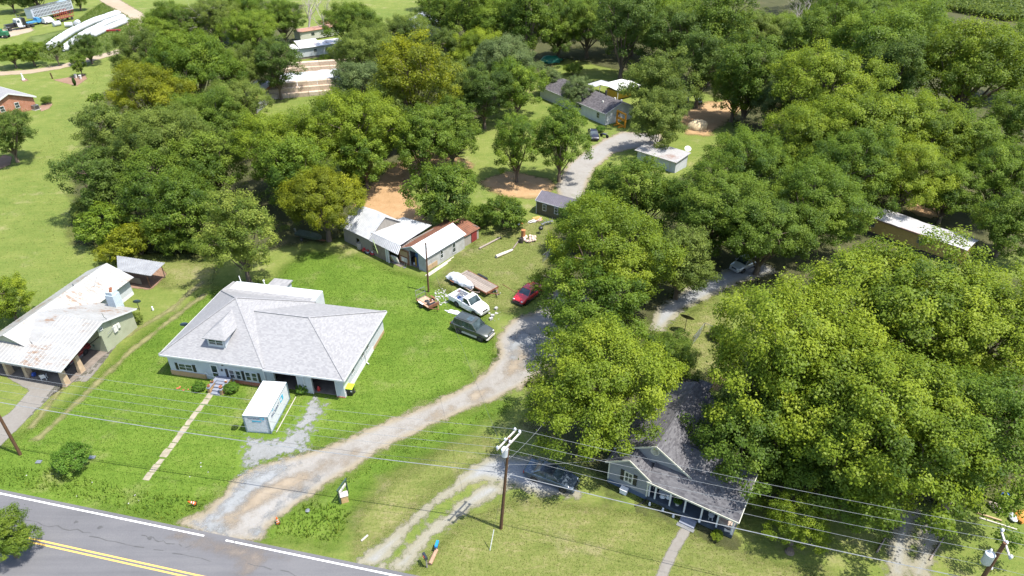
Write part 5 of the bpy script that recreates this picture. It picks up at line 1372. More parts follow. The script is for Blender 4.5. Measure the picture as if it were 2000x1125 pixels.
# ------------------------------------------------------------------ poles, wires and roadside things
def pole(name, label, base, top, r0=.15, r1=.10):
    b = Vector((*base, 0)); t = Vector(top)
    p = thing(name, label, 'utility pole', b.to_tuple(), 0, 'utility poles')
    MB().tube([(0, 0, -.1), (t-b)*.5, t-b], [r0, (r0+r1)/2, r1], 10).build('pole_shaft', M['polewood'], p, 60)
    return p
M['porcelain'] = mat((.60,.62,.66), (.50,.52,.57), 4, .25, name='porcelain')
M['weathered'] = mat((.48,.45,.43), (.36,.33,.31), 4, .8, name='weathered_arm')
def insulator(p, c, s=.11):
    MB().lathe([(s*.5, -.12), (s*.8, -.08), (s, -.02), (s*.7, .02), (s*.95, .05), (s*.55, .12)], c, 10).build('insulator', M['porcelain'], p, 40)

def wire(label, pts, r, sag, m='cable', group='overhead wires along the road'):
    P = []
    for (a, b, s) in zip(pts[:-1], pts[1:], sag):
        a, b = Vector(a), Vector(b); n_ = 22
        for i in range(n_+(1 if b == Vector(pts[-1]) else 0)):
            u = i/n_; q = a.lerp(b, u); q.z -= 4*s*u*(1-u); P.append(q)
    o = MB().tube(P, r, 5).build('power_line', M[m], None, 60)
    tag(o, label, 'wire', group); return o
M['cable'] = mat((.20,.21,.22), (.14,.15,.16), 3, .55, name='aluminium_cable')
M['bundle'] = mat((.22,.23,.245), (.15,.16,.17), 3, .5, name='cable_bundle')
M['darkwire'] = mat((.05,.05,.05), (.07,.07,.07), 3, .6, name='dark_wire')

cb = Vector((*(-0.94, 36.96), 0)); ct = Vector((cb.x+.72, cb.y+.1, 10.4))
PC = pole('utility_pole', 'brown wooden power pole with twin pale crossarms above the blue sedan', (-0.94, 36.96), ct)
def onp(z): return cb.lerp(ct, z/10.4)
a0 = Vector((*(-1.26, 36.10), 10.1)); a1 = Vector((*(0.08, 38.05), 10.1)); ad = (a1-a0).normalized(); an = Vector((-ad.y, ad.x, 0))
arm_c = onp(10.1)
for s in (-1, 1):
    c = arm_c+an*s*.22-cb
    o = MB().obox(c, ad*1.25, an*.05, (0, 0, .06)).build('crossarm', M['weathered'], PC)
    for k in (-1.15, -.15, 1.15): insulator(PC, tuple(c+ad*k+Vector((0, 0, .18))))
MB().cyl(onp(8.9)-cb+an*.0-ad*.42, onp(9.7)-cb-ad*.42, .24, n=14).build('transformer', mat((.42,.44,.47), (.36,.38,.41), 3, .4, name='transformer_grey'), PC)
for z, k in ((8.2, .35), (7.2, .30)): MB().bar(onp(z)-cb, onp(z)-cb+ad*k, .05).build('bracket', M['steel'], PC)
MB().tube([onp(9.0)-cb-ad*.2, onp(8.4)-cb-ad*.45, onp(7.4)-cb-ad*.15], .02).build('drop_lead', M['darkwire'], PC)

lb_ = Vector((*(-46.13, 45.20), 0)); lt = Vector((lb_.x-.1, lb_.y+.1, 10.4))
PL_ = pole('utility_pole', 'brown wooden power pole at the left picture edge', (-46.13, 45.20), lt)
def onl(z): return lb_.lerp(lt, z/10.4)
rt = Vector((*(31.84, 28.00), 10.2)); rbase = Vector((rt.x-.25, rt.y-.1, 0))
PR_ = pole('utility_pole', 'brown wooden power pole with a grey transformer in the bottom right corner', (rbase.x, rbase.y), rt, .17, .12)
def onr(z): return rbase.lerp(rt, z/10.2)
ra0 = Vector((*(31.79, 26.94), 10.0)); ra1 = Vector((*(32.45, 28.94), 10.0)); rad = (ra1-ra0).normalized()
rc_ = onr(10.0)
MB().obox(rc_+Vector((.12, 0, 0))-rbase, (ra1-ra0)/2*1.05, Vector((-rad.y, rad.x, 0))*.05, (0, 0, .06)).build('crossarm', M['weathered'], PR_)
for k in (-1.0, .05, 1.0): insulator(PR_, tuple(rc_+Vector((.12, 0, .18))+(ra1-ra0)/2*k-rbase))
tc = onr(8.6)-rbase+Vector((-.45, .02, 0))
MB().lathe([(.26, -.5), (.30, -.45), (.30, .42), (.31, .45), (.20, .52)], tuple(tc), 16).build('transformer', mat((.46,.49,.52), (.40,.43,.46), 3, .4, name='transformer_grey2'), PR_, 40)
MB().lathe([(.07, 0), (.09, .1), (.06, .14), (.09, .2), (.05, .28)], tuple(tc+Vector((0, .1, .52))), 10).build('bushing', M['porcelain'], PR_, 40)
insulator(PR_, tuple(onr(7.6)-rbase+Vector((.15, 0, 0))))
lad = ad
L1 = []
def up_(v, d=.3): return v+Vector((0, 0, d))
names = ('far', 'middle', 'near')
for i, (kc, kr) in enumerate(((1.15, 1.0), (-.15, .05), (-1.15, -1.0))):
    pl_ = onl(10.1)+ad*kc; pc_ = arm_c+ad*kc; pr2 = rc_+Vector((.12, 0, 0))+(ra1-ra0)/2*kr
    ext = pr2+(pr2-pc_)*.6; ex0 = pl_+(pl_-pc_)*.5
    wire(('farthest of the three thin wires carried by the pole crossarms', 'middle of the three thin wires carried by the pole crossarms', 'nearest of the three thin wires carried by the pole crossarms')[i],
         [up_(ex0), up_(pl_), up_(pc_), up_(pr2), up_(ext)], .0115, (.3, .55, .35, .2))
wire('thin neutral wire strung below the crossarms of the roadside poles', [onl(8.2)+(onl(8.2)-onp(8.2))*.5, onl(8.2), onp(8.2)+ad*.35, onr(7.75), onr(7.75)+(onr(7.75)-onp(8.2))*.6], .0115, (.3, .6, .35, .2))
wire('thick silver cable bundle, lowest of the roadside wires', [onl(6.7)+(onl(6.7)-onp(6.6))*.5, onl(6.7), onp(6.6), onr(6.2), onr(6.2)+(onr(6.2)-onp(6.6))*.6], .031, (.3, .55, .30, .2), 'bundle')
wire('thin dark cable just above the thick silver bundle', [onl(7.3)+(onl(7.3)-onp(7.2))*.5, onl(7.3), onp(7.2)], .012, (.3, .7), 'darkwire')

yb = Vector((*(-10.68, 73.01), 0)); yt = Vector((yb.x+.1, yb.y+.1, 7.1))
PY = pole('utility_pole', 'bare brown service pole on the lawn in front of the white shed', (-10.68, 73.01), yt, .13, .09)
MB().cyl((.08, -.12, 6.2), (.08, -.12, 6.9), .05).build('meter_conduit', M['steel'], PY)
wire('thin service wire from the power pole back to the service pole by the shed', [onp(8.1), yb.lerp(yt, .96)], .011, (.8,), 'darkwire', 'service drops to the houses')
gp = hloc(GH, 1.9, 3.0, 4.3)
wire('upper service wire running from the power pole into the trees by the grey house', [onp(8.0), Vector((*(2.83, 41.81), 7.6)), gp], .010, (.2, .3), 'cable', 'service drops to the houses')
wire('lower service wire running from the power pole toward the grey house gable', [onp(7.6), hloc(GH, 1.7, .3, 4.05)], .010, (.35,), 'cable', 'service drops to the houses')
wire('service wire from the shed pole to the white shed roof', [yb.lerp(yt, .93), hloc(SH, .4, 2.2, 3.4)], .01, (.15,), 'darkwire', 'service drops to the houses')
# guy wire with its pale guard
ga = Vector((*(-1.79, 34.84), 0))
o = MB().tube([ga, onp(7.9)], .008, 5).build('guy_wire', M['darkwire']); tag(o, 'thin guy wire bracing the central power pole', 'wire')
o = MB().tube([ga, ga.lerp(onp(7.9), .24)], .035, 6).build('guy_guard', M['white']); tag(o, 'pale guard tube round the foot of the guy wire', 'guard')

def cone(label, px, tilt=(0, 0), rot=0):
    t = thing('traffic_cone', label, 'traffic cone', px, rot, 'traffic cones')
    t.rotation_euler = (R_(tilt[0]), R_(tilt[1]), R_(rot))
    if tilt != (0, 0): t.location.z = .16
    MB().box(-.19, .19, -.19, .19, 0, .04).build('base', M['black'], t)
    OR = mat((.62,.11,.015), (.52,.09,.012), 5, .5, name='cone_orange')
    pr = [(.15, .04), (.125, .22), (.115, .30), (.095, .44), (.085, .52), (.065, .66), (.04, .78)]
    for i, (m_, a, b) in enumerate(((OR, 0, 1), (M['white'], 1, 2), (OR, 2, 3), (M['white'], 3, 4), (OR, 4, 6))):
        MB().lathe([(r_, z) for r_, z in pr[a:b+1]], n=14).build('band', m_, t, 50)
cone('orange traffic cone leaning over in the grass at the left corner of the drive', (-27.44, 39.39), (12, -32), 20)
cone('upright orange traffic cone on the right corner of the drive mouth', (-19.74, 37.48))
cone('small orange and white cone by the dark end of the metal barn', (-22.54, 85.88))

# address sign: green frame with a hanging white board and a tan stone planter box
SG = thing('address_sign', 'dark green frame with a hanging white board beside the gravel drive', 'sign', (-14.88, 39.45), 0)
sa, sb = Vector((*(-14.92, 39.39), 0)), Vector((*(-14.52, 40.50), 0)); SG.rotation_euler.z = math.atan2((sb-sa).y, (sb-sa).x)
W_ = 1.25
M['framegreen'] = mat((.035,.065,.05), (.025,.045,.035), 5, .5, name='frame_green')
for x in (0, W_): MB().box(x-.05, x+.05, -.05, .05, 0, 1.75).build('post', M['framegreen'], SG)
MB().box(-.12, W_+.12, -.06, .06, 1.75, 1.86).build('top_bar', M['framegreen'], SG)
MB().box(.1, W_-.1, -.02, .02, 1.18, 1.48).build('board', M['offwhite'], SG)
for x in (.25, W_-.25): MB().bar((x, 0, 1.5), (x, 0, 1.75), .02).build('hanger', M['steel'], SG)
b = MB(); r_ = random.Random(3)
for i in range(9):
    for s in (-1,):
        h = r_.uniform(.05, .11); b.box(.2+.1*i, .2+.1*i+r_.uniform(.04, .07), -.028, -.021, 1.30-h/2, 1.30+h/2)
b.build('faded_marks', mat((.25,.16,.14), (.3,.25,.22), 5, .8, name='faded_print'), SG)
SB = thing('stone_box', 'small tan stone planter box standing under the green sign frame', 'planter', (-14.56, 39.83), 20)
MB().box(-.3, .3, -.25, .25, 0, .8).build('body', mat((.50,.33,.15), (.38,.24,.11), 5, .85, .4, 10, name='tan_stone'), SB)
MB().box(-.34, .34, -.29, .29, .8, .88).build('cap', mat((.52,.44,.40), (.44,.37,.33), 4, .8, name='cap_stone'), SB)

MX = thing('mailbox', 'black mailbox with a red flag on a wooden post near the road', 'mailbox', (-6.73, 33.29), -60)
MB().box(-.06, .06, -.05, .05, 0, 1.05).bar((-.35, 0, .98), (.1, 0, .98), .08).bar((-.3, 0, .95), (0, 0, .6), .06).build('post', M['greywood_v'], MX)
b = MB(); rr2 = []
for x in (-.5, .1):
    rr2.append([(x, -.12, 1.03), (x, -.12, 1.2)]+[(x, -.12*math.cos(math.pi*k/8), 1.2+.12*math.sin(math.pi*k/8)) for k in range(1, 8)]+[(x, .12, 1.2), (x, .12, 1.03)])
b.add(*loft(rr2)); b.build('box', mat((.03,.035,.045), (.02,.025,.03), 3, .35, name='mailbox_black'), MX)
MB().box(-.2, -.05, -.14, -.12, 1.15, 1.32).build('flag', mat((.5,.02,.02), (.4,.02,.02), 3, .5, name='flag_red'), MX)
LG = thing('log', 'short reddish log lying in the grass beside the mailbox', 'log', (-6.31, 33.94), 0)
la, lb2 = Vector((*(-6.51, 33.47), 0)), Vector((*(-6.10, 34.79), 0))
MB().tube([(la-Vector((*(-6.31, 33.94), 0)))+Vector((0, 0, .16)), (lb2-Vector((*(-6.31, 33.94), 0)))+Vector((0, 0, .16))], [.17, .15], 10).build('trunk_piece', mat((.34,.21,.14), (.24,.14,.09), 5, .9, .4, 12, name='log_bark'), LG, 50)
BX = thing('newspaper_box', 'bright blue newspaper tube on a short post beyond the log', 'newspaper box', (-6.07, 34.93), 80)
MB().bar((0, 0, 0), (0, 0, .55), .06).build('post', M['darksteel'], BX)
MB().box(-.3, .3, -.10, .10, .55, .78).build('tube', mat((.01,.20,.50), (.01,.16,.42), 3, .4, name='bright_blue'), BX)

# wheelie bin
WBn = thing('wheelie_bin', 'black wheelie bin with a lime green lid at the garage corner', 'bin', (-16.75, 53.59), -11)
MB().add([(-.27,-.27,.06), (.27,-.27,.06), (.27,.27,.06), (-.27,.27,.06), (-.34,-.34,1.05), (.34,-.34,1.05), (.34,.36,1.05), (-.34,.36,1.05)], [(3,2,1,0), (4,5,6,7), (0,1,5,4), (1,2,6,5), (2,3,7,6), (3,0,4,7)]).build('bin_body', M['black'], WBn)
MB().slab([(-.38,-.42,1.08), (.38,-.42,1.08), (.38,.40,1.16), (-.38,.40,1.16)], .07).build('lid', mat((.42,.62,.03), (.36,.55,.02), 3, .5, name='lime_plastic'), WBn)
for s in (-1, 1): MB().lathe([(.02, -.04), (.13, -.04), (.13, .04), (.02, .04)], (s*.28, .33, .13), 12, 'x').build('wheel', M['rubber'], WBn)
MB().obox((.22, -.33, .7), (.09, 0, 0), (0, 0, .09), (0, .01, .0)).build('sticker', M['white'], WBn)

# satellite dishes
def dish(label, px, z, d, az, el, m, R=.45):
    t = thing('satellite_dish', label, 'satellite dish', px, az, 'satellite dishes')
    MB().bar((0, 0, 0), (0, 0, z), .06).build('mast', M['darksteel'], t)
    prof = [(.02, 0)]+[(R*k/6, .22*R*(k/6)**2) for k in range(1, 7)]+[(R*.97, .22*R+.015), (.02, .03)]
    o = MB().lathe(prof, n=20).build('dish', M[m] if isinstance(m, str) else m, t, 50)
    o.location = (0, 0, z); o.rotation_euler = (R_(el), 0, 0)
    MB().bar((0, 0, 0), (0, -R*.6*0-.1, R*.8), .025).build('feed_arm', M['darksteel'], o)
blu = mat((.14,.19,.26), (.10,.14,.20), 3, .5, name='dish_blue')
dish('grey-blue satellite dish standing in the weeds behind the tin-roofed house', (-45.77, 68.89), 1.2, 0, 200, 60, blu)
dish('grey-blue satellite dish fixed at the left eave of the white house', (hloc(H1, -.55, 5.4).x, hloc(H1, -.55, 5.4).y), 2.9, 0, 200, 60, blu)
dish('large black mesh satellite dish on a pole in the right side yard', (20.28, 64.47), 1.9, 0, 150, 48, M['black'], .85)
dish('large white satellite dish behind the rusty-roofed white shed', (32.45, 119.65), .9, 0, 0, 35, M['offwhite'], .62)

# chain-link fence
def chain(label, pts, h=1.15, name='chain_link_fence'):
    p0 = Vector((*pts[0], 0)); t = thing(name, label, 'fence', p0.to_tuple())
    mesh = MB()
    for a, b in zip(pts[:-1], pts[1:]):
        a, b = Vector((*a, 0))-p0, Vector((*b, 0))-p0; L = (b-a).length; n_ = max(1, round(L/2.2)); d_ = (b-a).normalized()
        for i in range(n_+1):
            q = a.lerp(b, i/n_); MB().cyl(q, q+Vector((0, 0, h+.05)), .035, n=8).build('post', M['steel'], t)
        MB().cyl(a+Vector((0, 0, h)), b+Vector((0, 0, h)), .024, n=6).build('top_rail', M['steel'], t)
        k = int(L/.12)
        for i in range(k):
            x = L*i/k
            for s in (-1, 1):
                x2 = x+s*h*.9
                if 0 <= x2 <= L: mesh.bar(a+d_*x+Vector((0, 0, .04)), a+d_*x2+Vector((0, 0, h)), .008)
    o = mesh.build('wire_mesh', M['steel'], t); o['kind'] = 'stuff'
chain('chain-link fence with a corner post in the right side yard', [(20.62, 61.92), (22.55, 64.67), (23.82, 63.47)])
chain('short length of chain-link fence under the drive-side trees by the back yard', [(4.21, 80.29), (6.13, 83.52), (8.04, 84.98)], 1.2)

# ------------------------------------------------------------------ trees
def leaf_mat(name, dark, midc, light, trans=.42):
    m, n, l = newmat(name)
    a = N(n, 'ShaderNodeAttribute', attribute_name='tint')
    oi = n.new('ShaderNodeObjectInfo')
    f = math_(n, l, 'ADD', a.outputs['Fac'], math_(n, l, 'MULTIPLY', math_(n, l, 'SUBTRACT', oi.outputs['Random'], .5), .22))
    c = ramp(n, l, f, [(.12, dark), (.5, midc), (.9, light)])
    d = n.new('ShaderNodeBsdfPrincipled'); l.new(c, d.inputs['Base Color'])
    d.inputs['Roughness'].default_value = .55; d.inputs['Specular IOR Level'].default_value = .22
    t = n.new('ShaderNodeBsdfTranslucent')
    tc = mix(n, l, .5, c, tuple(min(1, x*1.25) for x in light)); l.new(tc, t.inputs['Color'])
    x = n.new('ShaderNodeMixShader'); x.inputs[0].default_value = trans
    l.new(d.outputs[0], x.inputs[1]); l.new(t.outputs[0], x.inputs[2]); l.new(x.outputs[0], n['out'].inputs[0])
    return m
LEAF = {
 'bright': leaf_mat('bright_leaves', (.052,.092,.007), (.138,.198,.013), (.245,.300,.022)),
 'lime':   leaf_mat('lime_leaves',   (.040,.082,.008), (.106,.172,.014), (.195,.262,.026)),
 'gold':   leaf_mat('golden_leaves', (.070,.095,.006), (.168,.195,.010), (.270,.285,.014)),
 'olive':  leaf_mat('olive_leaves',  (.046,.078,.012), (.112,.158,.024), (.195,.245,.044)),
 'pale':   leaf_mat('pale_leaves',   (.055,.095,.011), (.150,.200,.027), (.290,.325,.060)),
 'green':  leaf_mat('green_leaves',  (.040,.078,.009), (.096,.156,.015), (.175,.235,.026)),
 'fresh':  leaf_mat('fresh_leaves',  (.035,.085,.010), (.085,.175,.018), (.165,.270,.035)),
 'dark':   leaf_mat('dark_leaves',   (.030,.060,.010), (.072,.120,.018), (.135,.190,.030)),
 'blue':   leaf_mat('bluegreen_leaves', (.045,.076,.022), (.105,.150,.046), (.185,.235,.080)),
}
M['bark'] = m_wood((.17,.13,.095), (.085,.065,.05), 2, .95)
M['deadbark'] = m_wood((.42,.38,.34), (.26,.23,.20), 2, .95)

def rand_dirs(k, rg, zmin=-1.0, jit=.25):
    i = np.arange(k)+.5
    z = 1-(1-zmin)*i/k
    t = i*2.399963
    r = np.sqrt(np.maximum(0, 1-z*z))
    d = np.stack([r*np.cos(t), r*np.sin(t), z], 1) + rg.normal(0, jit, (k, 3))
    return d/np.linalg.norm(d, axis=1)[:, None]

def leaf_mesh(name, P, Nn, size, tint, rg, droop=.35, aspect=.62):
    """leaf quads at points P with normals Nn"""
    k = len(P)
    r = rg.normal(0, 1, (k, 3)); r[:, 2] -= droop*1.6
    u = r-(r*Nn).sum(1)[:, None]*Nn
    u /= np.linalg.norm(u, axis=1)[:, None]+1e-9
    w = np.cross(Nn, u)
    s = (size*rg.uniform(.65, 1.35, k))[:, None]
    b = u*s; a = w*s*aspect*.5
    bend = Nn*s*.18
    V = np.empty((k, 4, 3))
    V[:, 0] = P-b*.5-bend; V[:, 1] = P+a+b*.05; V[:, 2] = P+b*.5-bend; V[:, 3] = P-a+b*.05
    me = bpy.data.meshes.new(name)
    me.vertices.add(4*k); me.vertices.foreach_set('co', V.astype(np.float32).ravel())
    me.loops.add(4*k); me.loops.foreach_set('vertex_index', np.arange(4*k, dtype=np.int32))
    me.polygons.add(k); me.polygons.foreach_set('loop_start', np.arange(0, 4*k, 4, dtype=np.int32))
    at = me.attributes.new('tint', 'FLOAT', 'POINT')
    at.data.foreach_set('value', np.repeat(tint, 4).astype(np.float32))
    me.update(calc_edges=True)
    return me

def make_crown(seed, hr, count, leaf, nl=12, spread=.60, low=-.5, lob=(.34, .50), droop=.35, base=.16, clumps=15, cr=(.11, .19)):
    """unit tree (radius 1): crown leaves and trunk-with-limbs, z from 0 to hr"""
    rg = np.random.default_rng(seed)
    H = hr; zc = H*(.5+base/2); az = H*(1-base)/2
    D = rand_dirs(nl, rg, low, .22)
    LC = D*np.array([1, 1, az])*spread*rg.uniform(.70, 1.22, (nl, 1)) + np.array([0, 0, zc])
    LR = rg.uniform(*lob, nl)
    C = []; CD = []; CT = []; CRr = []
    for i in range(nl):
        lt = rg.normal(0, .13)
        for d in rand_dirs(clumps, rg, -.55, .2):
            p = LC[i]+d*LR[i]*np.array([1, 1, .85*min(1.3, az)])*rg.uniform(.78, 1.12)
            inside = False
            for j in range(nl):
                if j != i and np.linalg.norm((p-LC[j])/np.array([1, 1, .85*min(1.3, az)])) < LR[j]*.72: inside = True; break
            if inside and rg.random() < .8: continue
            C.append(p); CD.append(d); CT.append(lt+rg.normal(0, .12)); CRr.append(rg.uniform(*cr))
    C = np.array(C); CD = np.array(CD); CT = np.array(CT); CRr = np.array(CRr)
    w = CRr**2; w /= w.sum()
    ids = rg.choice(len(C), count, p=w)
    d = rg.normal(0, 1, (count, 3)); d /= np.linalg.norm(d, axis=1)[:, None]
    d = d+CD[ids]*.55+np.array([0, 0, .25]); d /= np.linalg.norm(d, axis=1)[:, None]
    rad = rg.uniform(.35, 1.08, count)**.6
    e_ = rg.normal(0, 1, count)*.28
    P = C[ids]+d*(CRr[ids]*rad)[:, None]*np.array([1.1, 1.1, .8])+(CD[ids]+np.array([0, 0, .35]))*(CRr[ids]*e_)[:, None]
    stray = rg.random(count) < .10
    P[stray] += rg.normal(0, .055, (stray.sum(), 3))
    out = P-np.array([0, 0, zc*.9]); out /= np.linalg.norm(out, axis=1)[:, None]
    Nn = d*.55+out*.35+np.array([0, 0, .55])+rg.normal(0, .42, (count, 3))
    Nn /= np.linalg.norm(Nn, axis=1)[:, None]
    P[:, 2] = np.maximum(P[:, 2], .02)
    tint = np.clip(.5+CT[ids]+rg.normal(0, .085, count), 0, 1)
    crown = leaf_mesh('crown', P, Nn, leaf, tint, rg, droop)
    t = MB()
    if base > .05:
        hz = H*(base+.30)
        t.tube([(0, 0, -.02), (.01, .01, H*.1), (.02, -.01, H*base), (.0, .02, hz)], [.075, .055, .048, .025], 8)
        for i in range(nl):
            z0 = H*(base*.8+.18*rg.random())
            q = Vector(LC[i]); s0 = Vector((.01, 0, z0)); mid = s0.lerp(q, .5)+Vector((0, 0, -.04))
            t.tube([s0, mid, q], [.028, .018, .007], 5)
            for e in range(3):
                c = Vector(C[rg.integers(len(C))])
                if (c-q).length < LR[i]*1.4: t.tube([mid.lerp(q, .7), q.lerp(c, .5)+Vector((0, 0, -.02)), c], [.010, .007, .004], 4)
    else:
        for i in range(5):
            c = Vector(LC[rg.integers(nl)])*.8
            t.tube([(0, 0, -.02), c*.5, c], [.03, .02, .008], 5)
    return crown, t.mesh('trunk', 60)

PROTO = {
 'big':    [make_crown(100+i, 2.0, 64000, .029, 19, .62, -.6, (.26, .42), .3, .08, 16, (.075, .15)) for i in range(4)],
 'round':  [make_crown(120+i, 2.15, 26000, .044, 14, .60, -.75, (.28, .46), .3, .07, 14, (.10, .18)) for i in range(5)],
 'tall':   [make_crown(140+i, 2.9, 27000, .046, 17, .58, -.85, (.28, .44), .3, .06, 14, (.10, .18)) for i in range(3)],
 'bigwide':[make_crown(160+i, 1.75, 58000, .031, 18, .64, -.4, (.26, .40), .3, .12, 16, (.075, .15)) for i in range(2)],
 'wide':   [make_crown(170+i, 1.75, 20000, .053, 13, .62, -.5, (.28, .44), .3, .12, 13, (.10, .18)) for i in range(2)],
 'willow': [make_crown(180+i, 2.2, 28000, .042, 14, .60, -.9, (.30, .46), 1.6, .04, 15, (.09, .17)) for i in range(2)],
 'cone':   [make_crown(190, 2.9, 5000, .11, 13, .50, -.9, (.30, .5), .3, .12)],
 'sparse': [make_crown(195, 2.3, 1500, .13, 9, .66, -.4, (.22, .34), .4, .28, 9, (.10, .16)), make_crown(196, 2.3, 1700, .12, 9, .66, -.4, (.22, .34), .4, .22, 9, (.10, .16))],
 'bush':   [make_crown(200+i, 1.35, 9000, .072, 13, .52, -.55, (.36, .52), .6, 0.0, 13, (.12, .2)) for i in range(3)],
}
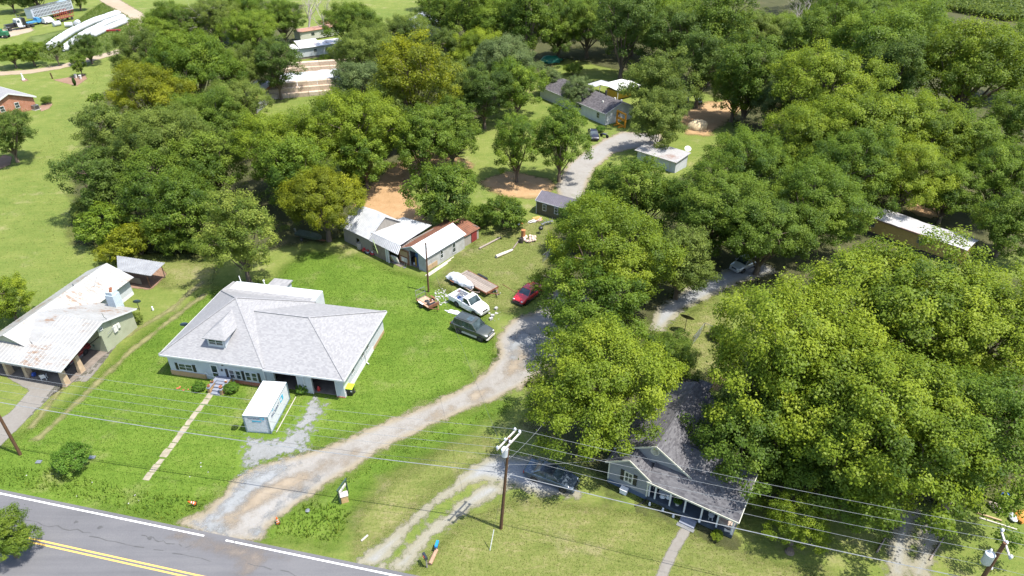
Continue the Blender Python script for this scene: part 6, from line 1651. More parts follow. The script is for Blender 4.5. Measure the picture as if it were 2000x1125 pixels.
TREES = [
    ('tree', 'broad bright tree between the gravel drive and the grey front house', 7.8, 46.5, 6.76, 'round', 'bright'),
    ('tree', "mid green tree behind the bright drive-side tree, its edge shading the red sedan's gravel", 8.2, 60.4, 5.09, 'round', 'lime'),
    ('tree', 'wide yellow-green tree above and right of the red sedan', 11.2, 68.7, 7.38, 'round', 'bright'),
    ('tree', 'pale olive rounded tree at the near end of the shaded gravel lane', 20.6, 71.4, 4.30, 'round', 'olive'),
    ('tree', 'small leafy tree leaning over the back corner of the grey front house roof', 16.4, 55.4, 3.17, 'round', 'green'),
    ('tree', 'yellow-green tree top just below the small olive shed', 10.4, 82.8, 4.51, 'round', 'lime'),
    ('tree', 'green tree in front of the rusty-roofed white shed, left half', 14.2, 91.0, 4.29, 'round', 'green'),
    ('tree', 'green tree in front of the rusty-roofed white shed, below its right wall', 18.5, 88.0, 5.42, 'round', 'green'),
    ('tree', 'dense deep green tree right of the rusty-roofed white shed, drooping toward the silver car', 26.5, 81.6, 7.39, 'round', 'green'),
    ('tree', 'deep green tree hanging directly over the parked silver car', 32.5, 77.3, 6.18, 'round', 'green'),
    ('tree', 'tall green tree just behind the tree over the silver car', 34.8, 94.5, 6.80, 'round', 'lime'),
    ('tree', "large green tree left of the yellow mobile home's hidden end", 41.2, 83.1, 6.52, 'round', 'lime'),
    ('tree', 'bushy lime tree behind the yellow mobile home, left of the orange dirt patch', 54.3, 99.5, 4.59, 'round', 'lime'),
    ('tree', 'huge yellow-green tree filling the middle right, tallest of the grove by the grey front house', 25.1, 46.7, 8.28, 'round', 'bright'),
    ('tree', 'broad yellow-green tree crown directly below the yellow mobile home', 38.9, 56.2, 9.21, 'wide', 'bright'),
    ('tree', "broad yellow-green tree cut by the right picture edge, below the mobile home's far end", 44.8, 51.8, 7.95, 'round', 'bright'),
    ('tree', 'large green tree in the lower middle of the right-hand grove', 29.6, 39.6, 7.90, 'round', 'bright'),
    ('tree', 'large green tree at the lower right picture edge above the junk heap', 37.4, 39.3, 6.75, 'round', 'lime'),
    ('tree', 'dark green tree pressing against the right slope of the grey front house roof', 20.4, 41.9, 4.89, 'round', 'green'),
    ('tree', 'shady green tree above the two-track drive at the bottom right', 26.2, 37.6, 4.51, 'round', 'green'),
    ('small_tree', 'small bright lime tree standing alone below the grove beside the grey house porch', 22.8, 35.4, 2.44, 'round', 'bright'),
    ('small_tree', 'dark small tree just right of the porch end of the grey front house', 20.2, 40.1, 2.29, 'round', 'green'),
    ('tree', 'bright yellow-green tree in the upper right, left end of the sunlit ridge of crowns', 47.5, 104.2, 7.72, 'round', 'bright'),
    ('tree', 'bright yellow-green tree in the upper right, middle of the sunlit ridge of crowns', 56.3, 105.7, 8.97, 'round', 'bright'),
    ('tree', 'bright yellow-green tree in the upper right, right end of the sunlit ridge of crowns', 65.5, 105.2, 7.77, 'round', 'bright'),
    ('tree', 'lime tree on the slope below the sunlit ridge of crowns', 49.4, 93.6, 7.11, 'round', 'lime'),
    ('tree', 'lime tree right of the others on the slope below the sunlit ridge of crowns', 58.8, 93.8, 6.40, 'round', 'bright'),
    ('tree', 'tall dark green tree at the right end of the sunlit ridge of crowns', 72.8, 103.9, 5.29, 'tall', 'green'),
    ('tree', "green tree at the far right beyond the mobile home's roof end", 72.7, 93.8, 6.40, 'round', 'lime'),
    ('tree', "lime tree standing in the gap behind the mobile home's silver roof", 64.4, 91.9, 4.14, 'round', 'lime'),
    ('tree', "dark tree cut by the right edge beyond the mobile home's roof end", 67.1, 82.0, 4.81, 'round', 'green'),
    ('tree', "dark tree against the picture's right edge below the dark tall one", 86.7, 113.8, 5.25, 'tall', 'green'),
    ('tree', 'bright tall broad tree in the upper right corner below the crop field', 87.5, 131.2, 10.64, 'round', 'bright'),
    ('tree', 'bright tree at the upper right edge beside the tall broad one', 110.1, 151.0, 7.75, 'round', 'lime'),
    ('tree', 'yellow-green tree left of the tall broad corner tree', 78.2, 146.2, 11.62, 'round', 'lime'),
    ('tree', "yellow-green domed tree in the upper right, left of the pale dead snag's right neighbour", 57.3, 124.8, 9.78, 'round', 'bright'),
    ('tree', 'deep green shaded tree between the two yellow-green domes at upper right', 73.1, 131.7, 6.38, 'tall', 'dark'),
    ('tree', 'grey-green cedar-like tree left of the yellow-green dome', 50.0, 129.6, 4.41, 'tall', 'blue'),
    ('tree', 'single round lime tree on the edge of the orange dirt clearing', 45.2, 137.0, 5.91, 'round', 'bright'),
    ('tree', 'dark tree behind the single round lime tree by the clearing', 46.9, 135.1, 6.99, 'tall', 'green'),
    ('tree', 'pale blue-green tree top peeping above the lime tree by the clearing', 53.5, 170.0, 4.35, 'round', 'blue'),
    ('tree', 'big drooping olive tree beside the white carport, upper crown', 28.8, 134.7, 6.56, 'willow', 'olive'),
    ('tree', 'drooping green tree overhanging the bend of the back drive', 26.3, 119.8, 5.44, 'willow', 'olive'),
    ('tree', 'dark shaded tree right behind the drooping olive tree', 39.9, 145.8, 5.90, 'tall', 'dark'),
    ('tree', 'deep green tall tree in the wall of forest behind the white carport', 36.8, 162.3, 7.29, 'tall', 'dark'),
    ('tree', 'deep green tall tree in the forest wall above the dark-roofed house', 26.4, 167.9, 7.51, 'tall', 'dark'),
    ('tree', 'mid green tree in the forest wall with a sunlit top above the grey-roofed house', 20.0, 187.5, 8.66, 'round', 'green'),
    ('tree', 'green tree with lime top in the forest wall, right of the green tarp', 12.2, 184.8, 7.27, 'round', 'green'),
    ('tree', 'mid green tree in the forest wall left of the lime-topped one', 3.8, 176.8, 7.54, 'tall', 'green'),
    ('tree', 'sunlit green tree at the top centre edge', -4.6, 185.0, 8.56, 'round', 'lime'),
    ('tree', 'lime round tree high in the centre, right of the white barn roof', -8.3, 163.7, 6.56, 'round', 'bright'),
    ('tree', 'pale blue-green tree left of the grey-roofed house', -1.7, 151.4, 7.23, 'round', 'blue'),
    ('tree', 'light green tree with a bare trunk standing in the mown gap', 1.0, 138.9, 5.72, 'round', 'lime'),
    ('tree', 'dark tree in the shade between the blue-green one and the mown gap', -5.5, 132.9, 4.99, 'tall', 'dark'),
    ('tree', 'sunlit forest tree at the top edge over the middle clearing', 32.2, 189.3, 9.38, 'round', 'green'),
    ('tree', 'forest tree at the top edge behind the clearing', 41.0, 179.5, 8.96, 'round', 'lime'),
    ('tree', 'forest tree at the top edge, right of the clearing', 46.4, 162.0, 8.12, 'tall', 'green'),
    ('tree', 'forest tree with olive top at the upper right middle', 59.1, 175.5, 8.18, 'round', 'olive'),
    ('tree', 'small round tree at the top edge left of the pale dead snag', 67.4, 176.7, 7.00, 'round', 'lime'),
    ('tree', 'green tree at the top edge right of the pale dead snag', 80.6, 176.5, 9.44, 'round', 'lime'),
    ('tree', 'dark forest tree behind the pale dead snag', 66.0, 158.2, 6.32, 'tall', 'green'),
    ('tree', 'large golden-green tree in the upper centre, brightest of its group', -18.7, 125.2, 7.46, 'tall', 'gold'),
    ('tree', 'olive tree right of the golden-green one', -11.9, 137.3, 5.67, 'round', 'olive'),
    ('tree', 'deep green tree below the golden-green one beside the orange dirt', -15.3, 109.0, 5.96, 'round', 'green'),
    ('tree', 'olive green tree left below the golden-green one', -23.4, 119.5, 5.52, 'round', 'olive'),
    ('tree', 'dense vine-hung tree at the right end of the golden-green group', -10.5, 113.3, 4.82, 'tall', 'green'),
    ('tree', 'grey-green leafy tree beside the tan bale rows', -31.7, 138.9, 5.72, 'round', 'blue'),
    ('tree', 'olive tree above the grey-green one by the bale rows', -33.5, 158.8, 7.52, 'round', 'olive'),
    ('tree', 'leafy tree in front of the white barn roof', -26.3, 173.8, 7.51, 'round', 'olive'),
    ('tree', 'dark green tree behind the white mobile home', -41.0, 185.7, 7.94, 'round', 'green'),
    ('tree', 'tree between the white barn roof and the lime round tree', -16.9, 165.7, 6.63, 'round', 'olive'),
    ('tree', 'big yellow-green tree below the bale rows, left crown', -35.8, 101.4, 7.56, 'round', 'bright'),
    ('tree', 'big yellow-green tree below the bale rows, right crown', -26.6, 107.2, 7.89, 'round', 'bright'),
    ('tree', 'yellow-green tree on the lower right of the big pair, by the orange dirt', -24.0, 104.2, 4.96, 'round', 'lime'),
    ('tree', 'golden bright tree whose branches hang over the metal barn roof', -26.4, 86.4, 6.07, 'wide', 'gold'),
    ('tree', 'olive tree behind the golden barn tree', -32.2, 94.0, 5.69, 'round', 'lime'),
    ('tree', 'pale-tipped yellow-green tree behind the white house, shading the wheel ruts', -34.2, 75.0, 4.77, 'tall', 'pale'),
    ('tree', 'deep green vine-covered tree left of the pale-tipped one', -45.3, 84.8, 5.27, 'round', 'green'),
    ('tree', "fresh green tree in the middle of the left wood's front edge", -51.4, 90.0, 5.51, 'round', 'green'),
    ('tree', 'dark blue-green tree at the left corner of the left wood', -61.2, 94.1, 5.33, 'round', 'dark'),
    ('tree', "olive-green tree on the left wood's lower middle", -53.7, 100.5, 7.51, 'round', 'olive'),
    ('tree', "olive tree at the left wood's field edge", -67.2, 111.3, 5.64, 'round', 'olive'),
    ('tree', 'green tree right of the olive ones in the left wood', -46.5, 97.5, 5.47, 'round', 'green'),
    ('tree', 'golden-olive tree at the left edge of the left wood, middle height', -68.3, 127.6, 7.22, 'round', 'gold'),
    ('tree', 'mid green tree in the core of the left wood', -53.1, 115.1, 7.08, 'round', 'green'),
    ('tree', 'olive tree in the left wood facing the bale rows', -51.6, 124.2, 6.15, 'round', 'olive'),
    ('tree', 'green tree in the upper left wood below the bare grey tree', -65.0, 140.0, 8.77, 'round', 'lime'),
    ('tree', "olive tree at the upper left wood's edge by the dirt road", -81.5, 155.4, 6.84, 'round', 'olive'),
    ('tree', 'golden-olive tree in the upper left wood, right side', -60.3, 150.0, 6.64, 'round', 'olive'),
    ('tree', 'tall dark cedar-like tree beside the white mobile home', -51.8, 151.8, 5.30, 'tall', 'dark'),
    ('tree', 'green tree left of the tall dark cedar-like one, at the top edge', -67.0, 181.4, 7.16, 'round', 'lime'),
    ('tree', 'dark tree at the top edge above the tall dark cedar-like one', -64.4, 201.4, 6.44, 'round', 'green'),
    ('tree', 'green tree at the top edge behind the bare grey tree', -78.8, 208.0, 8.05, 'round', 'lime'),
    ('tree', "round leafy tree beside the metal barn, left of the orange dirt's edge", -10.1, 91.2, 5.42, 'wide', 'green'),
    ('tree', 'large leafy tree by the back drive, left of its two crowns', 0.8, 107.0, 4.61, 'tall', 'lime'),
    ('tree', 'large leafy tree by the back drive, right of its two crowns', 8.0, 107.2, 4.81, 'tall', 'lime'),
    ('small_tree', 'pale blue-green small tree leaning on the grey-roofed house', 13.6, 144.5, 3.53, 'round', 'blue'),
    ('small_tree', 'small tree behind the left end of the grey-roofed house', 8.7, 154.8, 2.89, 'round', 'blue'),
    ('tree', 'dark oak-like tree at the left picture edge beside the brick house', -89.1, 115.6, 4.72, 'round', 'dark'),
    ('tree', 'sunlit yellow-green tree at the left picture edge beside the rusty white roof', -59.6, 66.8, 3.00, 'round', 'bright'),
    ('tree', 'green roadside tree in the bottom left corner', -39.8, 34.2, 2.20, 'round', 'green'),
    ('small_tree', 'dark round ornamental tree by the white silage tubes', -109.6, 181.4, 3.82, 'round', 'dark'),
    ('small_tree', 'narrow upright green tree in the mulch bed', -106.1, 170.0, 2.00, 'cone', 'green'),
    ('sapling', 'thin young tree in a ring of mulch on the far lawn', -87.8, 142.4, 2.05, 'sparse', 'lime'),
    ('small_tree', 'leftmost of the row of yellow-green flowering trees by the farm road', -127.0, 177.5, 3.38, 'wide', 'lime'),
    ('small_tree', 'middle of the row of yellow-green flowering trees by the farm road', -123.4, 179.4, 3.67, 'wide', 'lime'),
    ('small_tree', 'rightmost of the row of yellow-green flowering trees by the farm road', -117.2, 179.6, 2.75, 'sparse', 'olive'),
    ('tree', 'dark tree at the very top left behind the parked semi truck', -169.8, 246.8, 4.84, 'wide', 'dark'),
    ('tree', 'dark spreading tree behind the grey livestock trailer', -159.5, 244.0, 5.64, 'wide', 'dark'),
    ('tree', 'dark tree behind the right end of the livestock trailer', -148.8, 249.9, 3.50, 'round', 'green'),
    ('bush', 'round clipped evergreen bush on the roadside lawn', -40.2, 43.6, 1.68, 'bush', 'fresh'),
    ('bush', 'leafy hydrangea left of the white house front steps', -32.8, 54.3, 0.70, 'bush', 'fresh'),
    ('bush', 'leafy hydrangea right of the white house front steps', -29.3, 54.0, 0.85, 'bush', 'fresh'),
    ('bush', "two-toned bush between the white house's garage doors", -21.8, 54.0, 0.75, 'bush', 'fresh'),
    ('bush', 'tiny dark cone-shaped shrub beside the white container', -27.1, 48.6, 0.33, 'bush', 'dark'),
    ('bush', 'yellow-leaved shrub at the grey house porch', 16.9, 36.0, 0.55, 'bush', 'bright'),
    ('bush', "sprawling golden bush on the left wood's corner nearest the field", -58.1, 86.6, 3.84, 'bush', 'lime'),
    ('bush', 'yellow-green vine-covered bush mound by the open metal shelter', -51.6, 82.5, 3.53, 'bush', 'gold'),
    ('bush', 'dark green bush under the left wood by the open metal shelter', -46.5, 83.0, 2.84, 'bush', 'green'),
    ('bush', 'weedy brown-green shrub along the rusty-roofed house wall', -45.0, 66.3, 0.92, 'bush', 'olive'),
    ('bush', 'dark vine-smothered bush mound behind the rusty lean-to', -1.1, 90.7, 3.59, 'bush', 'green'),
    ('bush', 'round vine-covered bush right against the rusty lean-to', -5.0, 91.6, 2.30, 'bush', 'green'),
    ('bush', 'pale vine mound between the woods and the mown gap', -11.3, 119.5, 3.05, 'bush', 'lime'),
    ('bush', 'shrub at the back corner of the brick house', -102.7, 148.8, 1.24, 'bush', 'green'),
    ('bush', "leafy plant cluster in front of the grey-roofed house's end wall", 17.5, 130.8, 1.02, 'bush', 'fresh'),
    ('bush', "bush beside the white mobile home's front wall", -48.7, 181.8, 1.74, 'bush', 'lime'),
    ('bush', 'dark bush at the end of the chain-link fence', 23.9, 63.2, 1.18, 'bush', 'dark'),
    ('bush', 'low green bush at the foot of the forest by the green tarp', 15.2, 170.8, 2.28, 'bush', 'green'),
    ('bush', 'low yellow-green bush at the outer tip of the left wood, left of the shelter roof', -54.1, 80.4, 2.09, 'bush', 'gold'),
    ('bush', 'dark bush mound between the vine mound and the pale-tipped tree', -42.4, 82.3, 2.48, 'bush', 'green'),
    ('bush', "yellowish bush at the left wood's edge beside the open field", -64.4, 93.6, 2.72, 'bush', 'olive'),
    ('tree', 'green tree standing behind the big bare grey tree, left side', -90.9, 193.3, 6.89, 'round', 'green'),
    ('tree', 'olive tree standing behind the big bare grey tree, right side', -81.0, 196.0, 7.31, 'round', 'olive'),
    ('tree', 'green tree at the top edge right of the white barn roof', -18.7, 200.5, 7.45, 'round', 'green'),
    ('tree', 'dark green tree at the top edge above the lime round tree', -10.0, 189.2, 7.35, 'tall', 'green'),
    ('tree', 'lime tree at the top edge left of the crop field, first of three', 85.3, 201.4, 8.17, 'round', 'lime'),
    ('tree', 'green tree at the top edge left of the crop field, middle of three', 95.4, 195.5, 8.64, 'round', 'green'),
    ('tree', 'lime tree at the top edge against the crop field, last of three', 102.8, 182.5, 8.46, 'round', 'lime'),
    ('tree', "green tree filling the wood's edge beside the dirt track at the top left", -91.8, 181.8, 5.57, 'round', 'lime'),
]
tr = random.Random(5); cnt = {}
FRAME_TREES = []
def plant(name, label, x, y, R, shape, colour, group=None):
    key = shape
    if R > 6.0 and shape == 'round': key = 'big'
    if R > 6.0 and shape == 'wide': key = 'bigwide'
    pr = PROTO[key]; cnt[key] = cnt.get(key, -1)+1
    cm, tm = pr[cnt[key] % len(pr)]
    cat = {'tree': 'tree', 'small_tree': 'tree', 'sapling': 'tree', 'bush': 'bush'}[name]
    t = thing(name, label, cat, (x, y, 0), tr.uniform(0, 360), group)
    zs = R*tr.uniform(.94, 1.06)
    sx = tr.uniform(.90, 1.12)
    t.scale = (R*sx, R*(2.02-sx), zs)
    for nm, me, mt in (('crown', cm, LEAF[colour]), ('trunk', tm, M['bark'])):
        if not me.materials: me.materials.append(mt)
        o = bpy.data.objects.new(nm, me); col.objects.link(o); o.parent = t
        o.material_slots[0].link = 'OBJECT'; o.material_slots[0].material = mt
    return t
for (nm, lab, x, y, R, shape, colour) in TREES:
    plant(nm, lab, x, y, R, shape, colour, {'tree': 'trees of the woods and yards', 'bush': 'bushes and shrubs'}.get(nm, 'small garden trees'))

# far wood beyond the top of the picture, one mass
def mass(name, pts, R0, R1, leafm, count, seed, hr=2.2):
    rg = np.random.default_rng(seed); P = []; Nn = []; T = []; Sz = []
    for (x, y) in pts:
        R = rg.uniform(R0, R1); H = R*hr
        for q in range(9):
            d = rg.normal(0, 1, 3); d /= np.linalg.norm(d); d[2] = abs(d[2])*.9-.15
            c = np.array([x, y, H*.55])+d*np.array([R*.6, R*.6, H*.36]); rr_ = R*rg.uniform(.3, .48); tt = rg.normal(.5, .12)
            k = count
            e = rg.normal(0, 1, (k, 3)); e /= np.linalg.norm(e, axis=1)[:, None]; e[:, 2] = np.abs(e[:, 2])*.9-.1
            P.append(c+e*rr_*rg.uniform(.75, 1.1, (k, 1))); nn = e+np.array([0, 0, .5])+rg.normal(0, .4, (k, 3))
            Nn.append(nn/np.linalg.norm(nn, axis=1)[:, None]); T.append(np.clip(rg.normal(tt, .12, k), 0, 1)); Sz.append(np.full(k, rr_*(.22 if count < 100 else .15)))
    P = np.concatenate(P); P[:, 2] = np.maximum(P[:, 2], .05)
    me = leaf_mesh(name, P, np.concatenate(Nn), np.concatenate(Sz), np.concatenate(T), rg)
    o = bpy.data.objects.new(name, me); col.objects.link(o); me.materials.append(leafm)
    return o
fr = random.Random(17)
pts = []
for i in range(46):
    pts.append((fr.uniform(-25, 135), fr.uniform(222, 258)))
for i in range(26):
    pts.append((fr.uniform(-30, 50), fr.uniform(206, 224)))
for i in range(70):
    x = fr.uniform(-80, 330); y = fr.uniform(262, 330)
    if -150 < x < -40: y += 25
    if x > 145 and y < 300: y += 45
    pts.append((x, y))
tag(mass('distant_woods', pts, 6.5, 9.5, LEAF['lime'], 260, 3), 'far green woods beyond the top of the picture', 'woods', None, 'stuff')

# undergrowth on the floor of the woods
ug = []
for poly, k in zip(POLY['litter'], (150, 330, 26, 20, 60)):
    A = np.array(poly); lo, hi = A.min(0), A.max(0); got = 0; guard = 0
    while got < k and guard < 40:
        guard += 1
        Q = np.stack([rng.uniform(lo[0], hi[0], 200), rng.uniform(lo[1], hi[1], 200)], 1)
        ok = (sdist(Q, A) > 1.2)
        for o_ in (POLY['dirt'], POLY['gravel'], POLY['dark'], POLY['track']):
            for p_ in o_: ok &= sdist(Q, p_) < -1.5
        for x, y in Q[ok][:k-got]:
            if KEEP_CLEAR and any((x-a)**2+(y-b)**2 < r*r for a, b, r in KEEP_CLEAR): continue
            ug.append((x, y)); got += 1
tag(mass('undergrowth', ug, .9, 2.2, LEAF['green'], 34, 5, 1.1), 'tangled green undergrowth on the shaded floor of the woods', 'undergrowth', None, 'stuff')

# ------------------------------------------------------------------ bare trees
def bare_tree(label, px, H, seed, n_main=5, spread=.5):
    t = thing('dead_tree', label, 'tree', px, 0, 'bare grey trees')
    rg = random.Random(seed); tb = MB(); bb = MB()
    def grow(p, d, L, r, lev):
        n_ = 4; pts = [p]; q = p; dd = d
        for i in range(n_):
            dd = (dd+Vector((rg.uniform(-.16, .16), rg.uniform(-.16, .16), .05 if lev < 2 else -.02))).normalized()
            q = q+dd*L/n_; pts.append(q)
        (tb if lev == 0 else bb).tube(pts, [r*(1-.6*i/n_) for i in range(n_+1)], 7 if lev == 0 else 4)
        if lev >= 4: return
        for k in range((n_main if lev == 0 else rg.randint(3, 4))):
            a = rg.uniform(0, 6.28); i = rg.randint(2, n_) if lev else rg.randint(1, n_)
            e = Vector((math.cos(a), math.sin(a), 0)); nd = (dd*(.75)+e*spread*rg.uniform(.7, 1.6)).normalized()
            grow(pts[i], nd, L*rg.uniform(.55, .75), r*(1-.6*i/n_)*.62, lev+1)
    grow(Vector((0, 0, -.1)), Vector((rg.uniform(-.05, .05), 0, 1)), H*.42, H*.024, 0)
    tb.build('trunk', M['deadbark'], t, 60); bb.build('branches', M['deadbark'], t)
    return t
bare_tree('large bare grey tree rising above the upper left wood', (-86.60, 194.47), 20, 2, 7, .8)
bare_tree('thin half-dead grey tree beside the brown-roofed shed, left one', (-61.39, 215.25), 17, 5, 6, .45)
bare_tree('thin half-dead grey tree beside the brown-roofed shed, right one', (-55.53, 211.31), 16, 9, 5, .5)
bare_tree('pale dead snag among the upper right forest crowns', (79.50, 194.47), 20, 4, 6, .5)
bare_tree('small grey bare tree showing behind the yellow-green domes at upper right', (97.38, 183.80), 15, 12, 5, .5)

# ------------------------------------------------------------------ silage tubes and bale stacks
M['plastic'] = mat((.50,.51,.52), (.42,.43,.45), 1.5, .4, .2, 4, name='white_plastic')
def tube_bag(label, pts, r):
    P = [Vector((*p, r*.72)) for p in pts]; Q = []
    for a, b in zip(P[:-1], P[1:]):
        for i in range(8): Q.append(a.lerp(b, i/8))
    Q.append(P[-1]); rg = random.Random(len(label)); R_s = [r*rg.uniform(.92, 1.06) for _ in Q]; R_s[0] *= .4; R_s[-1] *= .4
    t = MB().tube(Q, R_s, 12)
    t.v = [(x, y, max(-.02, z)) for x, y, z in t.v]
    o = t.build('silage_tube', M['plastic'], None, 60); tag(o, label, 'silage bag', 'white silage tubes'); return o
tube_bag('outermost long white silage tube, curving nearest the semi truck', [(-128.33, 194.47), (-130.68, 203.79), (-132.66, 214.58), (-133.32, 227.88), (-131.64, 242.70)], 1.1)
tube_bag('middle white silage tube', [(-123.46, 193.35), (-125.89, 202.58), (-127.64, 213.26), (-128.43, 227.88), (-127.41, 237.04)], .95)
tube_bag('innermost white silage tube, ending beside the dirt track', [(-124.13, 210.02), (-124.39, 216.59), (-124.03, 223.53), (-123.70, 232.38)], .9)
for i, (p, a, lab) in enumerate((((-138.84, 224.24), 20, 'white wrapped bale lying left of its twin near the red wagon'), ((-137.82, 227.14), 100, 'white wrapped bale lying right of its twin near the red wagon'), ((-143.50, 225.68), 60, 'grey-white wrapped bale by the pale truck cab'))):
    t = thing('wrapped_bale', lab, 'bale', p, a, 'loose wrapped bales')
    MB().lathe([(.3, -1.1), (.75, -1.05), (.78, 0), (.75, 1.05), (.3, 1.1)], (0, 0, .72), 14, 'x').build('wrap', M['plastic'], t, 50)

bale_m = [mat(c, d, 2.5, .9, .4, 12, name='straw') for c, d in (((.46,.37,.28), (.34,.26,.19)), ((.42,.33,.25), (.31,.24,.17)), ((.50,.41,.32), (.38,.30,.22)))]
bme = MB().box(-1.1, 1.1, -.55, .55, 0, .92).mesh('bale')
rg_ = random.Random(21)
def bale_rows(o, ang, nx, nl, ny, group, lab):
    o = Vector((*o, 0)); u = Vector((math.cos(R_(ang)), math.sin(R_(ang)), 0)); v_ = Vector((-u.y, u.x, 0))
    for j in range(ny):
        for k in range(nl-j if nl > 1 else 1):
            for i in range(nx):
                b = bpy.data.objects.new('bale', bme); col.objects.link(b)
                p = o+u*(2.24*i+1.12*(k % 2)*.3+rg_.uniform(-.04, .04))+v_*(1.15*(j+k*.9))
                b.location = (p.x, p.y, .94*k); b.rotation_euler = (0, 0, R_(ang+rg_.uniform(-1.5, 1.5)))
                b.scale = (1, 1.35, 1)
                if not bme.materials: bme.materials.append(bale_m[0])
                b.material_slots[0].link = 'OBJECT'; b.material_slots[0].material = rg_.choice(bale_m)
                tag(b, lab, 'bale', group)
bale_rows((-55.32, 169.57), 14, 8, 3, 1, 'tan bales in the long back stack', 'pale tan square bale in the back stack behind the white sheeting')
bale_rows((-53.86, 152.54), 16, 7, 3, 1, 'tan bales in the front stack', 'pale tan square bale in the front stack before the white sheeting')
SHT = thing('stack_cover', 'long white plastic sheet spread over the low stack between the tan bales', 'cover', (-54.72, 157.89), 19)
b = MB(); nx, ny = 22, 7; vv = []
for j in range(ny+1):
    for i in range(nx+1):
        y = 10.5*j/ny; z = 1.2+.55*math.sin(math.pi*min(1, y/10.5))+rg_.uniform(-.12, .12)+.25*math.sin(y*1.9)
        if j in (0, ny) or i in (0, nx): z = .15
        vv.append((16.5*i/nx, y, z))
b.add(vv, [(j*(nx+1)+i, j*(nx+1)+i+1, (j+1)*(nx+1)+i+1, (j+1)*(nx+1)+i) for j in range(ny) for i in range(nx)])
b.build('sheet', M['plastic'], SHT, 60)
t = thing('white_tank', 'small white tank on the grass before the white mobile home', 'tank', (-48.21, 179.32), 15)
MB().lathe([(.1, -1.0), (.5, -.9), (.55, 0), (.5, .9), (.1, 1.0)], (0, 0, .6), 12, 'x').build('tank_body', M['white'], t, 50)

# ------------------------------------------------------------------ things in the back yard
def log(name, label, a, b, r, m, r2=None, cat='log'):
    a, b = Vector((*a, r)), Vector((*b, r2 or r)); o = MB().tube([a, (a+b)/2, b], [r, r*.95, r2 or r*.9], 10).build(name, M[m] if isinstance(m, str) else m, None, 50)
    tag(o, label, cat); return o
palelog = mat((.50,.46,.40), (.36,.32,.27), 2, .85, .3, 10, name='bleached_log')
log('log', 'weathered pole lying in the grass by the rusty lean-to', (-4.64, 83.95), (-1.64, 87.25), .14, 'greywood')
log('log', 'thick pale bleached log in the middle of the back yard', (-2.20, 81.53), (0.07, 83.52), .24, palelog, .17)
log('log', 'dark thin log leading up to the pile of cut rounds', (0.14, 83.95), (1.04, 86.49), .11, 'greywood')
log('plank', 'pale sawn plank leaning by the stump', (1.25, 85.88), (1.95, 88.03), .06, 'tanwood', cat='plank')
log('log', 'long thin pole lying behind the red sedan', (1.31, 72.65), (4.34, 76.72), .11, 'greywood')
log('pipe', 'thin rusty rod lying in the grass left of the red sedan', (-1.20, 74.71), (0.52, 72.77), .035, 'rust', cat='pipe')
t = thing('tree_stump', 'orange-brown upright stump beside the pile of cut rounds', 'stump', (1.63, 86.94))
MB().lathe([(.42, 0), (.34, .2), (.30, 1.0), (.33, 1.5), (.2, 1.55)], n=12).build('stump', mat((.40,.17,.06), (.24,.10,.04), 4, .9, .5, 8, name='fresh_bark'), t, 50)
t = thing('metal_drum', 'short dark drum standing beside the orange-brown stump', 'drum', (1.33, 85.88))
MB().lathe([(.28, 0), (.3, .4), (.3, .75), (.26, .76), (.24, .6)], n=14).build('drum', M['darksteel'], t, 40)
roundm = MB().lathe([(.20, 0), (.21, .14), (.20, .28), (.02, .285)], n=11).mesh('log_round', 50)
cutm = mat((.58,.47,.40), (.44,.32,.26), 6, .85, name='cut_wood')
roundm.materials.append(cutm)
for i in range(22):
    q = rg_; a = q.uniform(0, 6.28); rr_ = 1.0*math.sqrt(q.random())
    c = Vector((*(2.30, 86.64), 0))+Vector((rr_*1.15*math.cos(a), rr_*.9*math.sin(a), 0))
    o = bpy.data.objects.new('log_round', roundm); col.objects.link(o)
    o.location = (c.x, c.y, q.uniform(.0, .25) if rr_ < .6 else .1); o.rotation_euler = (q.uniform(0, 1.5), q.uniform(0, 1.5), a); o.scale = (q.uniform(.7, 1.2),)*3
    o.location.z += .12
    tag(o, 'pale cut log round in the pile beside the orange-brown stump', 'firewood', 'cut log rounds')
t = thing('kettle_grill', 'round black kettle grill standing on the mown back yard', 'grill', (4.22, 88.66))
MB().ball((0, 0, .85), .36, 1, 1, .85, 14, 8).build('kettle', M['black'], t, 60)
for k in range(3):
    a = 2.1*k; MB().bar((.2*math.cos(a), .2*math.sin(a), .65), (.34*math.cos(a), .34*math.sin(a), 0), .035).build('leg', M['steel'], t)
MB().bar((-.05, 0, 1.18), (.05, 0, 1.18), .03).build('handle', M['steel'], t)
t = thing('lawn_furniture', 'tangle of grey metal chairs by the olive shed', 'chairs', (5.39, 91.24), 30)
b = MB()
for k in range(4):
    x = -.9+.55*k; y = rg_.uniform(-.4, .4)
    for s in (-1, 1):
        b.bar((x+.2*s, y-.2, 0), (x+.25*s, y+.2, .9), .03).bar((x+.2*s, y+.2, 0), (x+.2*s, y-.2, .45), .03)
    b.box(x-.2, x+.2, y-.2, y+.2, .42, .46)
b.build('chair_frames', M['steel'], t)
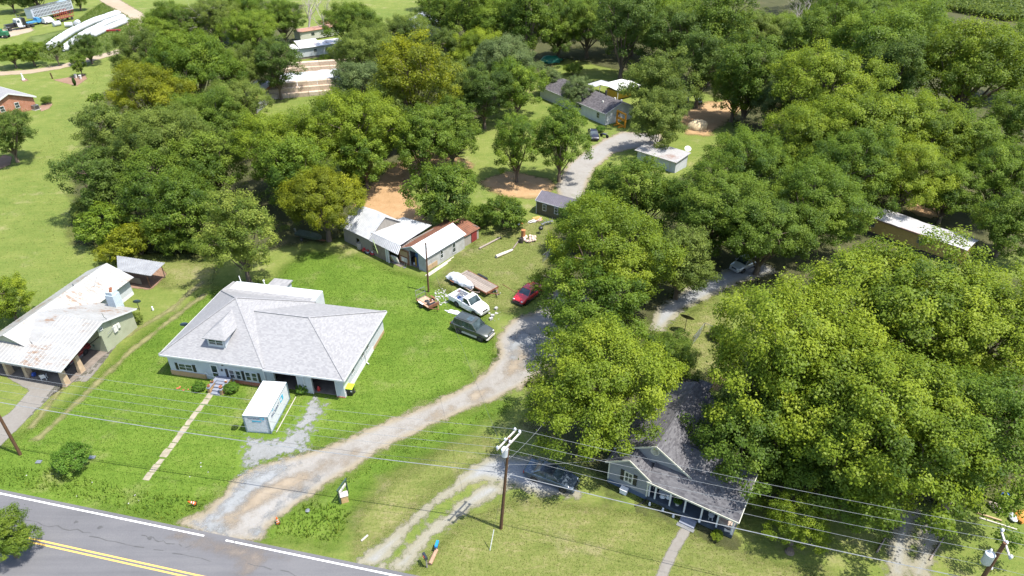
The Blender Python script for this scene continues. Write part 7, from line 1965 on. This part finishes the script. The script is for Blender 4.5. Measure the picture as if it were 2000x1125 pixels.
for i, (x, y, c) in enumerate((((3.68, 93.24), None,(.55,.36,.12)), ((3.11, 92.23), None,(.50,.48,.46)), ((4.05, 92.57), None,(.45,.30,.26)), ((1.47, 91.57), None,(.62,.30,.08)), ((1.00, 91.24), None,(.7,.7,.72)))):
    t = thing('scrap_pile', ('tan boards lying left of the olive shed', 'grey slabs lying by the vines left of the olive shed', 'reddish junk by the olive shed corner', 'orange ball-like bucket at the edge of the vines', 'white bag at the edge of the vines')[i], 'scrap', x, 20*i)
    b = MB()
    if i < 3:
        for k in range(4): b.obox((rg_.uniform(-.4, .4), rg_.uniform(-.25, .25), .05+.06*k), Vector((.6, .1*k-.1, 0)), Vector((-.02, .09, 0)), (0, 0, .025))
    else: b.ball((0, 0, .18), .22, 1, 1, .85, 10, 6, .06, rg_)
    b.build('pieces', mat(c, tuple(.7*x_ for x_ in c), 4, .7, name='scrap_paint'), t)
# boards along the shed's side
for k in range(3):
    a, b_ = hloc(SH, -.8+.1*k, -.5-.22*k), hloc(SH, 5.2-.9*k, -.35-.22*k)
    log('board', ('pale board lying along the white shed wall, nearest the wall', 'pale board lying along the white shed wall, middle one', 'pale board lying along the white shed wall, outermost')[k], (a.x, a.y), (b_.x, b_.y), .07, palelog, cat='board')
# mowers along the barn
redm = mat((.42,.03,.03), (.3,.02,.02), 4, .4, name='mower_red')
for i, (x, y, lab) in enumerate((((-20.78, 83.52), None,'red push mower by the barn wall, first from the dark corner'), ((-20.17, 82.94), None,'grey and red push mower by the barn, second from the dark corner'), ((-19.46, 82.52), None,'bright red push mower by the barn, third from the dark corner'))):
    t = thing('lawn_mower', lab, 'lawn mower', x, 60+20*i, 'mowers along the barn')
    MB().lathe([(.36, .10), (.38, .2), (.30, .30), (.1, .32)], n=14).build('deck', M['steel'] if i == 1 else redm, t, 40)
    MB().lathe([(.16, .30), (.18, .42), (.12, .52), (.02, .54)], n=10).build('engine', redm if i != 2 else M['white'], t, 40)
    for x_ in (-.34, .34):
        for y_ in (-.28, .28): MB().lathe([(.02, -.03), (.11, -.03), (.11, .03), (.02, .03)], (x_, y_, .11), 10, 'y').build('wheel', M['rubber'], t)
    b = MB()
    for s in (-.2, .2): b.bar((-.3, s, .25), (-.95, s, .95), .025)
    b.bar((-.95, -.2, .95), (-.95, .2, .95), .03); b.build('handle', M['darksteel'], t)
t = thing('gas_can', 'small yellow can at the end of the row of mowers', 'can', (-18.67, 82.09)); MB().box(-.16, .16, -.11, .11, 0, .34).bar((0, 0, .34), (.12, 0, .46), .04).build('can', mat((.60,.38,.02), (.5,.3,.02), 4, .5, name='yellow_plastic'), t)
t = thing('concrete_barrel', 'grey barrel standing in front of the barn\'s dark doorway', 'barrel', (-21.57, 84.25)); MB().lathe([(.34, 0), (.4, .45), (.36, .9), (.32, .9), (.3, .7)], n=14).build('barrel', M['concrete'], t, 40)
t = thing('mattress', 'pale old mattress leaning against the open barn door', 'mattress', hloc(SH, -.7, 5.0).to_tuple(), 53+90)
MB().obox((0, 0, .6), (.5, 0, 0), (0, .10, 0), (0, .25, .62)).build('pad', M['offwhite'], t); MB().obox((.6, .1, .55), (.14, 0, 0), (0, .05, 0), (.05, .2, .6)).build('board', M['tanwood'], t)
t = thing('dolly', 'light metal hand truck propped outside the white shed doorway', 'hand truck', hloc(SH, -.75, 3.2).to_tuple(), 53)
b = MB()
for s in (-.18, .18): b.bar((0, s, .1), (.3, s, 1.3), .03)
b.bar((.15, -.18, .7), (.15, .18, .7), .03).box(-.3, .02, -.2, .2, .03, .06); b.build('frame', M['steel'], t)
for i in range(7):
    t = thing('paint_can', 'can or bottle standing just inside the white shed doorway', 'can', hloc(SH, .5+.3*(i % 2), 1.6+.18*i, .05).to_tuple(), 0, 'cans inside the shed doorway')
    MB().cyl((0, 0, 0), (0, 0, .3+.9*(i % 3)), .11, n=10).build('can', (M['white'], mat((.55,.32,.03), (.4,.2,.02), 4, .5, name='amber'), mat((.05,.12,.3), (.04,.1,.22), 4, .5, name='blue_can'))[i % 3], t, 40)
# white debris around the parked vehicles
M['litterw'] = mat((.36,.355,.345), (.25,.245,.235), 3, .8, name='pale_rubbish')
def scraps(label, polys, n_, r0, r1, m, name='debris', seed=1):
    rg = random.Random(seed); b = MB()
    for poly, k in zip(polys, n_):
        A = np.array(poly); lo, hi = A.min(0), A.max(0); got = 0
        while got < k:
            x, y = rg.uniform(lo[0], hi[0]), rg.uniform(lo[1], hi[1])
            if sdist([(x, y)], A)[0] < 0: continue
            r = rg.uniform(r0, r1); kk = rg.randint(4, 6); z = rg.uniform(.02, .07)
            b.slab([(x+r*rg.uniform(.5, 1.2)*math.cos(2*math.pi*i/kk), y+r*rg.uniform(.5, 1.2)*math.sin(2*math.pi*i/kk), z) for i in range(kk)], .03); got += 1
    o = b.build(name, m); tag(o, label, 'debris', None, 'stuff'); return o
scraps('scattered white rubble and plaster around the parked pickup and trailers', [[(-10.14, 72.77), (-8.93, 73.97), (-7.82, 72.42), (-7.80, 70.45), (-8.91, 70.00), (-9.79, 71.25)], [(-2.78, 73.97), (-1.86, 74.22), (-1.30, 72.42), (-2.07, 71.83)], [(-2.81, 68.23), (-1.57, 68.67), (-0.93, 67.16), (-2.15, 66.52)]], (60, 16, 8), .05, .20, M['litterw'], seed=5)
t = thing('plastic_sheet', 'crumpled white sheet lying under the side of the white pickup', 'sheet', (-7.02, 68.45), -20)
MB().ball((0, 0, .02), .8, 1.4, .6, .10, 14, 6, .35, rg_).build('folds', M['plastic'], t, 40)
for i, (x, y, lab) in enumerate((((-2.36, 67.58), None,'round white pail on the grass before the white pickup'), ((-2.53, 66.94), None,'white box on the grass at the gravel edge by the dark suv'), ((-1.96, 69.11), None,'small white lump of rubbish between the pickup and the red sedan'))):
    t = thing('white_box', lab, 'box', x, 30*i); MB().box(-.22, .22, -.16, .16, 0, .26).build('box', M['litterw'], t)

# ------------------------------------------------------------------ around the houses
t = thing('plastic_chair', 'white plastic garden chair outside the tin-roofed carport', 'chair', (-49.94, 55.87), 200)
MB().box(-.24, .24, -.24, .22, .40, .44).build('seat', M['white'], t)
MB().obox((0, .25, .68), (.24, 0, 0), (0, .02, .0), (0, .08, .26)).build('backrest', M['white'], t)
for s in (-1, 1):
    for y in (-.22, .2): MB().bar((s*.22, y, 0), (s*.22, y, .42), .04).build('leg', M['white'], t)
    MB().bar((s*.27, -.22, .62), (s*.27, .24, .64), .05).build('armrest', M['white'], t)
t = thing('rubbish_bin', 'dark green round bin inside the tin-roofed carport', 'bin', (-47.11, 61.26)); MB().lathe([(.26, 0), (.32, .75), (.34, .75), (.34, .8), (.26, .8)], n=14).build('tub', mat((.02,.10,.07), (.015,.07,.05), 4, .5, name='bin_green'), t, 40)
t = thing('garden_hose_reel', 'blue hose reel at the front of the tin-roofed carport', 'hose reel', (-51.38, 56.45)); MB().lathe([(.08, -.12), (.25, -.1), (.2, 0), (.25, .1), (.08, .12)], (0, 0, .28), 12, 'x').build('reel', mat((.04,.10,.40), (.03,.07,.3), 4, .5, name='hose_blue'), t, 40)
t = thing('yard_ornament', 'small white ornament on the grass by the dish behind the tin roof', 'ornament', (-44.13, 68.89)); MB().lathe([(.12, 0), (.15, .2), (.08, .35), (.1, .5), (.02, .58)], n=10).build('figure', M['white'], t, 50)
t = thing('air_conditioner', 'grey air conditioning unit by the brick house wall', 'air conditioner', (-102.81, 144.73), 65)
MB().box(-.55, .55, -.5, .5, .08, 1.0).build('casing', M['steel'], t); MB().lathe([(.36, 0), (.38, .03), (.3, .05), (.05, .04)], (0, 0, 1.0), 16).build('fan_grille', M['darksteel'], t); MB().box(-.7, .7, -.65, .65, 0, .08).build('pad', M['concrete'], t)
for s in (-1, 1): MB().box(-.45, .45, s*.505-.006, s*.505+.006, .2, .9).build('side_grille', M['darksteel'], t)
t = thing('statue', 'white garden statue on a mulch patch behind the brick house', 'statue', (-118.91, 166.95)); MB().lathe([(.35, 0), (.3, .3), (.18, .4), (.22, 1.0), (.12, 1.25), (.16, 1.45), (.02, 1.6)], n=12).build('figure', M['white'], t, 50)
t = thing('wooden_post', 'short brown post on the far lawn left of the mulch bed', 'post', (-112.30, 167.81)); MB().bar((0, 0, 0), (-.1, 0, 1.4), .22).build('post', M['polewood'], t)
t = thing('topiary', 'narrow dark upright evergreen at the tip of the mulch bed', 'shrub', (-103.84, 162.31)); MB().ball((0, 0, .95), .55, .75, .75, 1.75, 10, 8, .12, rg_).build('foliage', LEAF['dark'], t, 60)
for i, (x, y, lab) in enumerate((((-107.01, 168.69), None,'grey-white planter left of its twin under the narrow tree'), ((-105.41, 167.81), None,'grey-white planter right of its twin under the narrow tree'))):
    t = thing('planter', lab, 'planter', x); MB().lathe([(.25, 0), (.3, .8), (.36, .85), (.3, .9)], n=12).build('tub', M['offwhite'], t, 40)

# porch furniture of the grey house
def gth(name, label, cat, x, y, z=.45, rot=0): 
    p = hloc(GH, x, y, 0); return thing(name, label, cat, (p.x, p.y, z), -32.5+rot)
wick = mat((.62,.62,.60), (.48,.48,.46), 8, .6, name='white_wicker')
for i, (x, y, lab) in enumerate(((4.9,.75,'round white wicker table at the left part of the porch'), (5.35,.95,'white wicker table beside the hanging plant on the porch'))):
    t = gth('wicker_table', lab, 'table', x, y)
    MB().lathe([(.05, .52), (.36, .52), (.38, .56), (.05, .57)], n=16).build('tabletop', wick, t); MB().lathe([(.28, 0), (.10, .25), (.14, .52)], n=10).build('pedestal', wick, t)
t = gth('potted_fern', 'big green potted fern near the middle of the porch', 'plant', 6.3, .6)
MB().lathe([(.16, 0), (.22, .35), (.24, .38), (.2, .38)], n=12).build('pot', M['offwhite'], t, 40)
cm_, tm_ = PROTO['bush'][0]
o = bpy.data.objects.new('fronds', cm_); col.objects.link(o); o.parent = t; o.location = (0, 0, .3); o.scale = (.42, .42, .42); o.material_slots[0].link = 'OBJECT'; o.material_slots[0].material = LEAF['fresh']
t = gth('porch_chair', 'white metal chair at the right part of the porch', 'chair', 9.2, .7, rot=10)
MB().lathe([(.02, .42), (.24, .42), (.25, .45), (.02, .46)], n=14).build('seat', wick, t)
MB().tube([(-.22, .15, .44), (-.22, .24, .85), (0, .27, .95), (.22, .24, .85), (.22, .15, .44)], .022, 6).build('backrest', wick, t)
for a in range(4): MB().bar((.17*math.cos(.78+1.57*a), .17*math.sin(.78+1.57*a), .43), (.22*math.cos(.78+1.57*a), .22*math.sin(.78+1.57*a), 0), .03).build('leg', wick, t)
t = gth('porch_chair', 'white metal chair in the shade at the far left of the porch', 'chair', 4.15, 1.2, rot=-20)
MB().box(-.22, .22, -.22, .22, .42, .46).build('seat', wick, t); MB().tube([(-.2, .2, .44), (-.2, .26, .95), (.2, .26, .95), (.2, .2, .44)], .022, 6).build('backrest', wick, t)
for a in range(4): MB().bar((.2*(1 if a % 2 else -1), .2*(1 if a > 1 else -1), .43), (.2*(1 if a % 2 else -1), .2*(1 if a > 1 else -1), 0), .03).build('leg', wick, t)
t = gth('armchair', 'tan upholstered armchair at the right end of the porch', 'armchair', 10.45, .95, rot=-8)
tanf = mat((.36,.29,.24), (.28,.22,.18), 6, .9, name='tan_fabric')
MB().box(-.5, .5, -.42, .4, .05, .42).build('seat', tanf, t); MB().box(-.5, .5, .25, .48, .42, .95).build('backrest', tanf, t)
for s in (-1, 1): MB().box(s*.56-.1, s*.56+.1, -.42, .45, .05, .62).build('armrest', tanf, t)
t = gth('window_unit', 'white utility box on the ground below the shuttered porch-house window', 'utility box', 1.75, -.35, 0); MB().box(-.3, .3, -.22, .22, .05, .55).build('box', M['white'], t); MB().box(-.34, .34, -.26, .26, .55, .58).build('lid', M['white'], t)
t = gth('splash_block', 'black downspout hose running over the soil at the porch corner', 'hose', 3.7, -.3, 0); MB().tube([(0, .3, .12), (-.1, -.2, .07), (-.5, -.9, .06)], .06, 6).build('hose', M['black'], t)
for i, (x, y, lab) in enumerate(((4.2,-.35,'white ornament left of the others in the flower bed below the porch'), (5.4,-.3,'white ornament in the middle of the flower bed below the porch'), (6.4,-.45,'white ornament nearest the porch steps'), (8.5,-.1,'white ornament beside the porch chair on the deck edge'))):
    t = gth('bed_ornament', lab, 'ornament', x, y, .45 if i == 3 else 0); MB().lathe([(.1, 0), (.12, .12), (.05, .2), (.09, .32), (.02, .4)], n=9).build('figure', M['white'], t, 50)
sheet('flower_bed', [[tuple(hloc(GH, x, y)[:2]) for x, y in ((3.6,-.9), (6.9,-.7), (6.9,.1), (3.6,.1))], [tuple(hloc(GH, x, y)[:2]) for x, y in ((8.4,-.6), (11.4,-.5), (11.4,.1), (8.4,.1))]], .012, M['litter'], .3, .5)

# clearing by the back drive
t = thing('tan_tarp', 'pale tan tarp thrown over a mound in the orange dirt clearing', 'tarp', (37.35, 133.28), 20)
MB().ball((0, 0, .1), 1.9, 1.15, .9, .85, 18, 8, .12, random.Random(3)).build('folds', mat((.56,.45,.28), (.42,.33,.20), 2, .8, name='tan_canvas'), t, 60)
t = thing('green_tarp', 'bright green tarp over a heap at the foot of the forest', 'tarp', (10.28, 183.80), 10)
MB().ball((0, 0, .1), 2.4, 1.2, .8, .6, 16, 7, .18, random.Random(6)).build('folds', mat((.01,.20,.13), (.01,.13,.09), 3, .5, name='green_tarp'), t, 60)
for i, (x, y, c, lab) in enumerate((((38.22, 149.62), None,(.04,.09,.30),'blue tractor-like machine at the top of the orange clearing'), ((35.33, 145.41), None,(.03,.03,.035),'dark machine left of the blue one by the clearing'), ((41.47, 148.91), None,(.35,.42,.45),'pale riding mower right of the blue machine by the clearing'))):
    t = thing('garden_tractor', lab, 'tractor', x, 40*i); m_ = mat(c, tuple(.7*q for q in c), 3, .5, name='machine_paint')
    MB().box(-.2, .9, -.35, .35, .4, 1.0).build('bonnet', m_, t); MB().box(-.8, -.2, -.4, .4, .45, .7).build('seat_deck', m_, t); MB().box(-.7, -.3, -.25, .25, .7, 1.15).build('seat', M['black'], t)
    for x_ in (-.55, .6):
        for s in (-1, 1): wheel(t, x_, s*.45, .36 if x_ < 0 else .24, .2)
for i, (x, y, lab) in enumerate((((18.04, 128.10), None,'dark motorcycle beside the plants at the dark-roofed house'), )):
    t = thing('motorcycle', lab, 'motorcycle', x, -40)
    for x_ in (-.7, .7): MB().lathe([(.22, -.06), (.32, -.06), (.32, .06), (.22, .06)], (x_, 0, .32), 14, 'y').build('wheel', M['rubber'], t)
    MB().ball((0, 0, .62), .42, 1.3, .4, .55, 10, 6).build('tank_and_seat', mat((.10,.11,.14), (.05,.05,.07), 4, .3, name='bike_paint'), t, 60); MB().bar((.75, 0, .35), (.5, 0, 1.0), .05).bar((.5, -.35, 1.0), (.5, .35, 1.0), .04).build('handlebar', M['steel'], t)
t = thing('swing_bench', 'pale bench standing in the shade left of the yellow mobile home', 'bench', (46.36, 91.24), 10)
MB().box(-.9, .9, -.25, .25, .42, .48).build('seat', M['steel'], t); MB().obox((0, .28, .75), (.9, 0, 0), (0, .03, 0), (0, .05, .28)).build('backrest', M['steel'], t)
for s in (-1, 1): MB().box(s*.8-.04, s*.8+.04, -.22, .22, 0, .42).build('leg', M['darksteel'], t)
# junk heap at the lower right edge
for i, (x, y, c, s, lab) in enumerate((((43.40, 40.17), None,(.02,.10,.45),.5,'blue tarp bundle under the trees in the right corner junk'), ((44.11, 40.00), None,(.55,.08,.08),.3,'small red and white box at the right picture edge'), ((43.17, 38.00), None,(.50,.20,.03),.6,'orange sheet of scrap at the right picture edge'), ((42.47, 38.00), None,(.40,.44,.46),.45,'grey bucket-like scrap in the right corner'), ((41.66, 38.90), None,(.45,.38,.32),.6,'pale pile of brush and boards in the right corner'))):
    t = thing('junk_item', lab, 'junk', x, 25*i); MB().ball((0, 0, s*.4), s, 1.2, .8, .6, 9, 5, .25, rg_).build('heap', mat(c, tuple(.7*q for q in c), 4, .7, name='junk_paint'), t, 40)
log('timber', 'long tan timber lying at the edge of the right corner junk', (39.69, 38.53), (41.37, 37.68), .09, 'tanwood', cat='timber')
log('timber', 'pale timber lying outside the tan one in the right corner', (39.69, 38.00), (42.13, 36.81), .07, palelog, cat='timber')
log('timber', 'dark roof beam in the right corner junk', (42.45, 38.74), (43.58, 38.10), .16, 'rust', cat='timber')
for i, (x0, x1, lab) in enumerate((((29.46, 34.60),(30.75, 35.96),'short curved log left of the two-track drive at the bottom right'), ((33.36, 33.89),(35.56, 35.96),'thin branch edging the right of the two-track drive'))):
    log('branch', lab, x0, x1, .08, 'greywood', .05, cat='branch')
t = thing('tree_stump', 'grey stump under the small bright lime tree', 'stump', (22.46, 34.69)); MB().lathe([(.4, 0), (.28, .12), (.25, .35), (.05, .36)], n=11).build('stump', M['bark'], t, 50)
# roadside bits
t = thing('utility_marker', 'grey meter cover lying in the roadside grass by the round bush', 'cover', (-39.20, 44.81)); MB().box(-.3, .3, -.18, .18, 0, .1).build('lid', M['steel'], t)
t = thing('utility_marker', 'grey meter cover in the roadside grass near the left power pole', 'cover', (-43.84, 44.25)); MB().box(-.25, .25, -.18, .18, 0, .1).build('lid', M['steel'], t)
t = thing('utility_marker', 'grey valve cover in the grass by the green sign frame', 'cover', (-17.55, 38.74)); MB().lathe([(.2, 0), (.2, .08), (.02, .1)], n=12).build('lid', M['steel'], t)
t = thing('culvert_end', 'pale broken culvert end in the ditch between the two drives', 'culvert', (-12.16, 35.96), 50); MB().cyl((-.35, 0, .05), (.35, 0, .08), .09, n=10).build('pipe', M['concrete'], t)
scraps('bits of white litter scattered on the roadside lawns', [[(-45.86, 43.20), (-40.71, 43.20), (-30.33, 39.72), (-29.43, 38.63), (-35.54, 39.45), (-44.84, 42.30)], [(-31.44, 45.71), (-28.06, 45.71), (-27.38, 42.60), (-30.85, 42.00)]], (7, 4), .05, .11, M['litterw'], 'litter', 9)
scraps('dark red leaves and petals on the lawn by the front steps', [[(-35.36, 54.63), (-33.90, 55.04), (-33.27, 54.39), (-34.59, 54.07)]], (7,), .08, .16, mat((.40,.10,.06), (.3,.07,.04), 4, .8, name='red_petals'), 'petals', 4)
t = thing('downspout_pipe', 'thin grey drain pipe lying across the lawn beside the white container', 'pipe', (-22.31, 51.29), 0); pa_, pb_ = Vector((*(-22.38, 53.12), 0)), Vector((*(-22.93, 48.06), 0)); o_ = Vector(t.location)
MB().tube([pa_-o_+Vector((0, 0, .06)), pb_-o_+Vector((0, 0, .05))], .05, 6).build('pipe', M['concrete'], t)
t = thing('gas_bottle', 'red can inside the right garage bay of the white house', 'can', hloc(H1, 17.25, 1.0, .05).to_tuple()); MB().lathe([(.16, 0), (.18, .35), (.1, .5), (.04, .6)], n=12).build('can', redm, t, 50)
t = thing('workbench', 'cluttered bench at the back of the left garage bay', 'bench', hloc(H1, 13.4, 6.0, .05).to_tuple(), -11); MB().box(-1, 1, -.35, .35, .8, .9).build('top', M['tanwood'], t)
for x in (-.9, .9):
    for y in (-.28, .28): MB().bar((x, y, 0), (x, y, .8), .07).build('leg', M['greywood'], t)
t = thing('fire_pit', 'dark washing machine at the back of the barn bay', 'machine', hloc(BN, 7.2, 2.5, .05).to_tuple(), -40); MB().box(-.4, .4, -.4, .4, 0, .95).build('casing', M['steel'], t)

# far field: standing crop in the top right corner
rgc = np.random.default_rng(4)
def crop_field(name, poly, n_, h, leafm, label, cat):
    A = np.array(poly); lo, hi = A.min(0), A.max(0)
    P = np.stack([rgc.uniform(lo[0], hi[0], n_), rgc.uniform(lo[1], hi[1], n_)], 1); P = P[sdist(P, A) > 0]
    P[:, 0] = np.round(P[:, 0]/.9)*.9+rgc.normal(0, .12, len(P))
    k = len(P); Z = rgc.uniform(.3, 1.0, k)*h; Nn = rgc.normal(0, 1, (k, 3)); Nn[:, 2] = np.abs(Nn[:, 2])+.3; Nn /= np.linalg.norm(Nn, axis=1)[:, None]
    me = leaf_mesh(name, np.c_[P, Z], Nn, h*.55, np.clip(rgc.normal(.45, .2, k), 0, 1), rgc, .1, .35)
    o = bpy.data.objects.new(name, me); col.objects.link(o); me.materials.append(leafm); tag(o, label, cat, None, 'stuff')
crop_field('crop_rows', [(141.49, 290.09), (215.78, 292.37), (174.75, 230.86), (159.18, 232.38), (148.77, 250.32), (137.88, 264.99)], 75000, 2.2, LEAF['olive'], 'standing olive green crop in the field at the top right corner', 'crop')

# ------------------------------------------------------------------ grass blades and weeds
def grass_mesh(name, P, h0, h1, w, matr, label, cat, rg, tint0=.5):
    k = len(P); h = rg.uniform(h0, h1, k); a = rg.uniform(0, 2*math.pi, k); lean = rg.uniform(.1, .7, k)*h; b = rg.uniform(0, 2*math.pi, k)
    V = np.empty((k, 3, 3)); ww = w*rg.uniform(.6, 1.4, k)
    V[:, 0] = np.stack([P[:, 0]-np.cos(a)*ww, P[:, 1]-np.sin(a)*ww, np.zeros(k)], 1)
    V[:, 1] = np.stack([P[:, 0]+np.cos(a)*ww, P[:, 1]+np.sin(a)*ww, np.zeros(k)], 1)
    V[:, 2] = np.stack([P[:, 0]+np.cos(b)*lean, P[:, 1]+np.sin(b)*lean, h], 1)
    me = bpy.data.meshes.new(name)
    me.vertices.add(3*k); me.vertices.foreach_set('co', V.astype(np.float32).ravel())
    me.loops.add(3*k); me.loops.foreach_set('vertex_index', np.arange(3*k, dtype=np.int32))
    me.polygons.add(k); me.polygons.foreach_set('loop_start', np.arange(0, 3*k, 3, dtype=np.int32))
    at = me.attributes.new('tint', 'FLOAT', 'POINT'); at.data.foreach_set('value', np.repeat(np.clip(rg.normal(tint0, .2, k), 0, 1), 3).astype(np.float32))
    me.update(calc_edges=True)
    o = bpy.data.objects.new(name, me); col.objects.link(o); me.materials.append(matr)
    tag(o, label, cat, None, 'stuff'); return o
def sample(polys, n_, inside=0.3, avoid=()):
    out = []
    area = [abs(sum(p[i][0]*p[(i+1) % len(p)][1]-p[(i+1) % len(p)][0]*p[i][1] for i in range(len(p)))) for p in polys]
    for p, a in zip(polys, area):
        A = np.array(p); lo, hi = A.min(0), A.max(0); k = int(n_*a/sum(area)*2.2)
        Q = np.stack([rng.uniform(lo[0], hi[0], k), rng.uniform(lo[1], hi[1], k)], 1); ok = sdist(Q, A) > inside
        for av, d_ in avoid:
            for q in av: ok &= sdist(Q, q) < -d_
        out.append(Q[ok])
    return np.concatenate(out)
def box_of(h, x0, x1, y0, y1): return [tuple(hloc(h, x, y)[:2]) for x, y in ((x0, y0), (x1, y0), (x1, y1), (x0, y1))]
BLD = [box_of(H1, .3, 20.5, .3, 15.2), box_of(H1, 4.4, 6.9, 15, 17), box_of(H1, 6.0, 7.7, -1.8, .5), box_of(H2, 0, 17.4, 0, 12), box_of(BN, -3.4, 8.5, 0, 7), box_of(SH, 0, 8, 0, 4.6), box_of(GH, 0, 11.3, 0, 11.5), box_of(K, 0, kw, 0, kl)]
hard = [(POLY['gravel'], .5), (POLY['spur'], .3), (POLY['track'], .2), (POLY['slab'], 0), (BLD, 0), ([strip([tuple(pa[:2]), tuple(pb[:2])], .9)], 0), (POLY['walk'], .1), (POLY['rut'], .05), (POLY['dirt'], .6), (POLY['dark'], .2), ([[rp(-60, .6, 0)[:2], rp(90, .6, 0)[:2], rp(90, -9, 0)[:2], rp(-60, -9, 0)[:2]]], 0)]
GRASS_G = leaf_mat('grass_blade_green', (.032,.070,.007), (.078,.138,.015), (.165,.22,.038), .4)
GRASS_Y = leaf_mat('grass_blade_dry', (.065,.09,.014), (.145,.17,.036), (.28,.26,.11), .45)
grass_mesh('grass_blades', sample(POLY['lawn'], 60000, 0, hard), .05, .13, .035, GRASS_G, 'short vivid green grass of the lawn round the white house', 'grass', rng)
grass_mesh('dry_grass_blades', sample(POLY['yard'], 42000, 0, hard), .04, .10, .035, GRASS_Y, 'short yellowing grass of the back yard and the front right lawn', 'grass', rng)
MEAD = [[(-67.63, 74.22), (-92.20, 112.50), (-89.20, 119.65), (-108.20, 183.80), (-103.89, 189.00), (-76.83, 112.50), (-62.12, 84.98), (-46.58, 79.34), (-44.43, 74.22), (-55.62, 79.34), (-57.04, 65.28)]]
grass_mesh('meadow_blades', sample(MEAD, 20000, 0, hard), .05, .12, .05, GRASS_Y, 'mown meadow grass of the field on the left', 'grass', rng, .45)
WEED = [[(-46.98, 43.50), (-41.82, 43.50), (-33.53, 40.84), (-25.97, 40.00), (-26.69, 38.37), (-28.98, 37.58), (-35.54, 39.45), (-42.76, 41.13), (-45.74, 41.54)], [(-19.76, 37.84), (-17.91, 40.00), (-13.61, 38.63), (-14.28, 35.56), (-19.53, 36.30)], [(-16.44, 41.42), (-11.56, 45.39), (-7.01, 48.40), (0.00, 52.43), (0.00, 51.29), (-6.88, 46.90), (-13.81, 42.00)],
        [(-135.76, 189.00), (-137.11, 219.32), (-141.77, 233.92), (-148.58, 264.03), (-128.84, 241.87), (-116.31, 219.32), (-110.83, 206.24), (-113.59, 189.00), (-121.15, 182.79)]]
grass_mesh('tall_weeds', sample(WEED, 26000, 0, hard), .2, .55, .05, leaf_mat('weed_leaves', (.03,.065,.007), (.085,.145,.014), (.20,.24,.03), .35), 'taller roadside weeds and rank grass along the ditch', 'weeds', rng, .5)
